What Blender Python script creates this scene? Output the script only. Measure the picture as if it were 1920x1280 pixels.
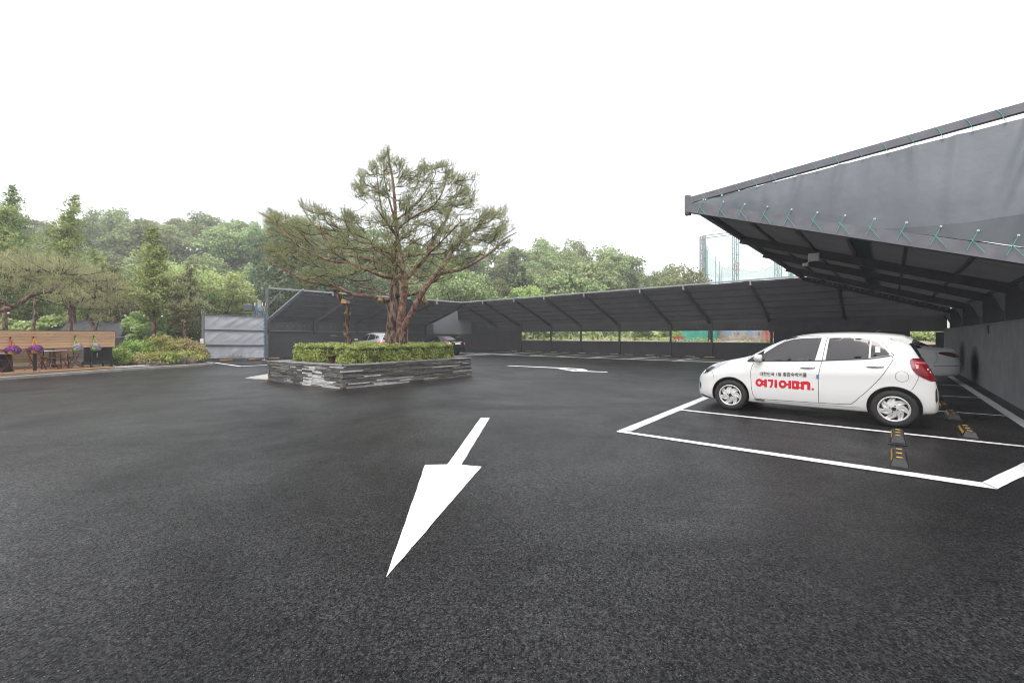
import bpy, bmesh, math, random
import numpy as np
from mathutils import Vector, Matrix, Quaternion, noise
from mathutils.bvhtree import BVHTree
from mathutils.kdtree import KDTree
from mathutils.geometry import delaunay_2d_cdt

for o in list(bpy.data.objects):
    bpy.data.objects.remove(o)
R = math.radians
SC = bpy.context.scene
COL = SC.collection
random.seed(11)
rng = np.random.default_rng(7)

# ------------------------------------------------------------------ camera
FPX, HOR, CH = 800.0, 629.0, 1.45            # focal length in px of the 1920 wide photo, horizon row, eye height
cam_d = bpy.data.cameras.new('camera')
cam = bpy.data.objects.new('camera', cam_d)
COL.objects.link(cam)
cam.location = (0, 0, CH)
cam.rotation_euler = (R(90), 0, 0)
cam_d.sensor_width = 36.0
cam_d.lens = 36.0 * FPX / 1920.0
cam_d.shift_y = -(640.0 - HOR) / 1920.0
cam_d.clip_start = 0.05
cam_d.clip_end = 1500.0
SC.camera = cam

# ------------------------------------------------------------------ sky and light (bright overcast)
world = bpy.data.worlds.new('World')
SC.world = world
world.use_nodes = True
wn = world.node_tree.nodes
wl = world.node_tree.links
wn.clear()
SUN_EL, SUN_AZ = R(58), R(200)
sky = wn.new('ShaderNodeTexSky')
sky.sky_type = 'NISHITA'
sky.sun_disc = False
sky.sun_elevation = SUN_EL
sky.sun_rotation = SUN_AZ
sky.air_density = 1.0
sky.dust_density = 4.0
bg1 = wn.new('ShaderNodeBackground'); bg1.inputs[1].default_value = 0.05
wl.new(sky.outputs[0], bg1.inputs[0])
# the cloud deck: thin uneven stratus, almost white
tc = wn.new('ShaderNodeTexCoord')
mp = wn.new('ShaderNodeMapping'); mp.inputs['Scale'].default_value = (1.0, 1.0, 3.0)
nz = wn.new('ShaderNodeTexNoise'); nz.inputs['Scale'].default_value = 1.6; nz.inputs['Detail'].default_value = 4
cr = wn.new('ShaderNodeValToRGB')
cr.color_ramp.elements[0].position = 0.22; cr.color_ramp.elements[0].color = (0.64, 0.645, 0.655, 1)
cr.color_ramp.elements[1].position = 0.62; cr.color_ramp.elements[1].color = (1.0, 1.0, 1.0, 1)
bg2 = wn.new('ShaderNodeBackground'); bg2.inputs[1].default_value = 0.97
wl.new(tc.outputs['Generated'], mp.inputs[0]); wl.new(mp.outputs[0], nz.inputs['Vector'])
wl.new(nz.outputs[0], cr.inputs[0]); wl.new(cr.outputs[0], bg2.inputs[0])
add = wn.new('ShaderNodeAddShader')
wo = wn.new('ShaderNodeOutputWorld')
wl.new(bg1.outputs[0], add.inputs[0]); wl.new(bg2.outputs[0], add.inputs[1])
wl.new(add.outputs[0], wo.inputs[0])

sun_d = bpy.data.lights.new('sun', 'SUN')
sun_d.energy = 1.2
sun_d.angle = R(30)
sun_d.color = (1.0, 0.98, 0.95)
sun = bpy.data.objects.new('sun', sun_d)
COL.objects.link(sun)
sun.rotation_euler = (R(90) - SUN_EL, 0, R(180) - SUN_AZ)
sun.location = (0, -10, 40)

SC.view_settings.view_transform = 'Standard'
SC.view_settings.look = 'None'
SC.view_settings.exposure = 0.62
SC.view_settings.gamma = 1.0
SC.view_settings.use_curve_mapping = False
SC.render.engine = 'CYCLES'
SC.cycles.use_denoising = True
SC.cycles.filter_width = 1.05
SC.cycles.denoising_prefilter = 'ACCURATE'
SC.cycles.max_bounces = 7
SC.cycles.diffuse_bounces = 3
SC.cycles.glossy_bounces = 3
SC.cycles.transmission_bounces = 4
SC.cycles.transparent_max_bounces = 12
SC.cycles.volume_bounces = 0
SC.cycles.caustics_reflective = False
SC.cycles.caustics_refractive = False

# ------------------------------------------------------------------ places
_n = math.hypot(712, 800)
U = Vector((712 / _n, 800 / _n, 0))          # along the long wall on the right, away from the eye
V = Vector((-800 / _n, 712 / _n, 0))         # across the lot, to the far left
ROT_UV = math.atan2(U.y, U.x)

def G(px, py, h=0.0):
    """Photo pixel -> the place at height h."""
    z = FPX * (CH - h) / (py - HOR)
    return Vector(((px - 960) / FPX * z, z, h))

def PZ(px, py, z):
    """Photo pixel at a known distance."""
    return Vector(((px - 960) / FPX * z, z, CH - (py - HOR) / FPX * z))

def W(u, v, z=0.0):
    p = U * u + V * v
    return Vector((p.x, p.y, z))

# ------------------------------------------------------------------ materials
MATS = {}
def nd(nt, t, **kw):
    n = nt.nodes.new(t)
    for k, v in kw.items():
        if k in n.inputs.keys():
            n.inputs[k].default_value = v
        else:
            setattr(n, k, v)
    return n

def mat(name, col, rough=0.6, metal=0.0, col2=None, scale=4.0, detail=5, bump=0.0, bscale=30.0, spec=0.5,
        stretch=None, lo=0.35, hi=0.65, trans=0.0, coat=0.0, seed=0.0, objvar=0.0, bdist=0.02, emit=None, world_co=True):
    if name in MATS:
        return MATS[name]
    m = bpy.data.materials.new(name)
    m.use_nodes = True
    nt = m.node_tree
    b = nt.nodes['Principled BSDF']
    b.inputs['Base Color'].default_value = (*col, 1)
    b.inputs['Roughness'].default_value = rough
    b.inputs['Metallic'].default_value = metal
    b.inputs['Specular IOR Level'].default_value = spec
    b.inputs['Coat Weight'].default_value = coat
    b.inputs['Coat Roughness'].default_value = 0.05
    co = None
    if col2 is not None or bump > 0:
        g = nd(nt, 'ShaderNodeNewGeometry') if world_co else nd(nt, 'ShaderNodeTexCoord')
        co = nd(nt, 'ShaderNodeMapping')
        nt.links.new(g.outputs['Position'] if world_co else g.outputs['Object'], co.inputs[0])
        co.inputs['Location'].default_value = (seed, seed * 1.3, 0)
        if stretch:
            co.inputs['Scale'].default_value = stretch
    last = None
    if col2 is not None:
        n = nd(nt, 'ShaderNodeTexNoise', Scale=scale, Detail=detail, Roughness=0.6)
        nt.links.new(co.outputs[0], n.inputs['Vector'])
        r = nd(nt, 'ShaderNodeValToRGB')
        r.color_ramp.elements[0].position = lo; r.color_ramp.elements[0].color = (*col, 1)
        r.color_ramp.elements[1].position = hi; r.color_ramp.elements[1].color = (*col2, 1)
        nt.links.new(n.outputs[0], r.inputs[0])
        last = r.outputs[0]
    if objvar > 0:
        oi = nd(nt, 'ShaderNodeObjectInfo')
        mr = nd(nt, 'ShaderNodeMapRange')
        mr.inputs['To Min'].default_value = 1 - objvar; mr.inputs['To Max'].default_value = 1 + objvar
        nt.links.new(oi.outputs['Random'], mr.inputs[0])
        hs = nd(nt, 'ShaderNodeHueSaturation')
        nt.links.new(mr.outputs[0], hs.inputs['Value'])
        if last is not None: nt.links.new(last, hs.inputs['Color'])
        else: hs.inputs['Color'].default_value = (*col, 1)
        last = hs.outputs[0]
    if last is not None:
        nt.links.new(last, b.inputs['Base Color'])
    if bump > 0:
        n2 = nd(nt, 'ShaderNodeTexNoise', Scale=bscale, Detail=4)
        nt.links.new(co.outputs[0], n2.inputs['Vector'])
        bp = nd(nt, 'ShaderNodeBump', Strength=bump, Distance=bdist)
        nt.links.new(n2.outputs[0], bp.inputs['Height'])
        nt.links.new(bp.outputs[0], b.inputs['Normal'])
    if trans > 0:
        t = nd(nt, 'ShaderNodeBsdfTranslucent')
        if last is not None: nt.links.new(last, t.inputs[0])
        else: t.inputs[0].default_value = (*col, 1)
        mx = nd(nt, 'ShaderNodeMixShader', Fac=trans)
        out = nt.nodes['Material Output']
        nt.links.new(b.outputs[0], mx.inputs[1]); nt.links.new(t.outputs[0], mx.inputs[2])
        nt.links.new(mx.outputs[0], out.inputs[0])
    MATS[name] = m
    return m

def leaf_mat(name, dark, mid, light, scale=1.2, trans=0.35, rough=0.55, objvar=0.18, huevar=0.02, clump=0.0):
    """Leaves: fine leaf-to-leaf noise mixed with slow clump noise, thin enough to let light through."""
    if name in MATS:
        return MATS[name]
    m = bpy.data.materials.new(name); m.use_nodes = True
    nt = m.node_tree; b = nt.nodes['Principled BSDF']
    g = nd(nt, 'ShaderNodeNewGeometry')
    n1 = nd(nt, 'ShaderNodeTexNoise', Scale=scale * 9, Detail=2)
    n2 = nd(nt, 'ShaderNodeTexNoise', Scale=scale, Detail=2)
    nt.links.new(g.outputs['Position'], n1.inputs['Vector']); nt.links.new(g.outputs['Position'], n2.inputs['Vector'])
    mx = nd(nt, 'ShaderNodeMix', data_type='FLOAT'); mx.inputs[0].default_value = 0.45
    nt.links.new(n1.outputs[0], mx.inputs[2]); nt.links.new(n2.outputs[0], mx.inputs[3])
    r = nd(nt, 'ShaderNodeValToRGB')
    e = r.color_ramp.elements
    e[0].position = 0.32; e[0].color = (*dark, 1)
    e[1].position = 0.68; e[1].color = (*light, 1)
    k = e.new(0.5); k.color = (*mid, 1)
    nt.links.new(mx.outputs[0], r.inputs[0])
    oi = nd(nt, 'ShaderNodeObjectInfo')
    mr = nd(nt, 'ShaderNodeMapRange'); mr.inputs['To Min'].default_value = 1 - objvar; mr.inputs['To Max'].default_value = 1 + objvar
    nt.links.new(oi.outputs['Random'], mr.inputs[0])
    mh = nd(nt, 'ShaderNodeMapRange'); mh.inputs['To Min'].default_value = 0.5 - huevar; mh.inputs['To Max'].default_value = 0.5 + huevar
    nt.links.new(oi.outputs['Random'], mh.inputs[0])
    hs = nd(nt, 'ShaderNodeHueSaturation')
    nt.links.new(mr.outputs[0], hs.inputs['Value']); nt.links.new(mh.outputs[0], hs.inputs['Hue']); nt.links.new(r.outputs[0], hs.inputs['Color'])
    nt.links.new(hs.outputs[0], b.inputs['Base Color'])
    b.inputs['Roughness'].default_value = rough
    b.inputs['Specular IOR Level'].default_value = 0.3
    t = nd(nt, 'ShaderNodeBsdfTranslucent'); nt.links.new(hs.outputs[0], t.inputs[0])
    ms = nd(nt, 'ShaderNodeMixShader', Fac=trans)
    nt.links.new(b.outputs[0], ms.inputs[1]); nt.links.new(t.outputs[0], ms.inputs[2])
    nt.links.new(ms.outputs[0], nt.nodes['Material Output'].inputs[0])
    MATS[name] = m
    return m

# ------------------------------------------------------------------ objects
def tag(o, label=None, cat=None, group=None, kind=None):
    if label: o['label'] = label
    if cat: o['category'] = cat
    if group: o['group'] = group
    if kind: o['kind'] = kind
    return o

def thing(name, label, cat, loc=(0, 0, 0), rz=0.0, group=None, kind=None):
    o = bpy.data.objects.new(name, None)
    o.empty_display_size = 0.2
    COL.objects.link(o)
    o.location = loc
    o.rotation_euler = (0, 0, rz)
    return tag(o, label, cat, group, kind)

def local_matrix(o):
    return Matrix.Translation(o.location) @ o.rotation_euler.to_matrix().to_4x4()

def adopt(o, parent, world):
    if parent is None:
        return
    o.parent = parent
    if world:
        m = local_matrix(parent)
        o.matrix_parent_inverse = world_of(parent).inverted()

def world_of(o):
    m = local_matrix(o)
    if o.parent is not None:
        m = world_of(o.parent) @ o.matrix_parent_inverse @ m
    return m

def link_mesh(name, me, material, parent=None, world=False, smooth=False):
    if material is not None:
        if isinstance(material, (list, tuple)):
            for mm in material: me.materials.append(mm)
        else:
            me.materials.append(material)
    if smooth:
        me.polygons.foreach_set('use_smooth', [True] * len(me.polygons))
    o = bpy.data.objects.new(name, me)
    COL.objects.link(o)
    adopt(o, parent, world)
    return o

class MB:
    """Collects faces; build() links them as one mesh object."""
    def __init__(s):
        s.v = []; s.f = []; s.mi = []
    def add(s, verts, faces, mi=0):
        n = len(s.v)
        s.v += [tuple(p) for p in verts]
        s.f += [tuple(i + n for i in f) for f in faces]
        s.mi += [mi] * len(faces)
        return s
    def box(s, lo, hi, M=None, mi=0):
        x0, y0, z0 = lo; x1, y1, z1 = hi
        vs = [Vector(p) for p in ((x0,y0,z0),(x1,y0,z0),(x1,y1,z0),(x0,y1,z0),(x0,y0,z1),(x1,y0,z1),(x1,y1,z1),(x0,y1,z1))]
        if M is not None: vs = [M @ p for p in vs]
        return s.add(vs, [(3,2,1,0),(4,5,6,7),(0,1,5,4),(1,2,6,5),(2,3,7,6),(3,0,4,7)], mi)
    def cbox(s, lo, hi, c=0.01, M=None, mi=0):
        """box with its twelve edges chamfered"""
        (x0,y0,z0),(x1,y1,z1) = lo, hi
        vs = []
        for k in range(3):
            for sx in (0,1):
                for sy in (0,1):
                    for sz in (0,1):
                        p = [x1 if sx else x0, y1 if sy else y0, z1 if sz else z0]
                        sg = [-1 if sx else 1, -1 if sy else 1, -1 if sz else 1]
                        for a in range(3):
                            if a != k: p[a] += sg[a] * c
                        vs.append(Vector(p))
        if M is not None: vs = [M @ p for p in vs]
        bm = bmesh.new()
        for p in vs: bm.verts.new(p)
        r = bmesh.ops.convex_hull(bm, input=bm.verts)
        bm.verts.index_update()
        V_ = [v.co.copy() for v in bm.verts]; F_ = [[v.index for v in f.verts] for f in bm.faces]
        bm.free()
        return s.add(V_, F_, mi)
    def bar(s, p, q, w, h=None, up=Vector((0, 0, 1)), mi=0, ext=0.0, off=0.0):
        p = Vector(p); q = Vector(q); h = w if h is None else h
        d = (q - p); L = d.length
        if L < 1e-6: return s
        d /= L
        sx = d.cross(up)
        if sx.length < 1e-4: sx = d.cross(Vector((1, 0, 0)))
        sx.normalize(); sz = sx.cross(d)
        p = p - d * ext; q = q + d * ext
        vs = []
        for e in (p, q):
            for a, b in ((-1, -1), (1, -1), (1, 1), (-1, 1)):
                vs.append(e + sx * (a * w / 2) + sz * (b * h / 2 + off))
        return s.add(vs, [(3,2,1,0),(4,5,6,7),(0,1,5,4),(1,2,6,5),(2,3,7,6),(3,0,4,7)], mi)
    def tube(s, pts, rad, n=8, mi=0, cap=True, jit=0.0):
        pts = [Vector(p) for p in pts]
        if not hasattr(rad, '__len__'): rad = [rad] * len(pts)
        rings = []
        prev = None
        for i, p in enumerate(pts):
            d = (pts[min(i+1, len(pts)-1)] - pts[max(i-1, 0)])
            if d.length < 1e-7: d = Vector((0, 0, 1))
            d.normalize()
            if prev is None:
                a = d.cross(Vector((0, 0, 1)))
                if a.length < 0.05: a = d.cross(Vector((1, 0, 0)))
            else:
                a = prev - d * prev.dot(d)
                if a.length < 1e-4: a = d.cross(Vector((1, 0, 0)))
            a.normalize(); prev = a
            b = d.cross(a)
            ring = []
            for k in range(n):
                t = 2 * math.pi * k / n
                r = rad[i] * (1 + (random.uniform(-jit, jit) if jit else 0))
                ring.append(p + (a * math.cos(t) + b * math.sin(t)) * r)
            rings.append(ring)
        vs = [p for r in rings for p in r]
        fs = []
        for i in range(len(pts) - 1):
            for k in range(n):
                k2 = (k + 1) % n
                fs.append((i*n+k, i*n+k2, (i+1)*n+k2, (i+1)*n+k))
        if cap:
            fs.append(tuple(range(n-1, -1, -1))); fs.append(tuple((len(pts)-1)*n + k for k in range(n)))
        return s.add(vs, fs, mi)
    def lathe(s, prof, n=24, M=None, mi=0, axis='Z'):
        """prof: (r, h) list turned about an axis."""
        vs = []
        for r, h in prof:
            for k in range(n):
                t = 2 * math.pi * k / n
                if axis == 'Z': p = Vector((r * math.cos(t), r * math.sin(t), h))
                else: p = Vector((r * math.cos(t), h, r * math.sin(t)))
                vs.append(M @ p if M is not None else p)
        fs = []
        for i in range(len(prof) - 1):
            for k in range(n):
                k2 = (k + 1) % n
                f = (i*n+k, i*n+k2, (i+1)*n+k2, (i+1)*n+k)
                fs.append(f if axis == 'Z' else f[::-1])
        return s.add(vs, fs, mi)
    def quad(s, a, b, c, d, mi=0):
        return s.add([a, b, c, d], [(0, 1, 2, 3)], mi)
    def grid(s, fn, nu, nv, mi=0):
        vs = [fn(i / nu, j / nv) for j in range(nv + 1) for i in range(nu + 1)]
        fs = [(j*(nu+1)+i, j*(nu+1)+i+1, (j+1)*(nu+1)+i+1, (j+1)*(nu+1)+i) for j in range(nv) for i in range(nu)]
        return s.add(vs, fs, mi)
    def prism(s, poly, z0, z1, mi=0):
        n = len(poly)
        vs = [Vector((p[0], p[1], z0)) for p in poly] + [Vector((p[0], p[1], z1)) for p in poly]
        fs = [tuple(range(n-1, -1, -1)), tuple(range(n, 2*n))] + [(i, (i+1) % n, n + (i+1) % n, n + i) for i in range(n)]
        return s.add(vs, fs, mi)
    def mesh(s, name):
        me = bpy.data.meshes.new(name)
        me.from_pydata([tuple(p) for p in s.v], [], s.f)
        if any(s.mi): me.polygons.foreach_set('material_index', s.mi)
        me.update()
        return me
    def build(s, name, material, parent=None, world=False, smooth=False, autosmooth=False):
        me = s.mesh(name)
        if autosmooth:
            me.polygons.foreach_set('use_smooth', [True] * len(me.polygons))
            try: me.set_sharp_from_angle(angle=R(35))
            except Exception: pass
        return link_mesh(name, me, material, parent, world, smooth)

def np_mesh(name, verts, k):
    """verts (N*k, 3): N separate k-gons."""
    n = len(verts) // k
    me = bpy.data.meshes.new(name)
    me.vertices.add(n * k)
    me.vertices.foreach_set('co', np.asarray(verts, dtype=np.float32).ravel())
    me.loops.add(n * k)
    me.loops.foreach_set('vertex_index', np.arange(n * k, dtype=np.int32))
    me.polygons.add(n)
    me.polygons.foreach_set('loop_start', np.arange(0, n * k, k, dtype=np.int32))
    me.polygons.foreach_set('loop_total', np.full(n, k, dtype=np.int32))
    me.update(calc_edges=True)
    return me

def copy_tree(o, parent=None):
    c = o.copy()
    COL.objects.link(c)
    if parent is not None: c.parent = parent
    for ch in [x for x in KIDS.get(o.name, [])]:
        copy_tree(ch, c)
    return c
KIDS = {}
def index_kids():
    KIDS.clear()
    for o in bpy.data.objects:
        if o.parent is not None:
            KIDS.setdefault(o.parent.name, []).append(o)
def clone(o, loc, rz, label=None, scale=None):
    c = copy_tree(o)
    c.location = loc; c.rotation_euler = (0, 0, rz)
    if scale is not None: c.scale = scale if hasattr(scale, '__len__') else (scale,)*3
    if label: c['label'] = label
    return c

def catmull(pts, per=6):
    pts = [Vector(p) for p in pts]
    P = [pts[0] * 2 - pts[1]] + pts + [pts[-1] * 2 - pts[-2]]
    out = []
    for i in range(1, len(P) - 2):
        for k in range(per):
            t = k / per
            a, b, c, d = P[i-1], P[i], P[i+1], P[i+2]
            out.append(0.5 * ((2*b) + (c - a)*t + (2*a - 5*b + 4*c - d)*t*t + (-a + 3*b - 3*c + d)*t**3))
    out.append(pts[-1])
    return out

def pip(p, poly):
    x, y = p; c = False; n = len(poly)
    for i in range(n):
        x1, y1 = poly[i][:2]; x2, y2 = poly[(i+1) % n][:2]
        if (y1 > y) != (y2 > y) and x < (x2-x1)*(y-y1)/(y2-y1)+x1: c = not c
    return c

def flat_shape(polys, holes=(), step=None):
    """Union of 2D polygons minus holes -> (verts2d, faces), with interior points every step."""
    vs = []; es = []
    for pl in list(polys) + list(holes):
        n0 = len(vs)
        pts = [Vector(q[:2]) for q in pl]
        if step:
            dn = []
            for i, a in enumerate(pts):
                b = pts[(i+1) % len(pts)]
                k = max(1, int((b - a).length / step))
                dn += [a + (b - a) * (j / k) for j in range(k)]
            pts = dn
        vs += pts
        es += [(n0 + i, n0 + (i+1) % len(pts)) for i in range(len(pts))]
    if step:
        xs = [p.x for p in vs]; ys = [p.y for p in vs]
        x = min(xs) + step / 2
        while x < max(xs):
            y = min(ys) + step / 2
            while y < max(ys):
                q = (x, y)
                if any(pip(q, pl) for pl in polys) and min((p.x-x)**2 + (p.y-y)**2 for p in vs[:len(vs)]) > (step*0.45)**2:
                    vs.append(Vector(q))
                y += step
            x += step
    ov, oe, of, *_ = delaunay_2d_cdt(vs, es, [], 0, 1e-5)
    fs = []
    for f in of:
        c = (sum(ov[i].x for i in f) / len(f), sum(ov[i].y for i in f) / len(f))
        if any(pip(c, pl) for pl in polys) and not any(pip(c, hh) for hh in holes):
            fs.append(tuple(f))
    return ov, fs
# ------------------------------------------------------------------ ground and asphalt
def asphalt_material():
    m = bpy.data.materials.new('asphalt'); m.use_nodes = True
    nt = m.node_tree; b = nt.nodes['Principled BSDF']
    g = nd(nt, 'ShaderNodeNewGeometry')
    P = g.outputs['Position']
    def noise_(sc, det=4, rough=0.6, dist=0.0, stretch=None):
        n = nd(nt, 'ShaderNodeTexNoise', Scale=sc, Detail=det, Roughness=rough, Distortion=dist)
        if stretch:
            mp_ = nd(nt, 'ShaderNodeMapping'); mp_.inputs['Scale'].default_value = stretch
            mp_.inputs['Rotation'].default_value = (0, 0, R(-40))
            nt.links.new(P, mp_.inputs[0]); nt.links.new(mp_.outputs[0], n.inputs['Vector'])
        else:
            nt.links.new(P, n.inputs['Vector'])
        return n
    def ramp(src, p0, c0, p1, c1):
        r = nd(nt, 'ShaderNodeValToRGB'); e = r.color_ramp.elements
        e[0].position = p0; e[0].color = (*c0, 1) if hasattr(c0, '__len__') else (c0, c0, c0, 1)
        e[1].position = p1; e[1].color = (*c1, 1) if hasattr(c1, '__len__') else (c1, c1, c1, 1)
        nt.links.new(src, r.inputs[0]); return r
    def mult(a, b_, fac=1.0):
        x = nd(nt, 'ShaderNodeMix', data_type='RGBA', blend_type='MULTIPLY'); x.inputs[0].default_value = fac
        nt.links.new(a, x.inputs[6]); nt.links.new(b_, x.inputs[7]); return x.outputs[2]
    def addc(a, b_, fac=1.0):
        x = nd(nt, 'ShaderNodeMix', data_type='RGBA', blend_type='ADD'); x.inputs[0].default_value = fac
        nt.links.new(a, x.inputs[6]); nt.links.new(b_, x.inputs[7]); return x.outputs[2]
    # stones in the binder
    v1 = nd(nt, 'ShaderNodeTexVoronoi', Scale=120.0); nt.links.new(P, v1.inputs['Vector'])
    v2 = nd(nt, 'ShaderNodeTexVoronoi', Scale=78.0); nt.links.new(P, v2.inputs['Vector'])
    base = ramp(v1.outputs['Color'], 0.2, (0.0015, 0.0015, 0.002), 0.95, (0.030, 0.029, 0.030))
    base2 = ramp(v2.outputs['Color'], 0.2, 0.25, 0.8, 1.9)
    big = ramp(noise_(0.35, 5, 0.65, 0.6).outputs[0], 0.32, 0.50, 0.68, 1.5)
    mid = ramp(noise_(2.2, 4, 0.7).outputs[0], 0.3, 0.82, 0.7, 1.15)
    track = ramp(noise_(0.5, 3, 0.6, 0.2, (0.25, 2.2, 1)).outputs[0], 0.35, 0.80, 0.65, 1.12)
    c = mult(base.outputs[0], base2.outputs[0]); c = mult(c, big.outputs[0]); c = mult(c, mid.outputs[0]); c = mult(c, track.outputs[0])
    # pale stones and pinkish grit
    sp = noise_(95, 2, 0.5)
    s1 = ramp(sp.outputs[0], 0.60, (0, 0, 0), 0.76, (0.085, 0.075, 0.074))
    c = addc(c, s1.outputs[0])
    s2 = ramp(noise_(70, 1, 0.5).outputs[0], 0.73, (0, 0, 0), 0.79, (0.22, 0.15, 0.12))
    c = addc(c, s2.outputs[0])
    nt.links.new(c, b.inputs['Base Color'])
    rr = ramp(noise_(0.45, 5, 0.7, 0.4).outputs[0], 0.3, 0.30, 0.7, 0.52)
    nt.links.new(rr.outputs[0], b.inputs['Roughness'])
    b.inputs['Specular IOR Level'].default_value = 0.10
    b.inputs['Coat Weight'].default_value = 0.85; b.inputs['Coat Roughness'].default_value = 0.36; b.inputs['Coat IOR'].default_value = 1.38   # damp film
    cw = ramp(noise_(0.28, 5, 0.65, 0.8).outputs[0], 0.36, 0.18, 0.62, 1.0); gr = ramp(v2.outputs['Color'], 0.15, 0.25, 0.8, 1.0)
    gr2 = ramp(noise_(48, 3, 0.7).outputs[0], 0.38, 0.40, 0.58, 1.0)
    cm = nd(nt, 'ShaderNodeMath', operation='MULTIPLY'); nt.links.new(gr.outputs[0], cm.inputs[0]); nt.links.new(gr2.outputs[0], cm.inputs[1])
    cm2 = nd(nt, 'ShaderNodeMath', operation='MULTIPLY'); nt.links.new(cm.outputs[0], cm2.inputs[0]); nt.links.new(cw.outputs[0], cm2.inputs[1]); nt.links.new(cm2.outputs[0], b.inputs['Coat Weight'])
    # relief: stones, plus slow roller waves
    h1 = nd(nt, 'ShaderNodeMath', operation='MULTIPLY'); h1.inputs[1].default_value = -0.0032
    nt.links.new(v1.outputs['Distance'], h1.inputs[0])
    n8 = noise_(120, 3, 0.6)
    h2 = nd(nt, 'ShaderNodeMath', operation='MULTIPLY_ADD'); h2.inputs[1].default_value = 0.0014
    hv = nd(nt, 'ShaderNodeMath', operation='MULTIPLY_ADD'); hv.inputs[1].default_value = -0.0034
    nt.links.new(v2.outputs['Distance'], hv.inputs[0]); nt.links.new(h1.outputs[0], hv.inputs[2])
    nt.links.new(n8.outputs[0], h2.inputs[0]); nt.links.new(hv.outputs[0], h2.inputs[2])
    nb = noise_(1.1, 3, 0.5)
    h3 = nd(nt, 'ShaderNodeMath', operation='MULTIPLY_ADD'); h3.inputs[1].default_value = 0.010
    nt.links.new(nb.outputs[0], h3.inputs[0]); nt.links.new(h2.outputs[0], h3.inputs[2])
    bp = nd(nt, 'ShaderNodeBump', Strength=0.75, Distance=1.0)
    nt.links.new(h3.outputs[0], bp.inputs['Height']); nt.links.new(bp.outputs[0], b.inputs['Normal'])
    return m
ASPH = asphalt_material()
SOIL = mat('soil', (0.075, 0.055, 0.035), 0.95, col2=(0.10, 0.12, 0.05), scale=0.6, bump=0.5, bscale=12, bdist=0.05)
mb = MB(); mb.box((-700, -60, -0.6), (700, 900, -0.03)); tag(mb.build('ground', SOIL), kind='structure')

K0, K1, K2 = G(0, 712.5), G(217, 696.5), G(383, 685.5)
KERB = catmull([Vector((-26, -14, 0)), Vector((-20.5, 0, 0)), Vector((-18.3, 7, 0)), K0, K1, Vector((-15.35, 19.2, 0)), K2, Vector((-14.9, 21.3, 0)), Vector((-15.25, 21.9, 0)), Vector((-16.2, 22.4, 0)), Vector((-17.6, 23.6, 0))], 5)
poly = [(p.x, p.y) for p in KERB] + [(-19.5, 27), (-16.2, 27.8), (-5.5, 46), (32, 13), (45, -14)]
vs2, fs2 = flat_shape([poly])
mb = MB(); mb.add([(p.x, p.y, 0) for p in vs2], fs2); tag(mb.build('asphalt_lot', ASPH), kind='structure')

CONC = mat('kerb_concrete', (0.33, 0.31, 0.28), 0.9, col2=(0.20, 0.19, 0.17), scale=3, bump=0.4, bscale=60, bdist=0.01)
mb = MB()
kp = KERB[:-1]
for i in range(len(kp) - 1):
    a, b = kp[i], kp[i+1]
    d = (b - a).normalized(); n = Vector((-d.y, d.x, 0))
    d2 = ((kp[i+2] - b).normalized() if i + 2 < len(kp) else d); n2 = Vector((-d2.y, d2.x, 0))
    mb.add([a + Vector((0,0,-.05)), b + Vector((0,0,-.05)), b + Vector((0,0,.085)) + n2*.012, a + Vector((0,0,.085)) + n*.012,
            b + n2*.15 + Vector((0,0,.10)), a + n*.15 + Vector((0,0,.10)), b + n2*.15 + Vector((0,0,-.05)), a + n*.15 + Vector((0,0,-.05))],
           [(0,1,2,3),(3,2,4,5),(5,4,6,7)])
tag(mb.build('kerb', CONC), kind='structure')
bed = [(p.x - .12, p.y) for p in KERB] + [(-19, 24.6), (-27, 30), (-60, 26), (-60, -14)]
vs2, fs2 = flat_shape([bed], step=None)
BEDM = mat('planting_bed_soil', (0.05, 0.035, 0.022), 0.95, col2=(0.11, 0.08, 0.05), scale=2.5, bump=0.6, bscale=18, bdist=0.03)
mb = MB(); mb.add([(p.x, p.y, 0.06) for p in vs2], fs2); tag(mb.build('planting_bed', BEDM), kind='structure')

# ------------------------------------------------------------------ painted markings
def paint_material():
    m = mat('road_paint', (0.80, 0.80, 0.79), 0.55, col2=(0.62, 0.62, 0.61), scale=1.6, lo=0.35, hi=0.9, bump=0.25, bscale=90, bdist=0.004)
    # pin holes and wear where the stones show through
    nt = m.node_tree; b = nt.nodes['Principled BSDF']
    g = nd(nt, 'ShaderNodeNewGeometry')
    n = nd(nt, 'ShaderNodeTexNoise', Scale=55.0, Detail=3); nt.links.new(g.outputs['Position'], n.inputs['Vector'])
    n2 = nd(nt, 'ShaderNodeTexNoise', Scale=1.3, Detail=3); nt.links.new(g.outputs['Position'], n2.inputs['Vector'])
    a = nd(nt, 'ShaderNodeMath', operation='MULTIPLY_ADD'); a.inputs[1].default_value = 0.35
    nt.links.new(n2.outputs[0], a.inputs[0]); nt.links.new(n.outputs[0], a.inputs[2])
    r = nd(nt, 'ShaderNodeValToRGB'); r.color_ramp.elements[0].position = 0.84; r.color_ramp.elements[0].color = (0, 0, 0, 1)
    r.color_ramp.elements[1].position = 0.92; r.color_ramp.elements[1].color = (1, 1, 1, 1)
    nt.links.new(a.outputs[0], r.inputs[0])
    old = b.inputs['Base Color'].links[0].from_socket
    x = nd(nt, 'ShaderNodeMix', data_type='RGBA'); nt.links.new(r.outputs[0], x.inputs[0])
    nt.links.new(old, x.inputs[6]); x.inputs[7].default_value = (0.08, 0.08, 0.08, 1)
    nt.links.new(x.outputs[2], b.inputs['Base Color'])
    return m
PAINT = paint_material()
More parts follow.
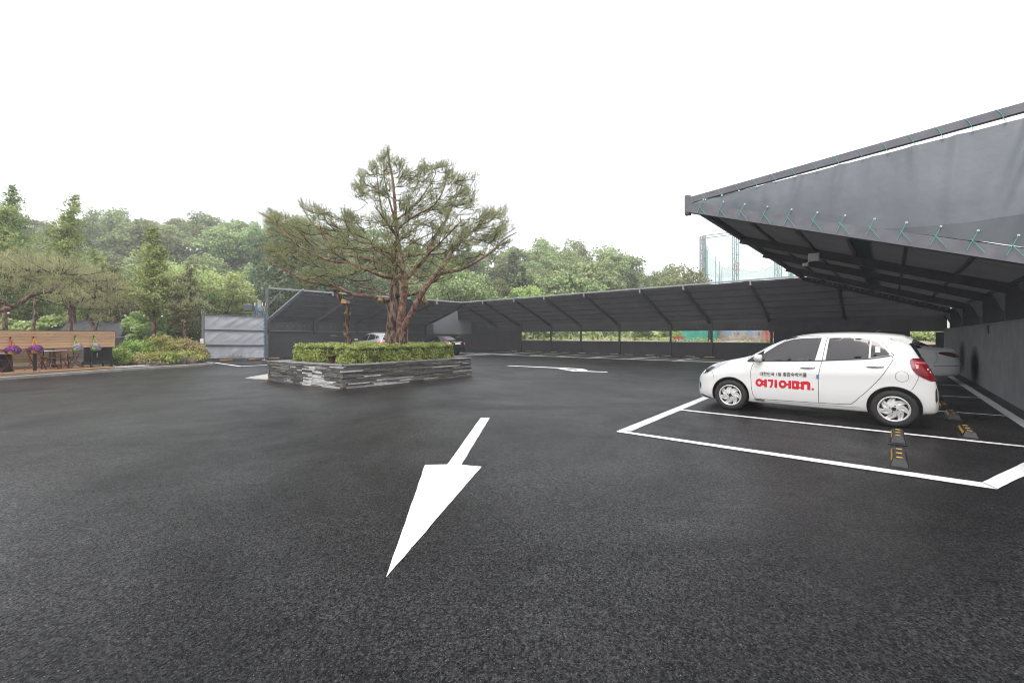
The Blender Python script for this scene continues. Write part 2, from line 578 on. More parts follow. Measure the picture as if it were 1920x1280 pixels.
def ragged(pl, step=0.12, amp=0.0035):
    out = []
    for i, a in enumerate(pl):
        b = pl[(i+1) % len(pl)]
        d = (b - a); L = d.length; k = max(1, int(L / step)); n = Vector((-d.y, d.x, 0)).normalized()
        for j in range(k):
            q = a + d * (j / k)
            out.append(q + n * random.uniform(-amp, amp) * (0 if j == 0 else 1))
    return out
def paint(name, polys, z=0.004, rag=True):
    pls = [ragged([Vector((p.x, p.y, 0)) for p in pl]) if rag else pl for pl in polys]
    vs_, fs_ = flat_shape([[(p.x, p.y) for p in pl] for pl in pls])
    mb_ = MB(); mb_.add([(p.x, p.y, z) for p in vs_], fs_)
    return tag(mb_.build(name, PAINT), kind='structure')
def px(*pts): return [G(x, y) for x, y in pts]
def strip(a, b, w):
    a = Vector((a.x, a.y, 0)); b = Vector((b.x, b.y, 0))
    d = (b - a).normalized(); n = Vector((-d.y, d.x, 0)) * w / 2
    return [a + n, a - n, b - n, b + n]

paint('arrow_marking', [px((723.9,1082.7),(796.9,871.5),(838.6,870.6),(901.3,783.1),(918.3,783.1),(865.2,871.2),(903.2,874.7))])
paint('far_arrow_marking', [px((951.5,685.0),(1010,687.4),(1065,689.7),(1092,691.3),(1101,693.2),(1101,695.0),(1079,695.0),(1084,692.4),(1060,690.8),(1005,688.4),(951.5,685.8)), px((1042,690.4),(1060,691.6),(1085,694.6),(1139,697.0),(1139,697.9),(1073,695.8)),])
# near end of the stalls, the front line and the line along the wall, all one outline
near = [px((1155,808.9),(1183,800.6),(1321.5,744.8),(1327,749),(1190,806.4),(1202.5,810.0),(1540,861.7),(1841.5,905.3),(1920,868.5)),]
P1 = px((1155,808.9),(1316,744.6)); P1i = px((1183.8,808.1),(1321.3,749.8))
far1 = P1[1] + (P1[1] - P1[0]).normalized() * 14.0
far1i = P1i[1] + (P1i[1] - P1i[0]).normalized() * 14.0
paint('stall_front_line', [[P1[0], P1i[0], far1i, far1]])
e1 = px((1160,807.3),(1841.5,905.3)); e2 = px((1157,810.2),(1870.8,918.2))
paint('stall_end_line', [[e1[0], e2[0], G(1845,914.6), G(1870.8,918.2), G(1841.5,905.3)]], z=0.008)
dd = (G(1920,868.5) - G(1841.5,905.3)).normalized(); de = (G(1920,894) - G(1870.8,918.2)).normalized()
bend_i = G(1841.5,905.3) + dd * 2.3; bend_o = G(1870.8,918.2) + de * 2.6
B_i = G(1920,788.1+15); B_i2 = G(1777,700.5)
paint('stall_back_corner_line', [[G(1841.5,905.3), G(1870.8,918.2), bend_o, bend_i]], z=0.012)
bo = px((1777,699.1),(1920,788.1)); bi = px((1802.8,723.2),(1889.5,781.8))
db = (bo[1] - bo[0]).normalized(); dbi = (bi[1] - bi[0]).normalized()
paint('stall_back_line', [[bi[0] - dbi*4.5, bi[1] + dbi*1.9, bo[1] + db*1.2, bo[0] - db*2.0]])
for a, b, w in (((1275,768.4),(1922,837.6),0.11), ((1400,745),(1889,780.1),0.11), ((1440,724),(1839,746.3),0.12), ((1460,705),(1803,723.4),0.13), ((1480,697),(1782,708.2),0.08)):
    paint('stall_divider_line', [strip(G(*a), G(*b), w)], z=0.008)
# back row
f0, f1 = G(861.7,662.2), G(1335.6,678.5)
fd = (f1 - f0).normalized()
paint('back_row_front_line', [strip(f0 - fd*1.0, f1 + fd*6, 0.24)])
UB = 29.6                                        # the back wall
def vat(pxx, u, z=0):                            # v of the place at distance line u seen at column pxx
    k = (pxx - 960) / FPX
    return (U.x*u - k*U.y*u) / (k*V.y - V.x)
for x in (898, 945, 993, 1043, 1106, 1180, 1262, 1352):
    u0 = 24.3
    v0 = vat(x, u0)
    paint('back_row_divider_line', [strip(W(u0, v0), W(UB - 0.8, v0 + 0.0), 0.16)], z=0.008)
# left row
l0, l1 = G(450,686.6), G(500,683.8)
ld = (l1 - l0).normalized()
paint('left_row_front_line', [strip(l0, l0 + U*24, 0.2)])
paint('left_row_end_line', [strip(l0, G(388,678), 0.16)], z=0.008)
for k in range(1, 8):
    paint('left_row_divider_line', [strip(l0 + U*2.5*k, l0 + U*2.5*k + V*5.0, 0.11)], z=0.008)
# pale concrete apron beside the planter
ap = px((460,709.5),(503,712.2),(560,703),(520,699)); mb = MB()
mb.prism([(p.x, p.y) for p in ap], 0.002, 0.03)
tag(mb.build('concrete_apron', mat('apron_concrete', (0.5,0.49,0.47), 0.85, col2=(0.38,0.37,0.36), scale=3)), kind='structure')

# ------------------------------------------------------------------ walls
WALLM = mat('dark_grey_render', (0.048, 0.048, 0.052), 0.75, col2=(0.062, 0.062, 0.066), scale=1.6, bump=0.35, bscale=110, bdist=0.006)
RWALLM = mat('grey_render', (0.21, 0.21, 0.22), 0.75, col2=(0.27, 0.27, 0.282), scale=2.2, bump=0.6, bscale=80, bdist=0.01)
COPE = mat('pale_coping', (0.22, 0.22, 0.22), 0.6)
STEEL = mat('dark_steel_paint', (0.035, 0.035, 0.042), 0.5, col2=(0.05, 0.05, 0.058), scale=8)
STEELP = mat('grey_steel_paint', (0.13, 0.13, 0.15), 0.45, col2=(0.17, 0.17, 0.19), scale=5)
VW = -1.9
t = thing('boundary_wall', 'grey rendered wall beside the white cars on the right', 'wall', W(14, VW), 0)
mb = MB(); a, b = W(2.0, VW - .1), W(31, VW - .1)
mb.bar(a + Vector((0,0,.86)), b + Vector((0,0,.86)), 0.2, 1.76); mb.build('wall_face', RWALLM, t, True)
for k in range(10):
    u0 = 2.0 + k*2.9
    mb = MB(); mb.bar(W(u0 + .01, VW - .1, 1.755), W(u0 + 2.89, VW - .1, 1.755), 0.24, 0.03); mb.build('coping', COPE, t, True)
# soft dark patches on the wall, fading out towards their edges
DARKPATCH = mat('dark_patch_plain', (0.012,0.012,0.014), 0.9)
def dark_patch_material():
    m = bpy.data.materials.new('dark_patch_fade'); m.use_nodes = True
    nt = m.node_tree; b = nt.nodes['Principled BSDF']; b.inputs['Base Color'].default_value = (0.012,0.012,0.014,1); b.inputs['Roughness'].default_value = 0.9
    uv = nd(nt, 'ShaderNodeTexCoord'); mp_ = nd(nt, 'ShaderNodeMapping'); mp_.inputs['Location'].default_value = (-0.5,-0.5,-0.5)
    nt.links.new(uv.outputs['Generated'], mp_.inputs[0])
    ln = nd(nt, 'ShaderNodeVectorMath', operation='LENGTH'); nt.links.new(mp_.outputs[0], ln.inputs[0])
    r = nd(nt, 'ShaderNodeMapRange'); r.inputs['From Min'].default_value = 0.62; r.inputs['From Max'].default_value = 0.2; r.inputs['To Max'].default_value = 0.72
    nt.links.new(ln.outputs['Value'], r.inputs[0]); nt.links.new(r.outputs[0], b.inputs['Alpha'])
    return m
DARKPATCHM = dark_patch_material()
for pxx, hw, z0, z1 in ((1828, 0.42, 0.12, 1.12), (1804, 0.45, 0.12, 1.25)):
    uu = None
    k = (pxx - 960) / FPX
    uu = VW * (k*V.y - V.x) / (U.x - k*U.y)
    mb = MB()
    for j in range(10):
        for i in range(10):
            pass
    mb.grid(lambda s, q: W(uu + (s*2-1)*hw*2.6, VW + 0.004 + 0.0001*q, z0 + (z1 - z0)*q), 8, 8)
    mb.build('dark_patch', DARKPATCHM, t, True)

def slab(mb_, u0, u1, v0, v1, z0, z1):
    p = [W(u0, v0), W(u1, v0), W(u1, v1), W(u0, v1)]
    mb_.prism([(q.x, q.y) for q in p], z0, z1)
t = thing('boundary_wall', 'long dark wall with open slots behind the back parking row', 'wall', W(UB, 14), 0)
mb = MB()
slab(mb, UB, UB+.18, -2.0, 34.2, -.05, 1.0)
slab(mb, UB, UB+.18, 25.3, 34.2, 1.0, 1.78)
slab(mb, UB, UB+.18, -.7, 5.3, 1.0, 1.78)
slab(mb, UB, UB+.18, -2.0, -1.62, 1.0, 1.62)
mb.build('wall_face', WALLM, t, True)
PV = [5.4, 8.8, 11.5, 15.4, 18.8, 21.8, 25.2]
SILLM = mat('pale_sill', (0.3,0.3,0.29), 0.7)
for i in range(6):
    mb = MB(); slab(mb, UB-.02, UB+.2, PV[i]+.07, PV[i+1]-.07, 1.0, 1.022); mb.build('sill', SILLM, t, True)
LW0, LW1 = W(10, 30), W(29.6, 34)
LWd = (LW1 - LW0).normalized(); LWn = Vector((-LWd.y, LWd.x, 0))
t = thing('boundary_wall', 'dark wall with a pale top rail behind the silver and black cars', 'wall', LW0 + (LW1-LW0)*.5, 0)
mb = MB(); mb.bar(LW0 + LWn*.1 + Vector((0,0,.84)), LW1 + LWn*.1 + Vector((0,0,.84)), 0.2, 1.76); mb.build('wall_face', WALLM, t, True)
for k in range(5):
    mb = MB(); q0 = LW0 + LWd*(k*4.3 + .03); q1 = LW0 + LWd*(k*4.3 + 4.2)
    mb.bar(q0 + LWn*.06 + Vector((0,0,1.74)), q1 + LWn*.06 + Vector((0,0,1.74)), 0.26, 0.035); mb.build('coping', COPE, t, True)

# plaques
PLQ = mat('plaque_dark', (0.02,0.02,0.025), 0.4); PLG = mat('plaque_print', (0.3,0.3,0.33), 0.5)
def wall_pt(pxx, v0):
    k = (pxx - 960) / FPX
    return v0 * (k*V.y - V.x) / (U.x - k*U.y)
uu = wall_pt(1853, VW)
t = thing('wall_sign', 'small dark notice plate with pale print on the right grey wall', 'sign', W(uu, VW, 1.5), 0)
zc = CH - (617-HOR)/FPX * W(uu, VW).y
mb = MB(); p0 = W(uu-.15, VW+.0, zc); p1 = W(uu+.15, VW+.0, zc)
mb.bar(W(uu-.16, VW+.012, zc+.03), W(uu+.16, VW+.012, zc+.03), 0.02, 0.15); mb.bar(W(uu-.16, VW+.012, zc-.085), W(uu+.16, VW+.012, zc-.085), 0.02, 0.06)
mb.build('plate', PLQ, t, True)
mb = MB()
for dz in (0.075, 0.03, -0.015): mb.bar(W(uu-.08, VW+.024, zc+dz), W(uu+.08, VW+.024, zc+dz), 0.004, 0.014)
mb.bar(W(uu+.08, VW+.024, zc+.03), W(uu+.081, VW+.024, zc+.03), 0.004, 0.1); mb.bar(W(uu-.09, VW+.024, zc+.03), W(uu-.08, VW+.024, zc+.03), 0.004, 0.1)
mb.bar(W(uu-.1, VW+.024, zc-.08), W(uu+.1, VW+.024, zc-.08), 0.004, 0.03)
mb.build('print', PLG, t, True)
# plate on the left wall
k = (625.5 - 960) / FPX
tt = (k*LW0.y - LW0.x) / (LWd.x - k*LWd.y); c = LW0 + LWd*tt; zc = CH - (628.5-HOR)/FPX*c.y
t = thing('wall_sign', 'small dark notice plate on the wall left of the silver car', 'sign', c, 0)
mb = MB(); mb.bar(c - LWd*.42 - LWn*.012 + Vector((0,0,zc)), c + LWd*.42 - LWn*.012 + Vector((0,0,zc)), 0.02, 0.2); mb.build('plate', PLQ, t, True)
mb = MB()
for dz, s0, s1 in ((.05,-.2,-.05),(.05,0,.12),(-.005,-.3,.3),(-.06,-.34,.34)):
    mb.bar(c + LWd*s0 - LWn*.024 + Vector((0,0,zc+dz)), c + LWd*s1 - LWn*.024 + Vector((0,0,zc+dz)), 0.004, 0.028)
mb.build('print', PLG, t, True)

# ------------------------------------------------------------------ canopies
TARP = mat('dark_tarpaulin', (0.052, 0.052, 0.054), 0.6, col2=(0.076, 0.075, 0.078), scale=1.2, bump=0.25, bscale=25, bdist=0.01, trans=0.20)
TARPL = mat('slate_tarpaulin', (0.155, 0.172, 0.192), 0.5, col2=(0.20, 0.218, 0.24), scale=0.9, bump=0.25, bscale=9, bdist=0.02)
GNET = mat('green_net', (0.015, 0.06, 0.045), 0.8, col2=(0.03,0.09,0.07), scale=20)
ROPE = mat('green_rope', (0.10, 0.42, 0.34), 0.6)
WHITEP = mat('white_plastic', (0.75,0.75,0.74), 0.4)
Z3 = Vector((0,0,1))
def canopy(root, knees, tips, npur=6, panels_v=((0,1),), sagz=0.05, rafter_h=0.2, postfoot=None, purl=0.055, rows=None):
    """rafters from knee to tip, purlins across them, tarpaulin panels above."""
    n = len(knees)
    for i in range(n):
        mb = MB(); mb.bar(knees[i], tips[i], 0.13, rafter_h)
        mb.build('rafter', STEEL, root, True)
    for i in range(n - 1):
        for k in range(npur + 1):
            f = k / npur
            f = min(max(f, .012), .988)
            a = knees[i].lerp(tips[i], f) + Z3*(rafter_h/2 + .0); b = knees[i+1].lerp(tips[i+1], f) + Z3*(rafter_h/2 + .0)
            d = (b - a).normalized()
            mb = MB(); mb.bar(a + d*.0, b - d*.0, purl, 0.06); mb.build('purlin', STEEL, root, True)
        for (f0, f1) in panels_v:
            def fn(s, q, i=i, f0=f0, f1=f1):
                f = f0 + (f1 - f0)*q
                a = knees[i].lerp(tips[i], f); b = knees[i+1].lerp(tips[i+1], f)
                p = a.lerp(b, s)
                cell = (f * npur) % 1.0
                sag = sagz * math.sin(math.pi*s)**0.7 * (0.35 + 0.65*math.sin(math.pi*cell))
                wr = 0.018 * noise.noise(Vector((p.x*1.4, p.y*1.4, 3.1))) + 0.008*noise.noise(Vector((p.x*5, p.y*5, 2)))
                return p + Z3*(rafter_h/2 + .045 - sag*.6 + wr)
            mb = MB(); mb.grid(fn, 14, max(8, int(24*(f1-f0)))); mb.build('tarpaulin_panel', TARP, root, True, smooth=True)

# --- right canopy
RU = [9.3, 13.3, 16.2, 20.3, 24.4]
Hk, Ht = 2.38, 4.15
knees = [W(u, VW + .02, Hk) for u in RU]; tips = [W(u, 3.18, Ht) for u in RU]
t = thing('parking_canopy', 'grey tarpaulin canopy sloping over the white cars on the right', 'canopy', W(16, VW), 0)
RC = t
canopy(t, knees, tips, panels_v=((0.0, 0.44), (0.50, 1.0)))
for i in range(4):       # green net in the gap between the two sheets
    mb = MB()
    mb.grid(lambda s, q, i=i: knees[i].lerp(tips[i], .43+.08*q).lerp(knees[i+1].lerp(tips[i+1], .43+.08*q), s) + Z3*(.165 - .02*math.sin(math.pi*s)), 8, 2)
    mb.build('green_net_strip', GNET, t, True)
mb = MB(); mb.bar(tips[0] + Z3*.06, tips[-1] + Z3*.06, 0.08, 0.12); mb.build('eave_beam', STEELP, t, True)
# gable end: the paler beam, the rising beam, the slate sheet
NK, NT = knees[0], tips[0]
mb = MB(); mb.bar(NK - U*.075 - V*.3 + Z3*(-.10), NT - U*.075, 0.02, 0.20, ext=0.06); mb.build('gable_beam_face', STEELP, t, True)
TU = NT + Z3*.17; KU = W(9.3, VW, 4.70)
tdir = (KU - TU)
mb = MB(); mb.bar(TU - tdir.normalized()*.12, KU + tdir.normalized()*1.0, 0.09, 0.125); mb.build('upper_beam', STEELP, t, True)
mb = MB(); mb.bar(NT + V*.07 - Z3*.13, NT + V*.07 + Z3*.28, 0.12, 0.10, up=V); mb.build('beam_end_plate', STEELP, t, True)
mb = MB(); mb.bar(W(9.3, VW, Hk - .6), KU, 0.12, 0.12); mb.build('gable_post', STEELP, t, True)
def gable(s, q):
    s2 = s ** 1.0
    bot = (NT + Z3*.06).lerp(NK + Z3*.045 - V*.3, s2)
    top = TU.lerp(KU - V*.0, s2) - Z3*(0.07 + .075*s2)
    top = Vector((bot.x, bot.y, top.z))
    if top.z < bot.z + .02: top.z = bot.z + .02
    p = bot.lerp(top, q)
    L = 5.0*s
    # folds hang from the grommets of the top edge and fan out below
    w = 0.0
    for g, amp, lean in ((0.9,.010,.1),(1.35,.014,.12),(1.8,.018,.18),(2.35,.02,.15),(2.75,.010,.1),(3.2,.013,-.05),(3.65,.012,.1),(4.35,.045,.42),(4.6,.035,.5)):
        x = (L - g + lean*(1-q)) / (.05 + .07*(1-q))
        w += 3.0*amp * math.exp(-x*x) * (0.35 + 0.65*q)
    w += .03*noise.noise(Vector((L*1.6, q*.35, 3))) + .012*noise.noise(Vector((L*7, q*1.6, 7))) + .012*math.sin(L*5.2 + q)*max(0, noise.noise(Vector((L*.8, 1, 1)))+.3)
    w += .03 * math.sin(math.pi*q) * min(1, s*3)
    # the seam of the darker lower sheet
    return p - U * (w + .02)
TARPS = mat('slate_tarpaulin_lower', (0.115, 0.13, 0.148), 0.55, col2=(0.14, 0.156, 0.172), scale=1.2, bump=.2, bscale=12, bdist=.01)
def seam_q(s): return min(.62, max(0.0, s - .56)*.85)
mb = MB(); mb.grid(lambda s, r: gable(s, seam_q(s) + (1 - seam_q(s))*r), 170, 44); mb.build('gable_sheet', TARPL, t, True, smooth=True)
mb = MB(); mb.grid(lambda s, r: gable(.57 + .43*s, seam_q(.57 + .43*s)*r*1.01) - U*.012, 90, 18); mb.build('lower_gable_sheet', TARPS, t, True, smooth=True)
mb = MB()
for k in range(13):      # lacing round the lower beam
    s0 = .05 + k*.072
    for (ds, z0, z1) in ((0, .17, -.12), (.022, -.12, .09), (.036, .05, -.115)):
        pass
    p = (NT + Z3*.20).lerp(NK + Z3*.20 - V*.3, s0)
    q = (NT - Z3*.115).lerp(NK - Z3*.115 - V*.3, s0 - .022)
    r = (NT + Z3*.06).lerp(NK + Z3*.06 - V*.3, s0 - .014)
    e = (NT - Z3*.115).lerp(NK - Z3*.115 - V*.3, s0 + .012)
    o1 = -U*.11
    mb = MB(); mb.tube([p + o1*.6, p + o1, q + o1], .0045, 5); mb.tube([r + o1, e + o1*1.02], .0045, 5); mb.build('lacing_rope', ROPE, t, True)
    mb = MB(); mb.tube([p - U*.085, p - U*.072], .016, 8); mb.build('grommet', WHITEP, t, True)
for k in range(16):
    s0 = .06 + k*.062
    a = TU.lerp(KU, s0); b = Vector(a) - Z3*(0.08 + .075*s0)
    mb = MB(); mb.tube([a + Z3*.065 - U*.045 + V*.10, a - U*.05 + V*.05, b - U*.05], .0045, 5); mb.build('lacing_rope', ROPE, t, True)
    mb = MB(); mb.tube([b - U*.055, b - U*.045], .016, 8); mb.build('grommet', WHITEP, t, True)
# posts with tapering plates standing on the wall
for i, u in enumerate(RU[1:] + [12.2]):
    mb = MB()
    prof = [(0, Hk + .06), (-.22, Hk - .16), (-.30, 1.775), (.16, 1.775), (.16, Hk - .06)]
    vs = [W(u + e, VW + a, z) for e in (-.05, .05) for (a, z) in prof]
    n = len(prof)
    mb.add(vs, [tuple(range(n)), tuple(range(2*n-1, n-1, -1))] + [(j, n + j, n + (j+1) % n, (j+1) % n) for j in range(n)])
    if u < 12.5: continue
    mb.build('post_plate', STEEL, t, True)
# hanging strips between the knee and the wall: sheet above, green net below
ends = [9.3] + RU[1:] + [29.5]
for i in range(5):
    a, b = ends[i] - .02, ends[i+1] + .02
    mb = MB(); mb.grid(lambda s, q: W(a + (b-a)*s, VW - .16 + .17*q + .02*math.sin(s*30)*(1-q), 2.06 + .03*math.sin(s*math.pi*7)*(1-q) + (.50)*q), 24, 4); mb.build('hanging_sheet', TARPL if i < 4 else TARP, t, True, smooth=True)
    mb = MB(); mb.grid(lambda s, q: W(a + (b-a)*s, VW - .19 + .01*math.sin(s*50), 1.80 + .3*q), 16, 2); mb.build('net_strip', GNET, t, True, smooth=True)
# dark sheet closing the gable over the far end and the corner
mb = MB(); mb.grid(lambda s, q: W(29.4, VW - .1 + 7.5*s, 1.66 + .75*q) - U*(.05*noise.noise(Vector((s*12, q*3, 0))) + .03), 40, 8); mb.build('hanging_sheet', TARP, t, True, smooth=True)
for u, k in ((RU[4], 24),):
    for j in range(k):
        p = knees[4].lerp(tips[4], .05 + j*.038) - U*.08 + Z3*.05
        mb = MB(); mb.tube([p, p - U*.014], .014, 6); mb.build('grommet', WHITEP, t, True)
# floodlight on the second rafter
k = (1527 - 960) / FPX; u1 = RU[1]
v1 = vat(1527, u1); fz = Hk + (Ht-Hk)*(v1 - VW)/(3.18 - VW) - .1
fl = thing('floodlight', 'small white floodlight bracketed under a rafter of the right canopy', 'floodlight', W(u1, v1, fz), ROT_UV)
mb = MB(); mb.cbox((-.16,-.12,-.12),(-.07,.12,.08),.015); mb.build('housing', WHITEP, fl)
mb = MB(); mb.cbox((-.10,.12,-.22),(-.02,.25,-.14),.012); mb.build('sensor', WHITEP, fl)
mb = MB(); mb.tube([(0,0,.1),(-.06,.05,-.05),(-.06,.16,-.16)], .015, 6); mb.build('bracket', WHITEP, fl)

# --- back canopy
t = thing('parking_canopy', 'long dark canopy on rafters over the back parking row', 'canopy', W(27, 14), 0)
BV = [-1.95, 1.9, 5.5, 8.95, 11.6, 15.6, 19.0, 21.95, 25.4, 28.3, 33.6]
bk = [W(UB - .05, v, 2.33) for v in BV]; bt = [W(24.95, v if v < 27 else (28.0 if v < 30 else 28.6), Ht + .0) for v in BV]
canopy(t, bk, bt)
mb = MB(); mb.bar(W(24.93, 3.0, Ht + .2), W(24.93, 28.2, Ht + .2), 0.08, 0.07); mb.build('eave_beam', mat('pale_edge', (0.33,0.34,0.36), 0.4), t, True)
for v in BV[2:9]:
    mb = MB(); mb.bar(W(24.86, v, Ht + .22), W(24.86, v, Ht - .08), .10, .06, up=V); mb.build('rafter_cap', mat('cap_grey', (0.30,0.30,0.32), 0.45), t, True)
for v in PV:
    mb = MB(); slab(mb, UB - .12, UB - .003, v - .06, v + .06, 0, 2.36); mb.build('post', STEEL, t, True)
vv = [-1.9] + [1.9] + PV + [28.6, 33.4]
for i in range(len(vv) - 1):
    a, b = vv[i] - .02, vv[i+1] + .02
    mb = MB(); mb.grid(lambda s, q: W(UB + .03 - .03*math.sin(s*math.pi*5)*(1-q), a + (b-a)*s, 1.77 + .74*q), 20, 4); mb.build('hanging_sheet', TARP, t, True, smooth=True)
    mb = MB()
    for k in range(int((b - a)/.28)):
        p = W(UB - .04, a + .1 + k*.28, 1.98); mb.tube([p, p - U*.012], .011, 5)
    mb.build('grommets', WHITEP, t, True)

# --- left canopy (its plan widens away from the gate)
t = thing('parking_canopy', 'dark canopy behind the pine over the silver and black cars', 'canopy', W(18, 30), 0)
E0 = PZ(500.6, 539.5, 27.4); E1 = Vector((-4.02, 37.4, Ht))
def on_eave(pxx):
    k = (pxx-960)/FPX; d = E1 - E0
    s = (k*E0.y - E0.x) / (d.x - k*d.y)
    return E0 + d*s
def on_lwall(pxx, z):
    k = (pxx-960)/FPX
    s = (k*LW0.y - LW0.x) / (LWd.x - k*LWd.y)
    return LW0 + LWd*s + Z3*z
lk = [on_lwall(x, 2.35) for x in (502, 589, 668, 735, 797)]; lt = [on_eave(x) for x in (569.5, 665, 745, 818, 873)]
canopy(t, lk, lt, rafter_h=0.18)
mb = MB(); mb.bar(E0, lt[-1] + Z3*.18, 0.09, 0.1); mb.build('eave_beam', mat('pale_edge', (0.33,0.34,0.36), 0.4), t, True)
mb = MB(); mb.bar(LW0 - LWn*.02 + Z3*0, E0 + Z3*.05, 0.13, 0.13, up=V); mb.build('corner_post', STEELP, t, True)
mb = MB(); mb.bar(E0.lerp(E1, .06), Vector((E0.x, E0.y, 3.3)), 0.06, 0.06); mb.build('brace', STEELP, t, True)
mb = MB(); mb.bar(lk[0] + Z3*.13 - LWn*.0, lt[0] + Z3*.16, 0.05, 0.10); mb.build('edge_rail', mat('pale_green_edge', (0.30,0.36,0.35), 0.5), t, True)
for x in (623, 700, 775, 818):
    p = on_eave(x) + Z3*.02
    mb = MB(); mb.bar(p + Z3*.07 - V*.07, p - Z3*.2 - V*.07, .10, .06, up=V); mb.build('rafter_cap', mat('cap_grey', (0.30,0.30,0.32), 0.45), t, True)
for i, x in enumerate((502, 589, 668, 735, 797)):
    p = on_lwall(x, 0) - LWn*.08
    mb = MB(); mb.bar(p + Z3*1.6, p + Z3*2.4, .13, .13, up=V); mb.build('post', STEEL, t, True)
for x0, x1 in ((500, 590), (588, 669), (667, 736), (734, 815)):
    a, b = on_lwall(x0, 0), on_lwall(x1, 0)
    mb = MB(); mb.grid(lambda s, q: a.lerp(b, s) + LWn*(.05 + .03*math.sin(s*22)*(1-q)) + Z3*(1.70 + .82*q), 20, 4); mb.build('hanging_sheet', TARP, t, True, smooth=True)
    mb = MB()
    L = (b - a).length
    for k in range(int(L/.4)):
        p = a.lerp(b, (k + .5)*.4/L) - LWn*.02 + Z3*2.1; mb.tube([p, p - LWn*.012], .013, 5)
    mb.build('grommets', WHITEP, t, True)
# sheet hung in the corner between the canopies, backlight put into its paler grey
c0, c1 = PZ(800, 600, 41.2), PZ(875, 600, 41.8)
sh = [(798, 611), (857, 578), (884, 606), (884, 626), (794, 626)]
vs_, fs_ = flat_shape([[( (x-960)/FPX*41.5, CH-(y-HOR)/FPX*41.5) for x, y in sh]], step=.35)
mb = MB(); mb.add([(p.x, 41.5 + .06*noise.noise(Vector((p.x*2, p.y, 0))), p.y) for p in vs_], fs_); mb.build('corner_sheet', mat('mid_grey_sheet', (.10,.105,.115), .6), t, True, smooth=True)

# ------------------------------------------------------------------ sheeted gate
GA, GB = G(384, 676.3), G(495, 675.2)
gd = (GB - GA).normalized(); gn = Vector((-gd.y, gd.x, 0)); GL = (GB - GA).length
t = thing('gate_screen', 'pale grey sheeted screen in three panels beside the left canopy', 'screen', GA, 0)
GT = mat('pale_grey_sheet', (0.30,0.315,0.35), 0.6, col2=(0.35,0.365,0.40), scale=1.5)
H0, H1 = 2.68, 2.60
def gtop(s): return H0*(1-s) + H1*s
zs = [0.06, .335, .665, 1.0]
for k in range(3):
    def fn(s, q, k=k):
        z = (zs[k] + (zs[k+1]-zs[k])*q) * gtop(s)
        w = .02*noise.noise(Vector((s*5, z*2.5, k))) + .045*max(0, noise.noise(Vector((s*9 - z*3, z*1.2, 5+k)))) * math.sin(math.pi*q)
        if k == 0: w += .10*(1-q)**3*math.sin(s*9)*.5 + .03*math.sin(s*38)*(1-q)
        return GA + gd*(GL*s) - gn*(.03 + w) + Z3*z
    mb = MB(); mb.grid(fn, 60, 20); mb.build('sheet_panel', GT, t, True, smooth=True)
for f in (.335, .665, .99):
    mb = MB(); mb.bar(GA - gn*.08 + Z3*gtop(0)*f, GB - gn*.08 + Z3*gtop(1)*f, .05, .06 if f < .9 else .035); mb.build('rail', STEEL, t, True)
for p, w, hh in ((GA - gd*.08, .12, 2.75), (GB + gd*.03, .06, 2.6)):
    mb = MB(); mb.bar(p, p + Z3*hh, w, w, up=gn); mb.build('frame_post', STEELP, t, True)
mb = MB(); mb.cbox((-.09,-.06,0),(.09,.06,.26),.012, Matrix.Translation(GA - gd*.08 - gn*.12 + Z3*1.0)); mb.build('switch_box', WHITEP, t, True)
for k in range(14):
    s0 = .03 + k*.07; p = GA + gd*GL*s0 - gn*.06 + Z3*.32
    mb = MB(); mb.tube([p, p - gn*.02], .02, 6); mb.build('grommet', WHITEP, t, True)
for k in range(10):
    z = .3 + k*.24; p = GB - gn*.05
    mb = MB(); mb.tube([p + gd*.08 + Z3*z, p - gd*.02 + Z3*(z+.1), p + gd*.08 + Z3*(z+.2)], .012, 5); mb.build('lacing_rope', mat('blue_rope', (0.08,0.25,0.5), .6), t, True)
# ------------------------------------------------------------------ cars
def car_paint(name, col, metal=0.0):
    return mat(name, col, 0.28, metal, coat=0.7, spec=0.5)
WHITECAR = car_paint('white_car_paint', (0.74, 0.735, 0.715))
SILVER = car_paint('silver_car_paint', (0.34, 0.35, 0.37), 0.3)
BLACKCAR = mat('black_car_paint', (0.010, 0.010, 0.012), .3, spec=.3, coat=.15)
GLASSM = mat('tinted_glass', (0.020, 0.018, 0.021), 0.06, spec=0.6, coat=.6)
GLASSC = mat('clear_lamp_glass', (0.32, 0.33, 0.35), 0.08, spec=0.9, coat=1.0, metal=0.3)
DARKGL = mat('dark_glass', (0.010, 0.010, 0.012), 0.08, spec=0.4, coat=.2)
BLKPL = mat('black_plastic', (0.014, 0.014, 0.015), 0.5)
SEAM = mat('panel_gap', (0.01, 0.01, 0.01), 0.8)
TYRE = mat('tyre_rubber', (0.022, 0.022, 0.023), 0.75, bump=0.3, bscale=200, bdist=0.002)
ALLOY = mat('alloy', (0.66, 0.65, 0.635), 0.34, 0.35)
CHROME = mat('chrome', (0.75, 0.76, 0.78), 0.12, 1.0)
REDL = mat('red_lamp', (0.16, 0.004, 0.010), 0.18, spec=0.35, coat=0.0)
REDL2 = mat('bright_red_lamp', (0.75, 0.04, 0.05), 0.12, spec=0.8, coat=1.0)
REDPRINT = mat('red_print', (0.62, 0.004, 0.022), 0.4)
BLKPRINT = mat('dark_print', (0.02, 0.02, 0.02), 0.4)
BLUEP = mat('blue_foam', (0.05, 0.22, 0.5), 0.7)
DIRT = mat('road_dirt', (0.16,0.13,0.10), 0.95)

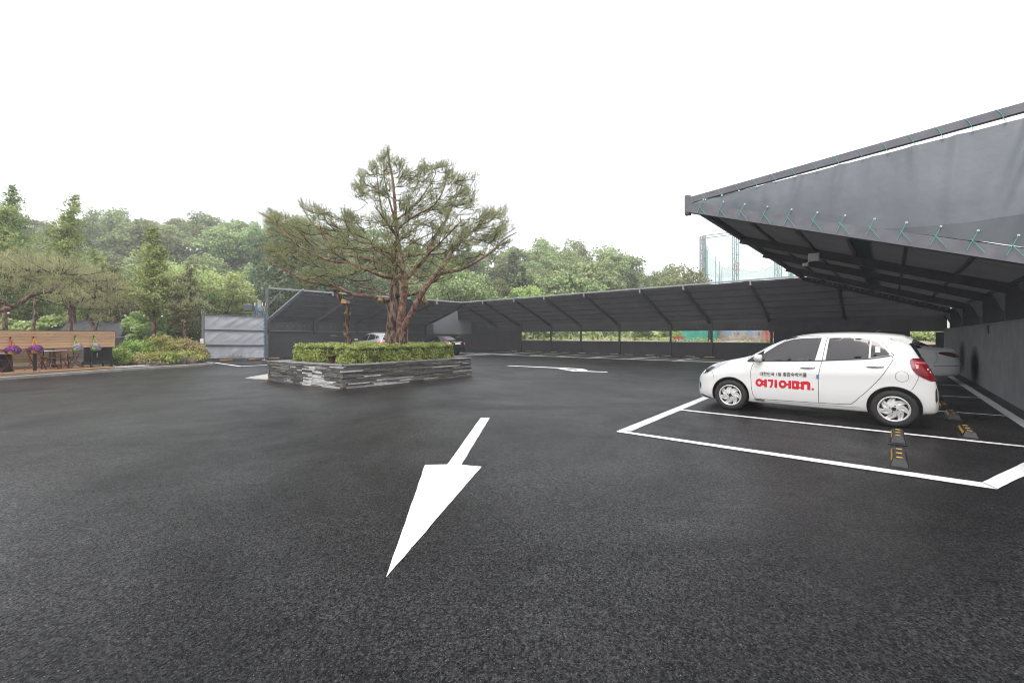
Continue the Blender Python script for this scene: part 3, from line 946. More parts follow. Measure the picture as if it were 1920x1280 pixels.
def pchip(xs, ys, x):
    n = len(xs)
    h = [xs[i+1]-xs[i] for i in range(n-1)]; d = [(ys[i+1]-ys[i])/h[i] for i in range(n-1)]
    m = [d[0]] + [0 if d[i-1]*d[i] <= 0 else 2*d[i-1]*d[i]/(d[i-1]+d[i]) for i in range(1, n-1)] + [d[-1]]
    for i in range(n-1):
        if x <= xs[i+1] or i == n-2:
            t = min(max((x-xs[i])/h[i], 0), 1)
            return ((1+2*t)*(1-t)**2*ys[i] + t*(1-t)**2*h[i]*m[i] + t*t*(3-2*t)*ys[i+1] + t*t*(t-1)*h[i]*m[i+1])

def car_body(name, table, arches, root, paintm, res=0.035, rw=0.335, band=0.62, wz=0.29):
    """table rows (front to rear): x, zt, zb, w, zsh, wsh, zre, wre"""
    T = sorted(table)
    X = [r[0] for r in T]
    def prof(x):
        zt, zb, w, zsh, wsh, zre, wre = [pchip(X, [r[k] for r in T], x) for k in range(1, 8)]
        hh = zsh - zb
        ctl = [(0, zb), (w*.55, zb), (w*.89, zb + min(.005,.03*hh)), (w*.97, zb + min(.06,.16*hh)), (w, zb + .30*hh), (w - .004, zb + .62*hh), (w - .012, zb + .82*hh), (wsh, zsh),
               ((wsh*.5 + wre*.5) + .012, (zsh+zre)/2), (wre, zre), (wre*.86, zre + (zt-zre)*.62), (wre*.5, zre + (zt-zre)*.92), (0, zt)]
        return ctl
    xs = []
    x = X[0]
    while x < X[-1] - 1e-6:
        xs.append(x)
        e = min(x - X[0], X[-1] - x)
        x += 0.012 if e < .06 else (res*.6 if e < .3 else res)
    xs.append(X[-1])
    per = 4
    rings = []
    for x in xs:
        c = [Vector((a, b, 0)) for a, b in prof(x)]
        cc = catmull(c, per)
        rings.append([Vector((x, p.x, p.y)) for p in cc])
    m = len(rings[0])
    full = []
    for r in rings:
        full.append(r + [Vector((p.x, -p.y, p.z)) for p in r[-2:0:-1]])
    k = len(full[0])
    mb = MB(); vs = [p for r in full for p in r]; fs = []
    for i in range(len(full)-1):
        for j in range(k):
            j2 = (j+1) % k
            fs.append((i*k+j, (i+1)*k+j, (i+1)*k+j2, i*k+j2))
    # end caps: strips between the two halves
    for i, flip in ((0, False), (len(full)-1, True)):
        for j in range(m-1):
            a, b = j, j+1
            c_, d_ = (k - j) % k, (k - j - 1) % k
            q = [i*k+a, i*k+b, i*k+d_, i*k+c_]
            q2 = []
            for z in q:
                if z not in q2: q2.append(z)
            if len(q2) > 2: fs.append(tuple(q2 if not flip else q2[::-1]))
    mb.add(vs, fs)
    me = mb.mesh(name)
    bm = bmesh.new(); bm.from_mesh(me); bmesh.ops.remove_doubles(bm, verts=bm.verts, dist=1e-5)
    bmesh.ops.recalc_face_normals(bm, faces=bm.faces); bm.to_mesh(me); bm.free()
    bvh0 = BVHTree.FromPolygons([v.co.copy() for v in me.vertices], [tuple(p.vertices) for p in me.polygons])
    me.materials.append(paintm); me.materials.append(BLKPL)
    tmp = bpy.data.objects.new('tmp_body', me); COL.objects.link(tmp)
    cuts = []
    for ax in arches:
        for s in (1, -1):
            cb = MB()
            pr = [(0.0, s*band), (rw, s*band), (rw, s*1.1), (0.0, s*1.1)]
            n = 40; vs = []
            for yy in (s*band, s*1.1):
                for q in range(n):
                    a = 2*math.pi*q/n
                    vs.append((ax + rw*math.cos(a), yy, wz + .02 + rw*math.sin(a)))
            cb.add(vs, [tuple(range(n)), tuple(range(2*n-1, n-1, -1))] + [(q, n+q, n+(q+1) % n, (q+1) % n) for q in range(n)])
            cm = cb.mesh('cut'); bm = bmesh.new(); bm.from_mesh(cm); bmesh.ops.recalc_face_normals(bm, faces=bm.faces); bm.to_mesh(cm); bm.free()
            cm.materials.append(BLKPL)
            co = bpy.data.objects.new('tmp_cut', cm); COL.objects.link(co); cuts.append(co)
            md = tmp.modifiers.new('b', 'BOOLEAN'); md.operation = 'DIFFERENCE'; md.solver = 'EXACT'; md.use_self = True; md.object = co
            try: md.material_mode = 'TRANSFER'
            except Exception: pass
    dg = bpy.context.evaluated_depsgraph_get()
    ev = tmp.evaluated_get(dg)
    nm = bpy.data.meshes.new_from_object(ev)
    nm.name = name
    for c in cuts: bpy.data.objects.remove(c)
    bpy.data.objects.remove(tmp)
    nm.polygons.foreach_set('use_smooth', [True]*len(nm.polygons))
    try: nm.set_sharp_from_angle(angle=R(38))
    except Exception: pass
    o = bpy.data.objects.new(name, nm); COL.objects.link(o); o.parent = root
    return o, bvh0

def cast_side(bvh, x, z, s=1, off=0.003):
    h = bvh.ray_cast(Vector((x, s*3, z)), Vector((0, -s, 0)))
    if h[0] is None: return None
    return h[0] + h[1] * off if h[1].dot(Vector((0, s, 0))) > 0 else h[0] - h[1]*off
def cast_end(bvh, y, z, s=1, off=0.003):
    h = bvh.ray_cast(Vector((s*5, y, z)), Vector((-s, 0, 0)))
    if h[0] is None: return None
    return h[0] + h[1]*off if h[1].x*s > 0 else h[0] - h[1]*off

def decal(bvh, polys, mode, material, name, root, s=1, off=0.004, step=0.05, holes=(), smooth=True, ovfs=None, thick=0.0):
    """flat outlines pressed onto the body: mode 'side' (x, z) or 'end' (y, z)"""
    ov, fs = ovfs if ovfs else flat_shape(polys, holes, step)
    vs = []; ok = []
    for p in ov:
        q = cast_side(bvh, p.x, p.y, s, off) if mode == 'side' else cast_end(bvh, p.x, p.y, s, off)
        ok.append(q is not None); vs.append(q if q is not None else Vector((0,0,0)))
    fs = [f for f in fs if all(ok[i] for i in f)]
    used = sorted({i for f in fs for i in f}); mp_ = {i: n for n, i in enumerate(used)}
    mb = MB(); F = [tuple(mp_[i] for i in f) for f in fs]; VV = [vs[i] for i in used]
    mb.add(VV, F)
    if thick > 0:      # sides going back into the body
        cnt = {}
        for f in F:
            for a, b in zip(f, f[1:] + f[:1]): cnt[(a, b)] = cnt.get((a, b), 0) + 1
        edges = [(a, b) for (a, b) in cnt if (b, a) not in cnt]
        dirv = Vector((0, -s, 0)) if mode == 'side' else Vector((-s, 0, 0))
        for a, b in edges:
            mb.add([VV[a], VV[b], VV[b] + dirv*thick, VV[a] + dirv*thick], [(0, 1, 2, 3)])
    me = mb.mesh(name)
    bm = bmesh.new(); bm.from_mesh(me)
    bmesh.ops.remove_doubles(bm, verts=bm.verts, dist=1e-6)
    bmesh.ops.recalc_face_normals(bm, faces=bm.faces)
    d = Vector((0, s, 0)) if mode == 'side' else Vector((s, 0, 0))
    if sum(f.normal.dot(d)*f.calc_area() for f in bm.faces) < 0: bmesh.ops.reverse_faces(bm, faces=bm.faces)
    bm.to_mesh(me); bm.free()
    o = link_mesh(name, me, material, root, False, smooth)
    if thick > 0:
        try: me.set_sharp_from_angle(angle=R(40))
        except Exception: pass
    return o

def seam_line(bvh, pts, root, s=1, w=0.006, name='panel_gap', material=None, off=0.0025, per=6, smooth_path=True, mode='side'):
    path = catmull([Vector((p[0], p[1], 0)) for p in pts], per) if smooth_path else [Vector((p[0], p[1], 0)) for p in pts]
    mb = MB(); prev = None; vs = []
    for i, p in enumerate(path):
        d = (path[min(i+1, len(path)-1)] - path[max(i-1, 0)]).normalized(); n = Vector((-d.y, d.x, 0)) * w/2
        a = p + n; b = p - n
        f = (lambda q: cast_side(bvh, q.x, q.y, s, off)) if mode == 'side' else (lambda q: cast_end(bvh, q.x, q.y, s, off))
        A, B = f(a), f(b)
        if A is None or B is None: continue
        vs += [A, B]
    fs = [(2*i, 2*i+1, 2*i+3, 2*i+2) for i in range(len(vs)//2 - 1)]
    mb.add(vs, fs)
    return mb.build(name, material or SEAM, root)

def wheel(root, x, y, r=0.292, wd=0.185, rim_r=0.195, s=1, spokes=8, material=ALLOY, twist=0.35, rz=0.0):
    """outer face towards s*y; returns the wheel part with tyre, rim and cap below it"""
    w = bpy.data.objects.new('wheel', None); w.empty_display_size = .1; COL.objects.link(w)
    w.parent = root; w.location = (x, y, r); w.rotation_euler = (0, 0, rz)
    h = wd/2
    mb = MB(); q = [(rim_r-.012, -h*.75), (rim_r+.01, -h*.9), (rim_r+.035, -h), (r-.03, -h*.98), (r-.008, -h*.82), (r, -h*.6), (r, h*.6), (r-.008, h*.82), (r-.03, h*.98), (rim_r+.035, h), (rim_r+.01, h*.9), (rim_r-.012, h*.75)]
    mb.lathe(q, 48, axis='Y'); mb.build('tyre', TYRE, w, smooth=True)
    o = s*h
    mb = MB()
    def L(pr): mb.lathe([(a, o*b) for a, b in pr], 40, axis='Y')
    L([(rim_r-.016, -.2), (rim_r-.012, .80), (rim_r, .92), (rim_r+.006, .95), (rim_r-.006, 1.0), (rim_r-.016, .92), (rim_r-.02, .80)])
    for i in range(spokes):
        a0 = 2*math.pi*i/spokes + .2
        pts = []
        for k in range(7):
            f = k/6; rr = .045 + (rim_r-.018-.045)*f; a = a0 + twist*(f**1.6)
            wv = .036 + .024*math.sin(f*math.pi) - .002*f
            pts.append((rr, a, wv, (.70 + .16*(1-f)) if f < .9 else .82))
        vs = []
        for rr, a, wv, dpt in pts:
            c = Vector((math.cos(a)*rr, 0, math.sin(a)*rr)); t_ = Vector((-math.sin(a), 0, math.cos(a)))
            for e, dy in ((-1, -.20), (-.72, 0), (-.15, .0), (.0, -.1 if rr > rim_r*.5 else 0), (.15, 0), (.72, 0), (1, -.20)):
                p = c + t_*(wv*e*.9); p.y = o*(dpt + dy); vs.append(p)
        fs = [(k*7+j, k*7+j+1, (k+1)*7+j+1, (k+1)*7+j) for k in range(6) for j in range(6)]
        if s > 0: fs = [f[::-1] for f in fs]
        mb.add(vs, fs)
    L([(.0, .88), (.03, .88), (.055, .84), (.062, .6)])
    mb.build('rim', material, w, autosmooth=True)
    mb = MB()
    mb.lathe([(rim_r-.018, o*.35), (.0, o*.35)], 32, axis='Y'); mb.build('brake_disc', mat('brake_dark', (0.03,0.03,0.03), .6, .3), w)
    mb = MB(); mb.lathe([(.031, o*.9), (.029, o*.93), (0, o*.935)], 20, axis='Y'); mb.build('centre_cap', BLKPL, w)
    mb = MB()
    for k in range(4):
        a = k*math.pi/2 + .3; M = Matrix.Translation((math.cos(a)*.05, 0, math.sin(a)*.05))
        mb.lathe([(.009, o*.84), (.009, o*.92), (0, o*.92)], 8, M=M, axis='Y')
    mb.build('wheel_nuts', BLKPL, w)
    return w

def hangul_text(body, size, font_w=None):
    cu = bpy.data.curves.new('txt', 'FONT'); cu.body = body; cu.size = size; cu.resolution_u = 3; cu.offset = 0.018
    ob = bpy.data.objects.new('txt', cu); COL.objects.link(ob)
    bpy.context.view_layer.update()
    me = bpy.data.meshes.new_from_object(ob.evaluated_get(bpy.context.evaluated_depsgraph_get()))
    bpy.data.objects.remove(ob)
    v = [x.co.copy() for x in me.vertices]; f = [tuple(p.vertices) for p in me.polygons]
    return v, f

# --- the small white hatchback
CX, CVc = 9.83, 1.155
t = thing('hatchback_car', 'small white hatchback with red and black Korean lettering on its door', 'car', W(CX, CVc), ROT_UV + R(90))
HB = t
TB = [ # x, zt, zb, w, zsh, wsh, zre, wre
 (1.868,.52,.27,.42,.46,.41,.50,.34),(1.85,.62,.22,.56,.54,.55,.60,.46),(1.81,.69,.20,.63,.62,.61,.67,.50),(1.73,.775,.185,.70,.70,.665,.75,.55),(1.6,.86,.18,.755,.76,.71,.835,.58),
 (1.4,.935,.18,.785,.825,.735,.91,.60),(1.2,.985,.18,.795,.875,.74,.955,.61),(1.02,1.03,.18,.80,.905,.74,.99,.62),(.93,1.065,.18,.80,.918,.74,1.01,.62),
 (.75,1.165,.18,.80,.935,.738,1.10,.61),(.5,1.31,.18,.80,.955,.735,1.25,.595),(.25,1.425,.18,.80,.97,.733,1.365,.58),(.05,1.475,.18,.80,.98,.73,1.41,.572),(-.2,1.505,.18,.80,.99,.728,1.435,.567),
 (-.6,1.515,.185,.80,1.005,.726,1.44,.56),(-.95,1.505,.19,.80,1.03,.722,1.42,.552),(-1.2,1.48,.20,.798,1.05,.715,1.385,.545),(-1.33,1.455,.21,.795,1.06,.71,1.35,.54),
 (-1.41,1.34,.22,.79,1.05,.70,1.26,.535),(-1.47,1.21,.225,.785,1.02,.695,1.155,.53),(-1.53,1.08,.23,.775,.97,.685,1.04,.53),(-1.58,.99,.235,.765,.92,.68,.96,.53),(-1.62,.90,.24,.75,.84,.68,.88,.54),(-1.655,.79,.25,.725,.735,.67,.775,.54),(-1.685,.64,.27,.66,.60,.64,.63,.52),(-1.70,.56,.32,.55,.53,.54,.555,.46)]
body, bvh = car_body('body', TB, (1.2, -1.2 + .02), t, WHITECAR)
RAX = -1.18
for x, y, s in ((1.2,.70,1),(1.2,-.70,-1),(RAX,.70,1),(RAX,-.70,-1)):
    wheel(t, x, y, s=s, twist=.50, spokes=7)
for s in (1, -1):
    # glass
    decal(bvh, [[(.765,.985),(.61,1.14),(.435,1.27),(.33,1.335),(.175,1.385),(0,1.402),(-.236,1.41),(-.15,1.018),(.175,.998),(.6,.978)]], 'side', GLASSM, 'front_door_glass', t, s, .004, .06)
    decal(bvh, [[(-.345,1.408),(-.61,1.412),(-.80,1.40),(-.885,1.385),(-.87,1.082),(-.60,1.055),(-.30,1.03)]], 'side', GLASSM, 'rear_door_glass', t, s, .004, .06)
    decal(bvh, [[(-.91,1.375),(-.98,1.335),(-1.06,1.25),(-1.13,1.15),(-1.115,1.135),(-.895,1.092)]], 'side', GLASSM, 'quarter_glass', t, s, .004, .05)
    decal(bvh, [[(.925,.965),(.815,1.055),(.64,1.17),(.665,.97),(.70,.958),(.9,.945)]], 'side', BLKPL, 'mirror_base', t, s, .006, .05)
    seam_line(bvh, [(.93,.99),(.72,1.15),(.45,1.302),(.2,1.402),(-.05,1.424),(-.3,1.43),(-.7,1.428),(-.9,1.405),(-1.02,1.33),(-1.165,1.135)], t, s, .014, 'window_trim', CHROME, off=.006)
    seam_line(bvh, [(.93,1.01),(.72,1.17),(.45,1.322),(.2,1.418),(-.05,1.437),(-.3,1.442),(-.7,1.440),(-.9,1.417),(-1.03,1.34),(-1.18,1.135)], t, s, .008, 'door_gap', SEAM)
    seam_line(bvh, [(.70,.968),(.2,.99),(-.15,1.01),(-.33,1.022),(-.6,1.045),(-.87,1.07),(-1.14,1.125)], t, s, .016, 'window_seal', BLKPL, off=.006)
    seam_line(bvh, [(.80,.93),(.838,.796),(.832,.60),(.826,.481),(.80,.34),(.76,.285),(.70,.268),(.287,.275),(-.211,.289),(-.597,.306),(-.68,.346),(-.76,.44),(-.856,.551),(-1.025,.786),(-1.13,.98),(-1.168,1.06),(-1.168,1.1),(-1.15,1.13)], t, s, .007, 'door_gap', SEAM)
    seam_line(bvh, [(-.211,.289),(-.209,.5),(-.207,.707),(-.225,.88),(-.25,1.0),(-.285,1.25),(-.315,1.42)], t, s, .007, 'door_gap', SEAM)
    seam_line(bvh, [(.77,.235),(.3,.243),(-.2,.255),(-.78,.27)], t, s, .005, 'sill_gap', mat('faint_gap', (.25,.24,.23), .8))
    # fuel flap
    cir = [(-1.275 + .078*math.cos(a), .81 + .082*math.sin(a)) for a in [2*math.pi*k/28 for k in range(29)]]
    if s > 0: seam_line(bvh, cir, t, s, .0045, 'fuel_flap_gap', mat('soft_gap', (.12,.12,.12), .8), smooth_path=False)
    # bumper and wing gaps
    seam_line(bvh, [(-1.36,.565),(-1.42,.68),(-1.46,.80),(-1.47,.86)], t, s, .005, 'bumper_gap', SEAM)
    seam_line(bvh, [(1.50,.60),(1.52,.68),(1.555,.74)], t, s, .005, 'bumper_gap', SEAM)
    # handles
    for hx, hz in ((-.05,.885),(-.955,.945)):
        hb = MB(); M = Matrix.Translation(cast_side(bvh, hx, hz, s, .012))
        prof = [(-.11,.004,.006),(-.085,.013,.012),(-.03,.02,.014),(.03,.02,.014),(.085,.013,.013),(.11,.004,.007)]
        vs = []
        for a, d, hh in prof:
            for yy, zz in ((-.006,-hh),(d,-hh*.7),(d,hh*.7),(-.006,hh)): vs.append(M @ Vector((a, s*yy, zz - .02*a)))
        fs = [(k*4+j, k*4+(j+1)%4, (k+1)*4+(j+1)%4, (k+1)*4+j) for k in range(5) for j in range(4)] + [(0,1,2,3),(23,22,21,20)]
        hb.add(vs, fs); hb.build('door_handle', CHROME, t, smooth=True)
        seam_line(bvh, [(hx+.045,hz+.02),(hx+.02,hz+.036),(hx-.02,hz+.036),(hx-.045,hz+.02)], t, s, .004, 'handle_recess', mat('faint_gap', (.25,.24,.23), .8))
    # side marker
    decal(bvh, [[(.93,.795),(.90,.815),(.87,.81),(.885,.79),(.91,.785)]], 'side', CHROME, 'indicator_badge', t, s, .004, .02)
    # lamps
    decal(bvh, [[(1.735,.70),(1.70,.775),(1.62,.835),(1.50,.885),(1.36,.928),(1.245,.95),(1.30,.90),(1.42,.825),(1.53,.765),(1.63,.70),(1.69,.675),(1.73,.67)]], 'side', GLASSC, 'headlight', t, s, .006, .04, thick=.02)
    decal(bvh, [[(1.69,.705),(1.67,.775),(1.58,.82),(1.50,.82),(1.55,.775),(1.63,.71)]], 'side', DARKGL, 'headlight_housing', t, s, .010, .03)
    tl = decal(bvh, [[(-1.362,1.055),(-1.385,1.085),(-1.41,1.092),(-1.478,1.09),(-1.54,1.02),(-1.60,.95),(-1.64,.80),(-1.655,.745),(-1.60,.755),(-1.52,.80),(-1.44,.855),(-1.40,.91),(-1.375,.97)]], 'side', REDL, 'taillight', t, s, .010, .03, thick=.03)
    decal(bvh, [[(-1.375,1.045),(-1.38,1.02),(-1.54,1.0),(-1.53,1.03)]], 'side', mat('pink_lens', (.40,.10,.12), .25), 'lens_strip', t, s, .014, .03)
    decal(bvh, [[(-1.42,1.0),(-1.46,.995),(-1.465,.94),(-1.44,.93)]], 'side', REDL2, 'lens_strip', t, s, .014, .03)
    # bumper corner intake and air curtain
    decal(bvh, [[(1.80,.50),(1.815,.49),(1.80,.36),(1.785,.37),(1.775,.45)]], 'side', BLKPL, 'fog_recess', t, s, .005, .02)
    decal(bvh, [[(1.79,.235),(1.59,.185),(1.58,.215),(1.77,.262)]], 'side', BLKPL, 'chin_spoiler', t, s, .006, .03)
    decal(bvh, [[(-1.665,.66),(-1.672,.47),(-1.66,.42),(-1.648,.47),(-1.648,.62)]], 'side', BLKPL, 'reflector_recess', t, s, .006, .03)
    # arch lips
    for ax in (1.2, RAX):
        pts = [(ax + .352*math.cos(a), .31 + .352*math.sin(a)) for a in [R(-12) + R(204)*k/24 for k in range(25)]]
        seam_line(bvh, pts, t, s, .018, 'arch_lip', WHITECAR, off=.007, smooth_path=False)
    # mirror
    mb = MB(); base = cast_side(bvh, .70, 1.0, s, 0); c = base + Vector((.0, s*.13, .035))
    vs = []; prof = [(-.055,.55,.8),(-.045,.9,.95),(0,1,1),(.045,.85,.9),(.075,.4,.5)]
    for a, fy, fz in prof:
        for k in range(14):
            an = 2*math.pi*k/14; cy = math.copysign(abs(math.cos(an))**.7, math.cos(an)); cz = math.copysign(abs(math.sin(an))**.7, math.sin(an))
            vs.append(c + Vector((a, cy*.095*fy, cz*.062*fz + .0)))
    fs = [(i*14+k, i*14+(k+1)%14, (i+1)*14+(k+1)%14, (i+1)*14+k) for i in range(4) for k in range(14)] + [tuple(range(13,-1,-1)), tuple(56+k for k in range(14))]
    mb.add(vs, fs); mb.build('mirror', WHITECAR, t, smooth=True)
    mb = MB(); mb.bar(base + Vector((0,-s*.02,-.02)), c + Vector((0,0,-.045)), .06, .025); mb.build('mirror_arm', BLKPL, t)
# lettering on the near door
def fit(vs, x0, x1, zc, height, slant=0.0):
    xs = [p.x for p in vs]; ys = [p.y for p in vs]
    k = (x1 - x0)/(max(xs)-min(xs)); k2 = height/(max(ys)-min(ys)); yc = (max(ys)+min(ys))/2
    out = []
    for p in vs:
        X_ = x0 + (p.x-min(xs))*k
        out.append(Vector((X_, zc + (p.y-yc)*k2 + slant*(X_-x0))))
    return out
tv, tf = hangul_text('대한민국 1등 종합숙박어플', 1.0)
# on the car's left side the reading direction runs towards the rear: +x -> -x
ov = fit([Vector((p.x, p.y, 0)) for p in tv], 0, .725, 0, .075)
ov = [Vector((.685 - p.x, .738 + .022*p.x/.7 + p.y)) for p in ov]
decal(bvh, None, 'side', BLKPRINT, 'lettering', t, 1, .005, ovfs=(ov, tf), smooth=False)
# red logo word: built from strokes (unit: letter height 1, x to the right)
def ringp(cx, cy, r, n=26): return [(cx + r*math.cos(2*math.pi*k/n), cy + r*math.sin(2*math.pi*k/n)) for k in range(n)]
def rect(x0, y0, x1, y1): return [(x0,y0),(x1,y0),(x1,y1),(x0,y1)]
def rr(x0, y0, x1, y1, r=.12, corners=(1,1,1,1)):
    out = []
    for (cx, cy, a0, on, px_, py_) in ((x1-r,y0+r,-90,corners[0],x1,y0),(x1-r,y1-r,0,corners[1],x1,y1),(x0+r,y1-r,90,corners[2],x0,y1),(x0+r,y0+r,180,corners[3],x0,y0)):
        if on:
            for k in range(5): a = R(a0 + 90*k/4); out.append((cx + r*math.cos(a), cy + r*math.sin(a)))
        else: out.append((px_, py_))
    return out
RP = []; RH = []
RP += [ringp(.50,.52,.50), rect(.85,.58,1.35,.82), rect(.85,.22,1.35,.46), rr(1.15,0,1.50,1.0,.08)]; RH += [ringp(.50,.52,.20)]       # 여
RP += [rr(1.62,.74,2.32,1.0,.1), [(2.02,.80),(2.30,.85),(2.24,.30),(2.10,.0),(1.82,.0),(2.0,.35)], rr(2.46,0,2.80,1.0,.08)]                     # 기
RP += [ringp(3.48,.50,.50), rect(3.85,.38,4.3,.62), rr(4.18,0,4.53,1.0,.08)]; RH += [ringp(3.48,.50,.20)]                              # 어
RP += [rr(4.62,.0,5.45,1.0,.08)]; RH += [rect(4.90,.30,5.10,.70)]
RP += [rect(5.35,.70,5.75,.86), rect(5.35,.14,5.75,.30)]
RP += [rr(5.69,.0,6.04,.95,.08), rr(5.72,.62,6.75,1.0,.30,(0,1,1,0)), rr(6.42,.0,6.78,.9,.08)]
RP += [ringp(7.05,.13,.14,16)]
kx = .905/7.2; kz = .146
def mapr(pl): return [(.758 - x*kx, .497 + (y*kz) + .004*(x/7.2)) for x, y in pl]
decal(bvh, [mapr(p) for p in RP], 'side', REDPRINT, 'logo_lettering', t, 1, .005, .06, holes=[mapr(p) for p in RH], smooth=False)
mb = MB(); c = cast_side(bvh, -.195, .745, 1, .01); mb.cbox((-.015,-.01,-.03),(.015,.012,.03),.006, Matrix.Translation(c)); mb.build('door_bumper_pad', BLUEP, t)
decal(bvh, [[(-.955,1.265),(-1.015,1.255),(-1.015,1.175),(-.955,1.175)]], 'side', WHITEP, 'window_sticker', t, 1, .008, .03)
# rear: glass, spoiler, plate, wiper
decal(bvh, [[(-.54,1.33),(.54,1.33),(.60,1.08),(.55,1.03),(-.55,1.03),(-.60,1.08)]], 'end', DARKGL, 'rear_window', t, -1, .006, .06)
decal(bvh, [[(-.26,.70),(.26,.70),(.26,.82),(-.26,.82)]], 'end', WHITEP, 'number_plate', t, -1, .010, .05)
decal(bvh, [[(-.45,.52),(.45,.52),(.45,.36),(-.45,.36)]], 'end', BLKPL, 'bumper_insert', t, -1, .008, .05)
seam_line(bvh, [(-.56,.66),(-.64,.80),(-.665,.95),(-.62,1.2)], t, -1, .008, 'tailgate_gap', mode='end')
mb = MB()
sp = [(-1.16,1.475),(-1.30,1.462),(-1.40,1.43),(-1.425,1.405),(-1.36,1.36),(-1.30,1.36)]
for s0 in (0,):
    n = len(sp); ys = [-.57,-.54,-.2,.2,.54,.57]
    vs = []
    for yv in ys:
        e = abs(yv)/.57
        for x, z in sp: vs.append(Vector((x + .03*e*e, yv, z - .055*e*e + (0.0 if e < 1 else -.01))))
    mb.add(vs, [(i*n+j, i*n+(j+1)%n, (i+1)*n+(j+1)%n, (i+1)*n+j) for i in range(len(ys)-1) for j in range(n)] + [tuple(range(n-1,-1,-1)), tuple((len(ys)-1)*n+j for j in range(n))])
mb.build('roof_spoiler', WHITECAR, t, autosmooth=True)
mb = MB(); mb.tube([(-1.475,-.02,1.06),(-1.50,.0,1.045),(-1.50,.12,1.05)], .012, 6); mb.build('rear_wiper', BLKPL, t)
# windscreen and bonnet details
decal(bvh, [[(-.56,1.06),(.56,1.06),(.50,1.40),(-.50,1.40)]], 'end', GLASSM, 'windscreen', t, 1, .005, .06)
decal(bvh, [[(-.35,.56),(.35,.56),(.42,.62),(-.42,.62)]], 'end', BLKPL, 'grille', t, 1, .008, .05)
decal(bvh, [[(-.5,.26),(.5,.26),(.45,.44),(-.45,.44)]], 'end', BLKPL, 'lower_intake', t, 1, .006, .05)
mb = MB(); mb.tube([(-.95,0,1.50),(-.98,0,1.53),(-1.01,0,1.535)], [.02,.014,.006], 8); mb.build('antenna', BLKPL, t)
for s in (1,-1):
    decal(bvh, [[(.80,.262),(.74,.232),(.62,.228),(.60,.255),(.70,.268)]], 'side', DIRT, 'road_dirt', t, s, .005, .03) if s > 0 else None

# --- generic other cars
def other_car(root, TB, paintm, arches, glass, rear, r=.32, rimr=.215, tails=None, spokes=7, plate=(.80,.92), details=()):
    body, bv = car_body('body', TB, arches, root, paintm, res=.06, rw=r+.045, wz=r)
    hw = max(q[3] for q in TB)
    for x in arches:
        for s in (1, -1): wheel(root, x, s*(hw - .11), r=r, wd=.21, rim_r=rimr, s=s, spokes=spokes, twist=.1)
    for s in (1, -1):
        for g in glass: decal(bv, [g], 'side', GLASSM if paintm is not BLACKCAR else DARKGL, 'side_window', root, s, .004, .08)
        for tt_ in tails: decal(bv, [tt_], 'side', REDL2, 'taillight', root, s, .010, .04, thick=.02)
        for hx, hz in details: 
            c = cast_side(bv, hx, hz, s, .012)
            mb = MB(); mb.cbox((-.1,-.012,-.014),(.1,.012,.014),.006, Matrix.Translation(c)); mb.build('door_handle', CHROME if paintm is BLACKCAR else paintm, root)
    decal(bv, [rear], 'end', DARKGL, 'rear_window', root, -1, .006, .08)
    decal(bv, [[(-.26,plate[0]),(.26,plate[0]),(.26,plate[1]),(-.26,plate[1])]], 'end', WHITEP, 'number_plate', root, -1, .012, .05)
    return bv
def scale_tb(TB, kx=1, kz=1): return [(a*kx, b*kz, c_, w, d*kz, e, f*kz, g) for a, b, c_, w, d, e, f, g in TB]
# white sedan in the far stall
SED = [(2.28,.55,.30,.50,.50,.48,.53,.40),(2.24,.66,.24,.66,.60,.64,.64,.55),(2.1,.76,.20,.80,.70,.76,.735,.62),(1.8,.86,.19,.87,.80,.81,.83,.64),(1.2,.96,.19,.90,.89,.83,.93,.66),(.85,1.00,.19,.905,.915,.83,.97,.66),
 (.6,1.10,.19,.905,.93,.825,1.05,.65),(.2,1.32,.19,.905,.94,.82,1.27,.62),(-.1,1.42,.19,.905,.945,.815,1.36,.60),(-.5,1.46,.19,.905,.95,.81,1.395,.59),(-.9,1.455,.19,.905,.96,.81,1.385,.585),(-1.3,1.38,.195,.905,.975,.80,1.31,.58),(-1.65,1.235,.20,.90,.99,.79,1.18,.58),(-1.95,1.10,.21,.89,.995,.77,1.06,.60),(-2.15,1.075,.22,.87,.985,.75,1.045,.62),(-2.33,1.06,.24,.82,.95,.72,1.03,.62),(-2.42,.98,.26,.76,.86,.70,.95,.60),(-2.47,.78,.30,.70,.70,.68,.76,.56),(-2.50,.62,.36,.60,.58,.58,.61,.50)]
sedg = [[(.80,.99),(.45,1.18),(.1,1.31),(-.15,1.35),(-.40,1.37),(-.36,1.0)],[(-.46,1.375),(-.9,1.36),(-1.2,1.30),(-1.22,1.03),(-.43,1.005)],[(-1.28,1.27),(-1.6,1.13),(-1.66,1.06),(-1.29,1.035)]]
t2 = thing('sedan_car', 'white sedan parked beyond the small white hatchback by the wall', 'car', W(19.1, -1.55 + 2.5), ROT_UV + R(90))
sw = mat('white_sedan_paint', (.84,.84,.83), .28, coat=.7)
bv = other_car(t2, SED, sw, (1.42, -1.42), sedg, [(-.56,1.35),(.56,1.35),(.66,1.12),(-.66,1.12)], tails=[], details=((-.28,.88),(-1.1,.90)), plate=(.72,.84))
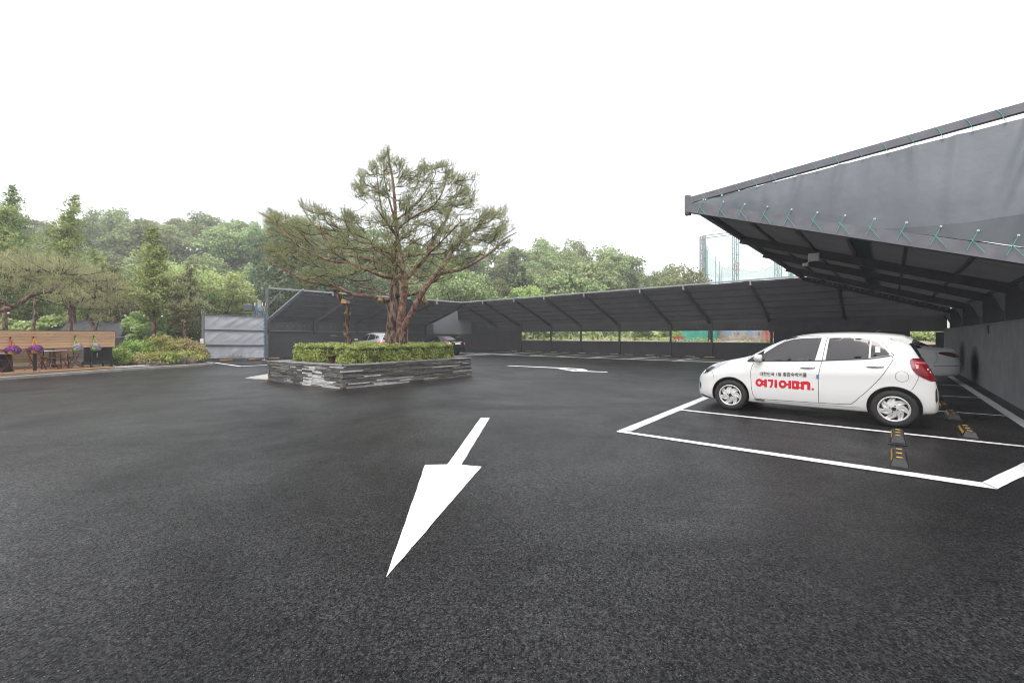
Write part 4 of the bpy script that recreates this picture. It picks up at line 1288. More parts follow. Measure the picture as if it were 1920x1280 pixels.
for s in (1, -1):
    decal(bv, [[(-1.98,.905),(-2.05,.945),(-2.2,.95),(-2.36,.92),(-2.44,.84),(-2.46,.79),(-2.35,.79),(-2.2,.83),(-2.08,.87)]], 'side', mat('dark_red_lamp', (.10,.006,.01), .1, coat=1.0), 'taillight', t2, s, .010, .04, thick=.02)
    seam_line(bv, [(-1.9,.52),(-2.2,.535),(-2.44,.545)], t2, s, .012, 'bumper_gap', SEAM)
    seam_line(bv, [(-1.95,.95),(-1.98,.75),(-1.9,.58)], t2, s, .006, 'bumper_gap', SEAM)
    seam_line(bv, [(-.4,.25),(-.4,.9),(-.42,1.38)], t2, s, .008, 'door_gap', SEAM)
# silver compact SUV behind the hedge
SUV = [(2.15,.62,.32,.52,.56,.5,.60,.42),(2.1,.78,.26,.68,.70,.66,.75,.55),(1.95,.92,.23,.82,.83,.78,.89,.62),(1.6,1.02,.22,.88,.94,.82,.99,.64),(1.1,1.09,.22,.905,1.01,.83,1.06,.65),(.85,1.13,.22,.91,1.03,.83,1.09,.65),(.5,1.34,.22,.91,1.05,.82,1.27,.64),(.1,1.55,.22,.91,1.07,.81,1.47,.62),(-.3,1.645,.22,.91,1.09,.80,1.56,.60),(-.8,1.66,.22,.91,1.13,.79,1.57,.59),(-1.3,1.63,.23,.905,1.18,.775,1.53,.57),(-1.7,1.56,.24,.90,1.20,.76,1.46,.56),(-1.9,1.46,.25,.89,1.18,.75,1.36,.56),(-2.03,1.27,.26,.87,1.10,.74,1.20,.57),(-2.12,1.08,.27,.84,.98,.73,1.04,.60),(-2.18,.85,.28,.80,.78,.72,.83,.60),(-2.23,.66,.36,.70,.62,.68,.65,.56)]
suvg = [[(.80,1.09),(.45,1.30),(.1,1.46),(-.2,1.53),(-.42,1.54),(-.38,1.12)],[(-.48,1.545),(-.95,1.53),(-1.2,1.49),(-1.24,1.22),(-.44,1.13)],[(-1.29,1.48),(-1.5,1.42),(-1.66,1.33),(-1.30,1.235)]]
t3 = thing('compact_suv', 'silver compact SUV parked behind the hedge under the left canopy', 'car', W(15.35, 23.8 + 2.25), ROT_UV + R(90))
other_car(t3, SUV, SILVER, (1.3, -1.35), suvg, [(-.52,1.46),(.52,1.46),(.62,1.20),(.5,1.13),(-.5,1.13),(-.62,1.20)], r=.34, rimr=.23, tails=[[(-1.72,1.10),(-1.95,1.13),(-2.10,1.08),(-2.16,.96),(-2.02,.93),(-1.86,.98)]], details=((-.28,1.0),(-1.15,1.05)))
# black sedan
t4 = thing('sedan_car', 'black sedan with bright red tail lamps parked near the far corner', 'car', W(20.75, 23.8 + 2.45), ROT_UV + R(90))
bv = other_car(t4, SED, BLACKCAR, (1.42, -1.42), sedg, [(-.56,1.35),(.56,1.35),(.66,1.12),(-.66,1.12)], tails=[[(-2.18,.98),(-2.36,.97),(-2.44,.90),(-2.465,.74),(-2.28,.74),(-2.2,.85)]], details=((-.28,.88),(-1.1,.90)))
for s in (1, -1):
    decal(bv, [[(-2.30,.90),(-2.44,.88),(-2.45,.83),(-2.31,.84)]], 'side', WHITEP, 'reversing_lamp', t4, s, .016, .03)
    decal(bv, [[(s*.80-.12,.72),(s*.80+.0,.72),(s*.80,.97),(s*.8-.12,.97)] if s > 0 else [(-.80,.72),(-.68,.72),(-.68,.97),(-.80,.97)]], 'end', REDL2, 'taillight', t4, -1, .012, .04)
decal(bv, [[(-.4,.965),(.4,.965),(.4,.985),(-.4,.985)]], 'end', CHROME, 'chrome_strip', t4, -1, .012, .04)
mb = MB(); mb.bar(Vector((-2.3,-.62,1.12)), Vector((-2.3,.62,1.12)), .10, .02); mb.bar(Vector((-2.28,-.55,1.06)), Vector((-2.28,-.55,1.12)), .05,.03, up=Vector((1,0,0))); mb.bar(Vector((-2.28,.55,1.06)), Vector((-2.28,.55,1.12)), .05,.03, up=Vector((1,0,0))); mb.build('boot_spoiler', BLACKCAR, t4)
for tt_, mm, x, z, w in ((t3, SILVER, .70, 1.16, .91), (t4, BLACKCAR, .72, 1.03, .905), (t2, sw, .72, 1.03, .905)):
    for s in (1, -1):
        mb = MB(); mb.cbox((-.07,-.11,-.07),(.07,.11,.07),.03, Matrix.Translation((x, s*(w+.06), z))); mb.build('mirror', mm, tt_, autosmooth=True)

# ------------------------------------------------------------------ wheel stops
RUB = mat('black_rubber', (0.012,0.012,0.013), 0.6, col2=(0.028,0.028,0.030), scale=30, bump=.3, bscale=120, bdist=.004)
YEL = mat('yellow_reflector', (0.62,0.36,0.03), 0.45, col2=(0.50,0.30,0.05), scale=25)
YELP = mat('faded_yellow', (0.55,0.40,0.20), 0.55)
ORA = mat('orange_reflector', (0.62,0.24,0.06), 0.5)
def stop_proto(L, lab, yel, loc, rz, group):
    """length along x, front face towards +y"""
    o = thing('wheel_stop', lab, 'wheel stop', loc, rz, group)
    h = L/2; mb = MB()
    def ring(x, a): return [(x, -.085+a, 0), (x, -.055+a*.6, .10), (x, .045-a*.6, .10), (x, .085-a, 0)]
    xs = [(-h,.0,0,.02),(-h+.05,.0,1,0),(h-.05,.0,1,0),(h,.0,0,.02)]
    vs = []
    for x, _, full, a in xs:
        zt = .10 if full else .03
        vs += [(x, -.085+a, 0), (x, -.055 if full else -.075, zt), (x, .045 if full else .07, zt), (x, .085-a, 0)]
    fs = [(i*4+j, i*4+j+1, (i+1)*4+j+1, (i+1)*4+j) for i in range(3) for j in range(3)] + [(0,3,2,1),(12,13,14,15)]
    mb.add(vs, fs); mb.cbox((-h-.015,-.10,0),(h+.015,.10,.014),.004); mb.build('rubber_block', RUB, o)
    # front face strip and three small reflectors on top
    mb = MB(); mb.add([(-h+.08, .0685, .062), (h-.08, .0685, .062), (h-.08, .0545, .094), (-h+.08, .0545, .094)], [(0,1,2,3)])
    n_ = mb.build('reflector_strip', yel, o)
    for k in (-1, 0, 1):
        mb = MB(); mb.cbox((-.018+k*h*.62, -.03, .099),(.018+k*h*.62, .022, .106),.002); mb.build('reflector', yel, o)
    return o
g1 = 'black wheel stops in the stalls on the right'
p1 = stop_proto(.76, 'black rubber wheel stop with yellow reflectors nearest the stall end line', YEL, W(6.62, -.06), ROT_UV, g1)
index_kids()
labs = ['second wheel stop, behind the nearest one, just before the hatchback stall line', 'first wheel stop behind the white hatchback, beside its rear wheel', 'wheel stop behind the far side of the white hatchback', 'first wheel stop in the empty stall beyond the hatchback', 'second wheel stop in the empty stall beyond the hatchback']
for (u, v), lb in zip(((8.02, -.06), (9.08, -.82), (10.85, -.80), (12.15, -.78), (13.6, -.78)), labs):
    clone(p1, W(u, v), ROT_UV, lb)
clone(p1, W(15.4, -.78), ROT_UV, 'wheel stop in the stall just before the white sedan, the one nearer the hatchback')
clone(p1, W(16.6, -.78), ROT_UV, 'wheel stop right beside the stall line of the white sedan')
g2 = 'wheel stops along the back wall'
p2 = None
spx = [(440,485),(533,582),(606,655),(708,762),(790,845),(902,960),(993,1055),(1118,1185),(1220,1288),(1363,1438),(1475,1552),(1637,1722),(1770,1860)]
for i, (a, b) in enumerate(spx):
    xa, xb = 840 + a*.2708, 840 + b*.2708
    us = UB - .75
    va, vb = vat(xa, us), vat(xb, us)
    L = abs(va - vb)
    lb = 'low wheel stop with a yellow top under the slotted back wall, %s from the left' % ('first,second,third,fourth,fifth,sixth,seventh,eighth,ninth,tenth,eleventh,twelfth,thirteenth'.split(',')[i])
    if p2 is None:
        p2 = stop_proto(.8, lb, YELP, W(us, (va+vb)/2), ROT_UV + R(90), g2); index_kids(); o = p2
    else:
        o = clone(p2, W(us, (va+vb)/2), ROT_UV + R(90), lb)
g3 = 'orange wheel stops beside the sheeted screen'
p3 = None
for i, (a, b) in enumerate(((411,436),(465,490.5),(501.5,524))):
    y = (676.2, 674.8, 673.0)[i]
    A, B = G(a, y+1), G(b, y)
    d = B - A
    lb = ('orange striped wheel stop under the left end of the screen', 'orange striped wheel stop under the right end of the screen', 'orange striped wheel stop just right of the corner post')[i]
    if p3 is None:
        p3 = stop_proto(.8, lb, ORA, (A+B)/2, math.atan2(d.y, d.x) + math.pi, g3); index_kids()
    else: clone(p3, (A+B)/2, math.atan2(d.y, d.x) + math.pi, lb)
# ------------------------------------------------------------------ planter of stacked slate
PC = G(642.6, 729.5); PL = G(503.4, 714); PR = G(883, 704)
PC.z = PL.z = PR.z = 0
PB = PL + (PR - PC)
PH = 0.62
t = thing('stone_planter', 'low square planter walled with thin stacked grey slates around the pine', 'planter', (PC+PB)/2, 0)
SL = [mat('slate_dark', (0.06,0.058,0.055), .8, col2=(.11,.105,.095), scale=9, bump=.5, bscale=60, bdist=.008, objvar=.35),
      mat('slate_grey', (0.12,0.118,0.11), .8, col2=(.19,.18,.165), scale=9, bump=.5, bscale=60, bdist=.008, objvar=.3),
      mat('slate_brown', (0.11,0.095,0.07), .85, col2=(.17,.15,.115), scale=9, bump=.5, bscale=60, bdist=.008, objvar=.3),
      mat('slate_pale', (0.42,0.42,0.42), .75, col2=(.60,.60,.60), scale=9, bump=.4, bscale=60, bdist=.008, objvar=.15)]
srng = random.Random(5)
def stone_row(root, A, B, nrm, pale_fn, budget, Llo, Lhi, stuff=False):
    """courses of thin stones from A to B; nrm points out of the wall"""
    d = (B - A); Lw = d.length; d = d / Lw
    z = 0.0; made = 0; sb = MB()
    while z < PH - .02:
        th = srng.choice((.026,.030,.034,.038,.044))
        th = min(th, PH - z)
        x = -srng.uniform(0, .2)
        while x < Lw:
            L = srng.uniform(Llo, Lhi)*(1 if srng.random() < .8 else .5)
            x0 = max(x, -.02); x1 = min(x + L, Lw + .02)
            if x1 - x0 > .03:
                pr = srng.uniform(0, .03); c = .003
                x0_, x1_ = x0 + .003, x1 - .003
                z0, z1 = z + .0025, z + th - .0025
                mb_ = MB() if not stuff else sb
                pts = []
                j = lambda a=.004: srng.uniform(-a, a)
                o = nrm*(.0+pr)
                fr = [A + d*(x0_+j()) + o + Z3*(z0+j(.002)) + nrm*j(), A + d*(x1_+j()) + o + Z3*(z0+j(.002)) + nrm*j(), A + d*(x1_+j(.012)) + o + Z3*(z1+j(.002)) + nrm*j(.006), A + d*(x0_+j(.012)) + o + Z3*(z1+j(.002)) + nrm*j(.006)]
                mid = [(fr[0]+fr[1])/2 + nrm*j(.006), (fr[2]+fr[3])/2 + nrm*j(.006)]
                bkk = [A + d*x0_ - nrm*.1 + Z3*z0, A + d*x1_ - nrm*.1 + Z3*z0, A + d*x1_ - nrm*.1 + Z3*z1, A + d*x0_ - nrm*.1 + Z3*z1]
                mb_.add(fr + mid + bkk, [(0,4,5,3),(4,1,2,5),(1,7,8,2),(0,3,9,6),(3,5,2,8,9),(0,6,7,1,4)])
                r = srng.random(); pf = pale_fn((x0+x1)/2/Lw, (z+th/2)/PH)
                mi = 3 if r < pf else (0 if r < pf + (1-pf)*.42 else (1 if r < pf + (1-pf)*.82 else 2))
                if not stuff:
                    me = mb_.mesh('slate'); bm = bmesh.new(); bm.from_mesh(me); bmesh.ops.recalc_face_normals(bm, faces=bm.faces); bm.to_mesh(me); bm.free()
                    link_mesh('stone', me, SL[mi], root, True)
                    made += 1
            x += L
        z += th
    if stuff:
        o = sb.build('stones', SL[1], root, True); o['kind'] = 'stuff'
    return made
nL = Vector((-(PC-PL).y, (PC-PL).x, 0)).normalized()
if nL.dot(Vector((0,-1,0))) < 0: nL = -nL
nR = Vector((-(PR-PC).y, (PR-PC).x, 0)).normalized()
if nR.dot(Vector((0,-1,0))) < 0: nR = -nR
def paleL(s, h):
    p = .07
    if h < .62 and .45 + h*.18 < s < .97 - h*.45: p = .85
    if .55 < s < .75 and h < .95 and h >= .62: p = .3
    return p
def paleR(s, h):
    p = .035
    if h < .3 and .18 + h*.3 < s < .42 + h*.1: p = .8
    if s > .85: p = .22
    return p
n1 = stone_row(t, PL, PC, nL, paleL, 150, .26, .62)
n2 = stone_row(t, PC, PR, nR, paleR, 150, .40, .95)
print('stones', n1, n2)
stone_row(t, PR, PB, -nL, paleR, 0, .5, .9, True)
stone_row(t, PB, PL, -nR, paleR, 0, .5, .9, True)
core = [PC + (PB-PC).normalized()*.14, PR + (PL-PR).normalized()*.14, PB + (PC-PB).normalized()*.14, PL + (PR-PL).normalized()*.14]
mb = MB(); mb.prism([(p.x, p.y) for p in core], 0, PH - .03); mb.build('core', mat('planter_core', (.03,.03,.03), .9), t, True)
CAPM = mat('slate_cap', (0.17,0.17,0.165), .6, col2=(.28,.28,.28), scale=5, bump=.4, bscale=40, bdist=.006, objvar=.2)
for A, B, n in ((PL, PC, nL), (PC, PR, nR), (PR, PB, -nL), (PB, PL, -nR)):
    d = (B-A).normalized(); L = (B-A).length; x = .0
    while x < L - .02:
        w = min(srng.uniform(.55, .95), L - x)
        c0 = A + d*(x+.004) + n*.03; c1 = A + d*(x+w-.004) + n*.03
        i0, i1 = (.30 if x == 0 else 0), (.30 if x + w > L - .03 else 0)
        mb = MB(); zt = PH + .028 + srng.uniform(0, .006)
        mb.prism([(p.x, p.y) for p in (c0, c1, c1 - n*.30 - d*i1, c0 - n*.30 + d*i0)], PH, zt); mb.build('cap_stone', CAPM, t, True)
        x += w
# soil and pale pebbles inside the ring
inn = [PC.lerp(PB, .05), PR.lerp(PL, .05), PB.lerp(PC, .05), PL.lerp(PR, .05)]
mb = MB(); mb.add([p + Z3*(PH - .02) for p in inn], [(0,1,2,3)]); mb.build('soil', BEDM, t, True)
mb = MB()
for k in range(500):
    a, b = srng.random(), srng.choice((srng.uniform(.055,.10), srng.uniform(.055,.08)))
    side = srng.random() < .5
    p = (PC + (PR-PC)*a + (PL-PC)*b) if side else (PC + (PL-PC)*a + (PR-PC)*b)
    r = srng.uniform(.008, .02); mb.add([p + Z3*(PH-.02) + Vector(q)*r for q in ((1,0,0),(0,1,0),(-1,0,0),(0,-1,0),(0,0,.8),(0,0,-.4))], [(0,1,4),(1,2,4),(2,3,4),(3,0,4)])
o = mb.build('pebbles', mat('pale_pebble', (.45,.44,.42), .8), t, True); o['kind'] = 'stuff'

# ------------------------------------------------------------------ leaves
def rand_unit(n, r=rng):
    v = r.normal(size=(n, 3)); return v / np.linalg.norm(v, axis=1, keepdims=True)
def leaf_quads(cent, size, nrm=None, aspect=1.7, jitter=0.7, r=rng, bend=.25):
    """diamond shaped leaves: two triangles worth of quad, folded a little"""
    n = len(cent)
    N = rand_unit(n, r)
    if nrm is not None:
        N = nrm * (1-jitter) + N * jitter; N /= np.linalg.norm(N, axis=1, keepdims=True) + 1e-9
    A = np.cross(N, rand_unit(n, r)); A /= np.linalg.norm(A, axis=1, keepdims=True) + 1e-9
    B = np.cross(N, A)
    s = size if hasattr(size, '__len__') else np.full(n, size)
    s = (s * r.uniform(.7, 1.3, n))[:, None]
    q = np.stack([cent - A*s*aspect/2, cent + B*s/2 + N*s*bend*.3, cent + A*s*aspect/2, cent - B*s/2 + N*s*bend*.3], axis=1)
    return q.reshape(-1, 3)

HEDGE = leaf_mat('hedge_leaves', (0.10,0.135,0.03), (0.37,0.43,0.12), (0.72,0.76,0.34), scale=3.0, trans=.35, objvar=0.0, huevar=0)
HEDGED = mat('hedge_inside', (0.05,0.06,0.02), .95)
def hedge(name, label, poly, z0, z1, n, size=.030):
    """clipped hedge: poly is a closed world outline; leaves crowd its rounded skin"""
    for _ in range(2):
        poly = [q for i in range(len(poly)) for q in (poly[i].lerp(poly[(i+1) % len(poly)], .22 if _ == 0 else .25), poly[i].lerp(poly[(i+1) % len(poly)], .78 if _ == 0 else .75))] if False else [q for i in range(len(poly)) for q in ((lambda a, b: (a + (b-a)*min(.25, .26/max((b-a).length, .01)), b - (b-a)*min(.25, .26/max((b-a).length, .01))))(poly[i], poly[(i+1) % len(poly)]))]
    root = thing(name, label, 'hedge', (sum(p.x for p in poly)/len(poly), sum(p.y for p in poly)/len(poly), z0))
    # inner dark twig mass
    c = Vector((sum(p.x for p in poly)/len(poly), sum(p.y for p in poly)/len(poly), 0))
    per = []; 
    P = [Vector((p.x, p.y, 0)) for p in poly]
    lens = [(P[(i+1) % len(P)] - P[i]).length for i in range(len(P))]
    def inset(d):
        out = []
        m = len(P)
        for i in range(m):
            a, b, cc = P[i-1], P[i], P[(i+1) % m]
            d1 = (b-a).normalized(); d2 = (cc-b).normalized()
            n1_ = Vector((-d1.y, d1.x, 0)); n2_ = Vector((-d2.y, d2.x, 0))
            nn = (n1_ + n2_); nn /= max(nn.length_squared/2, .3)
            out.append(b + nn*d)
        return out
    ar = sum(P[i].x*P[(i+1)%len(P)].y - P[(i+1)%len(P)].x*P[i].y for i in range(len(P)))
    sgn = 1 if ar > 0 else -1
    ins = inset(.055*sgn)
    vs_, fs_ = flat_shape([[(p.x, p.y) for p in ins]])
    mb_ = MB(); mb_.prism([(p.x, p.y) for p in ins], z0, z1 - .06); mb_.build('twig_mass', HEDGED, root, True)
    cents = []; nr = []
    tot = sum(lens); H = z1 - z0
    for i in range(len(P)):
        a, b = P[i], P[(i+1) % len(P)]; d = (b-a).normalized(); nn = Vector((d.y, -d.x, 0))*sgn
        k = int(n*.55*lens[i]/tot)
        s = rng.random(k); q = rng.random(k)
        for j in range(k):
            p = a.lerp(b, s[j]); z = z0 + H*q[j]
            rd = max(0, (q[j] - .6)/.4); inn_ = .15*rd*rd
            bump = .09*noise.noise(Vector((p.x*2.6, p.y*2.6, z*3.0))) + .03*noise.noise(Vector((p.x*9, p.y*9, z*9)))
            off = bump - inn_ - abs(rng.normal())*.035 + (rng.random() < .04)*rng.uniform(.01,.05)
            cents.append(p + nn*off + Z3*(z)); nr.append(nn*(1-rd*.6) + Z3*(.35+rd*.6))
    xs = [p.x for p in P]; ys = [p.y for p in P]
    k = 0; pl = [(p.x, p.y) for p in P]
    while k < n*.45:
        x = rng.uniform(min(xs), max(xs)); y = rng.uniform(min(ys), max(ys))
        if pip((x, y), pl):
            bump = .06*noise.noise(Vector((x*2.6, y*2.6, 1))) + .03*noise.noise(Vector((x*8, y*8, 4)))
            shoot = (rng.random() < .09)*rng.uniform(.02, .10)
            cents.append(Vector((x, y, z1 + bump - abs(rng.normal())*.022 + shoot))); nr.append(Z3); k += 1
    cc = np.array([tuple(p) for p in cents]); nn = np.array([tuple(p) for p in nr])
    q = leaf_quads(cc, size, nn, 1.7, .62)
    me = np_mesh('leaves', q, 4)
    link_mesh('leaves', me, HEDGE, root, True)
    return root
def pp(a, b):   # a along PC->PR, b along PC->PL, in metres
    return PC + (PR-PC).normalized()*a + (PL-PC).normalized()*b
LR, LL = (PR-PC).length, (PL-PC).length
hz0, hz1 = PH - .02, 1.11
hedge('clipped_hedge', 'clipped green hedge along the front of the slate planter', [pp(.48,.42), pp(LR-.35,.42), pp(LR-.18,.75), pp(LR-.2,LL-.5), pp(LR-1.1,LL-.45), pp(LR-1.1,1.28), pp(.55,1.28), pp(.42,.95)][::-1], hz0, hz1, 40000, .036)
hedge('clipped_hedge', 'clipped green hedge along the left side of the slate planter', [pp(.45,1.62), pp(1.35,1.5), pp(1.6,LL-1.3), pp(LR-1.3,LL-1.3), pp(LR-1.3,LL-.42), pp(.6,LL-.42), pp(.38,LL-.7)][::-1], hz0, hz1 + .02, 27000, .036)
# terracotta pot in the gap
pot = pp(.62, 1.46)
t = thing('flower_pot', 'brown clay pot standing between the two hedges on the planter', 'pot', pot + Z3*PH)
mb = MB(); mb.lathe([(.07,0),(.085,.04),(.11,.20),(.125,.20),(.125,.24),(.105,.24),(.10,.2),(0,.2)], 20); mb.build('pot_body', mat('clay', (.10,.05,.04), .6), t, smooth=True)
# fallen needles and litter round the planter
mb = MB()
for k in range(900):
    s = srng.random(); side = srng.random() < .55
    A, B, n = (PL, PC, nL) if side else (PC, PR, nR)
    p = A.lerp(B, s) + n*abs(srng.gauss(.1, .55)); a = srng.uniform(0, 6.28); L = srng.uniform(.012, .03)
    d = Vector((math.cos(a), math.sin(a), 0))*L; w = Vector((-d.y, d.x, 0))*.3
    mb.add([p - d + Z3*.004, p + w + Z3*.008, p + d + Z3*.004, p - w + Z3*.005], [(0,1,2,3)])
o = mb.build('fallen_needles', mat('dry_litter', (.20,.09,.055), .9, col2=(.34,.22,.13), scale=20), None); o['kind'] = 'stuff'; o['label'] = 'reddish litter scattered on the asphalt around the planter'; o['category'] = 'litter'

# ------------------------------------------------------------------ the big pine
BARK = mat('pine_bark', (0.035,0.022,0.016), .9, col2=(.30,.20,.15), scale=11, detail=8, bump=1.0, bscale=20, bdist=.05, stretch=(1,1,.35), lo=.42, hi=.62)
BARKR = mat('red_pine_bark', (0.095,0.043,0.030), .85, col2=(.40,.24,.175), scale=9, detail=7, bump=1, bscale=22, bdist=.03, lo=.40, hi=.66)
NEEDLE = leaf_mat('pine_needles', (0.08,0.095,0.045), (0.29,0.315,0.145), (0.60,0.61,0.31), scale=2.4, trans=.34, objvar=0, huevar=0)
TWIG = mat('pine_twig', (0.028,0.018,0.014), .9)
trng = random.Random(21); nrng = np.random.default_rng(5)
TZ = 14.55
def q6(x, y, dz=0.0):
    px_, py_ = 470 + x*.3125, 260 + y*.3125
    return PZ(px_, py_, TZ + dz)
t = thing('pine_tree', 'large spreading red pine with several trunks in the slate planter', 'tree', (q6(870,1230).x, TZ, PH))
BIG = t
limbs = []   # (points with depth, r0, r1, material)
def limb(pts, r0, r1, mt=None, n=10):
    P_ = catmull([q6(*p) for p in pts], 5)
    L = len(P_); rad = [r0 + (r1-r0)*(i/(L-1))**.85 for i in range(L)]
    limbs.append((P_, rad, mt)); return P_
limb([(840,1260,.0),(845,1180,.0),(850,1100,.02),(858,1000,.05),(862,900,.10),(860,800,.15),(862,700,.1),(864,620,0)], .235, .10, 0)
limb([(905,1260,-.1),(905,1190,-.1),(910,1140,-.1)], .25, .20, 0)
limb([(900,1180,-.1),(900,1090,-.15),(915,980,-.2),(922,880,-.2),(912,790,-.15),(898,700,-.1),(882,610,0),(872,540,.0),(868,450,.05),(862,340,.05),(850,230,.05),(832,140,0),(822,70,0)], .15, .022, 1)
limb([(905,1160,-.12),(935,1100,-.3),(985,1010,-.5),(1030,925,-.6),(1062,878,-.6),(1120,810,-.5),(1180,730,-.4),(1232,640,-.3),(1290,590,-.2),(1370,520,0),(1450,440,.1)], .125, .02, 1)
limb([(1120,812,-.5),(1180,800,-.7),(1260,785,-.9),(1350,740,-1.1),(1450,675,-1.2),(1520,605,-1.2),(1600,560,-1.2)], .072, .014, 1)
limb([(925,850,-.2),(985,785,.1),(1058,705,.5),(1092,612,.8),(1150,528,1.0),(1190,450,1.1),(1222,380,1.2),(1262,295,1.2),(1292,205,1.2)], .088, .014, 1)
limb([(905,712,-.1),(960,702,-.4),(1030,693,-.8),(1150,688,-1.2),(1230,640,-1.5),(1330,600,-1.8)], .045, .012, 1)
limb([(885,715,0),(840,695,.3),(790,670,.6),(720,630,1.0),(640,612,1.4),(585,535,1.6),(560,470,1.7)], .06, .012, 1)
limb([(905,835,-.2),(850,832,-.4),(790,825,-.6),(700,785,-.8),(600,748,-1.0),(500,735,-1.2),(400,705,-1.3),(300,650,-1.3),(200,565,-1.3),(120,482,-1.3),(45,440,-1.3)], .078, .012, 1)
limb([(600,748,-1.0),(520,695,-1.2),(480,640,-1.4),(440,580,-1.5),(390,520,-1.6)], .04, .012, 1)
limb([(838,785,.15),(800,758,.3),(745,735,.5),(690,718,.8),(600,705,1.1),(520,700,1.4),(440,665,1.6),(350,600,1.8),(260,560,1.9)], .06, .012, 1)
limb([(858,650,0),(780,664,.3),(700,672,.6),(620,664,.9),(540,648,1.2),(470,600,1.4),(400,550,1.5),(340,465,1.6),(280,362,1.6)], .048, .010, 1)
limb([(852,965,.05),(800,968,-.1),(750,952,-.3),(690,942,-.5),(600,930,-.7),(520,888,-.8),(430,870,-.9),(330,850,-1.0),(230,800,-1.1),(150,760,-1.1),(80,715,-1.1)], .085, .012, 1)
limb([(845,945,0),(800,925,.4),(755,905,.8),(700,895,1.3),(600,870,1.7),(500,860,2.0)], .045, .010, 1)
limb([(880,945,0),(950,938,-.1),(1020,918,-.2),(1060,880,-.1),(1110,850,.2),(1160,800,.6),(1240,760,1.0),(1330,700,1.4)], .06, .012, 0)
limb([(835,1045,0),(815,990,-.1),(790,960,-.2)], .06, .04, 0)
limb([(880,590,0),(822,515,-.3),(790,440,-.6),(770,330,-.8),(752,170,-.9)], .05, .010, 1)
limb([(866,490,.05),(835,380,-.2),(808,270,-.4),(795,140,-.5)], .042, .010, 1)
limb([(870,490,.05),(940,440,.4),(1000,380,.8),(1060,300,1.1),(1110,200,1.3),(1040,150,1.4)], .042, .010, 1)
limb([(870,560,0),(930,500,-.5),(1010,450,-1.0),(1100,400,-1.3),(1160,300,-1.5),(1190,170,-1.5)], .040, .010, 1)
limb([(868,620,0),(880,600,-.6),(850,540,-1.3),(800,480,-2.0),(740,400,-2.4)], .045, .010, 1)
limb([(868,640,0),(900,610,.7),(960,560,1.5),(1040,500,2.1),(1150,430,2.5)], .045, .010, 1)
limb([(905,800,-.15),(900,780,-.9),(860,740,-1.7),(800,690,-2.4),(700,620,-2.8)], .05, .010, 1)
limb([(1000,770,.1),(1040,720,-.8),(1110,650,-1.7),(1200,560,-2.2),(1280,480,-2.4)], .045, .010, 1)
limb([(865,760,.15),(890,720,1.2),(950,640,2.2),(1080,570,2.8),(1200,520,3.0)], .05, .010, 1)
limb([(862,740,.15),(800,700,1.3),(700,640,2.2),(580,590,2.8)], .05, .010, 1)
limb([(1262,585,-.2),(1262,520,-.25),(1255,440,-.3)], .022, .008, 0)
limb([(1090,860,-.3),(1130,845,-.5),(1160,832,-.6)], .03, .012, 0)
for mi, mt, nm in ((0, BARK, 'trunk'), (1, BARKR, 'limb')):
    for P_, rad, m_ in limbs:
        if m_ != mi: continue
        mb = MB(); mb.tube(P_, rad, 12 if rad[0] > .1 else 8, jit=.05 if rad[0] > .1 else .02); mb.build(nm, mt, t, True, smooth=True)
# crown: attraction points inside the outline, joined to the nearest wood
OUT = [(40,440),(120,430),(180,440),(260,480),(330,465),(270,360),(330,370),(400,410),(450,425),(520,450),(560,420),(640,440),(700,465),(760,470),(700,430),(610,345),(600,270),(640,190),(690,160),(760,90),(820,55),(900,95),(950,170),(960,240),(990,260),(1000,195),(1030,120),(1080,165),(1180,145),(1230,160),(1290,190),(1370,195),(1360,260),(1350,330),(1370,400),(1440,420),(1490,395),(1540,420),(1560,520),(1620,560),(1560,640),(1480,680),(1400,740),(1300,790),(1220,830),(1120,860),(1000,880),(900,880),(760,920),(640,900),(540,905),(430,890),(330,910),(250,830),(150,770),(60,700),(70,620),(80,540)]
nodes = []; nrad = []
for P_, rad, m_ in limbs:
    for p, r in zip(P_, rad):
        if r < .085 : nodes.append(p.copy()); nrad.append(r)
pts = []
while len(pts) < 1500:
    x, y = trng.uniform(40, 1620), trng.uniform(55, 910)
    if not pip((x, y), OUT): continue
    # how deep the crown is there
    e = 1 - ((x-850)/820)**2
    dmax = 3.0*math.sqrt(max(e, .02)) * (1 if y > 450 else .62)
    dz = trng.uniform(-1, 1)*dmax
    # layered: keep the sheets of foliage above limbs
    L = noise.noise(Vector((x*.006, y*.016, dz*.55)))
    if L < -.16 and trng.random() < .85: continue
    if y < 470 and trng.random() < .34: continue
    if noise.noise(Vector((x*.011, y*.013, dz*.9 + 4))) < -.10: continue
    if dz < -.5 and y > 480 and trng.random() < .5: continue
    if x < 620 and y > 560 and trng.random() < .30: continue
    # hollow under the middle, where bare limbs show
    if 560 < x < 1150 and y > 600 and abs(dz) < 1.6 and trng.random() < .80: continue
    if y > 840 and 450 < x < 1150 and trng.random() < .5: continue
    # compensate the perspective so that the far side fills the same outline
    pts.append(q6(x, y, dz) + Z3*trng.uniform(-.06,.06))
kd_nodes = list(nodes)
tw = MB(); tips = []
cx = q6(862, 700).x
order = sorted(pts, key=lambda p: min((p - n).length for n in nodes[::3]))
kd = KDTree(6000); 
def rebuild(ns):
    kd = KDTree(len(ns))
    for i, p in enumerate(ns): kd.insert(p, i)
    kd.balance(); return kd
kd = rebuild(nodes); fresh = 0; newn = []
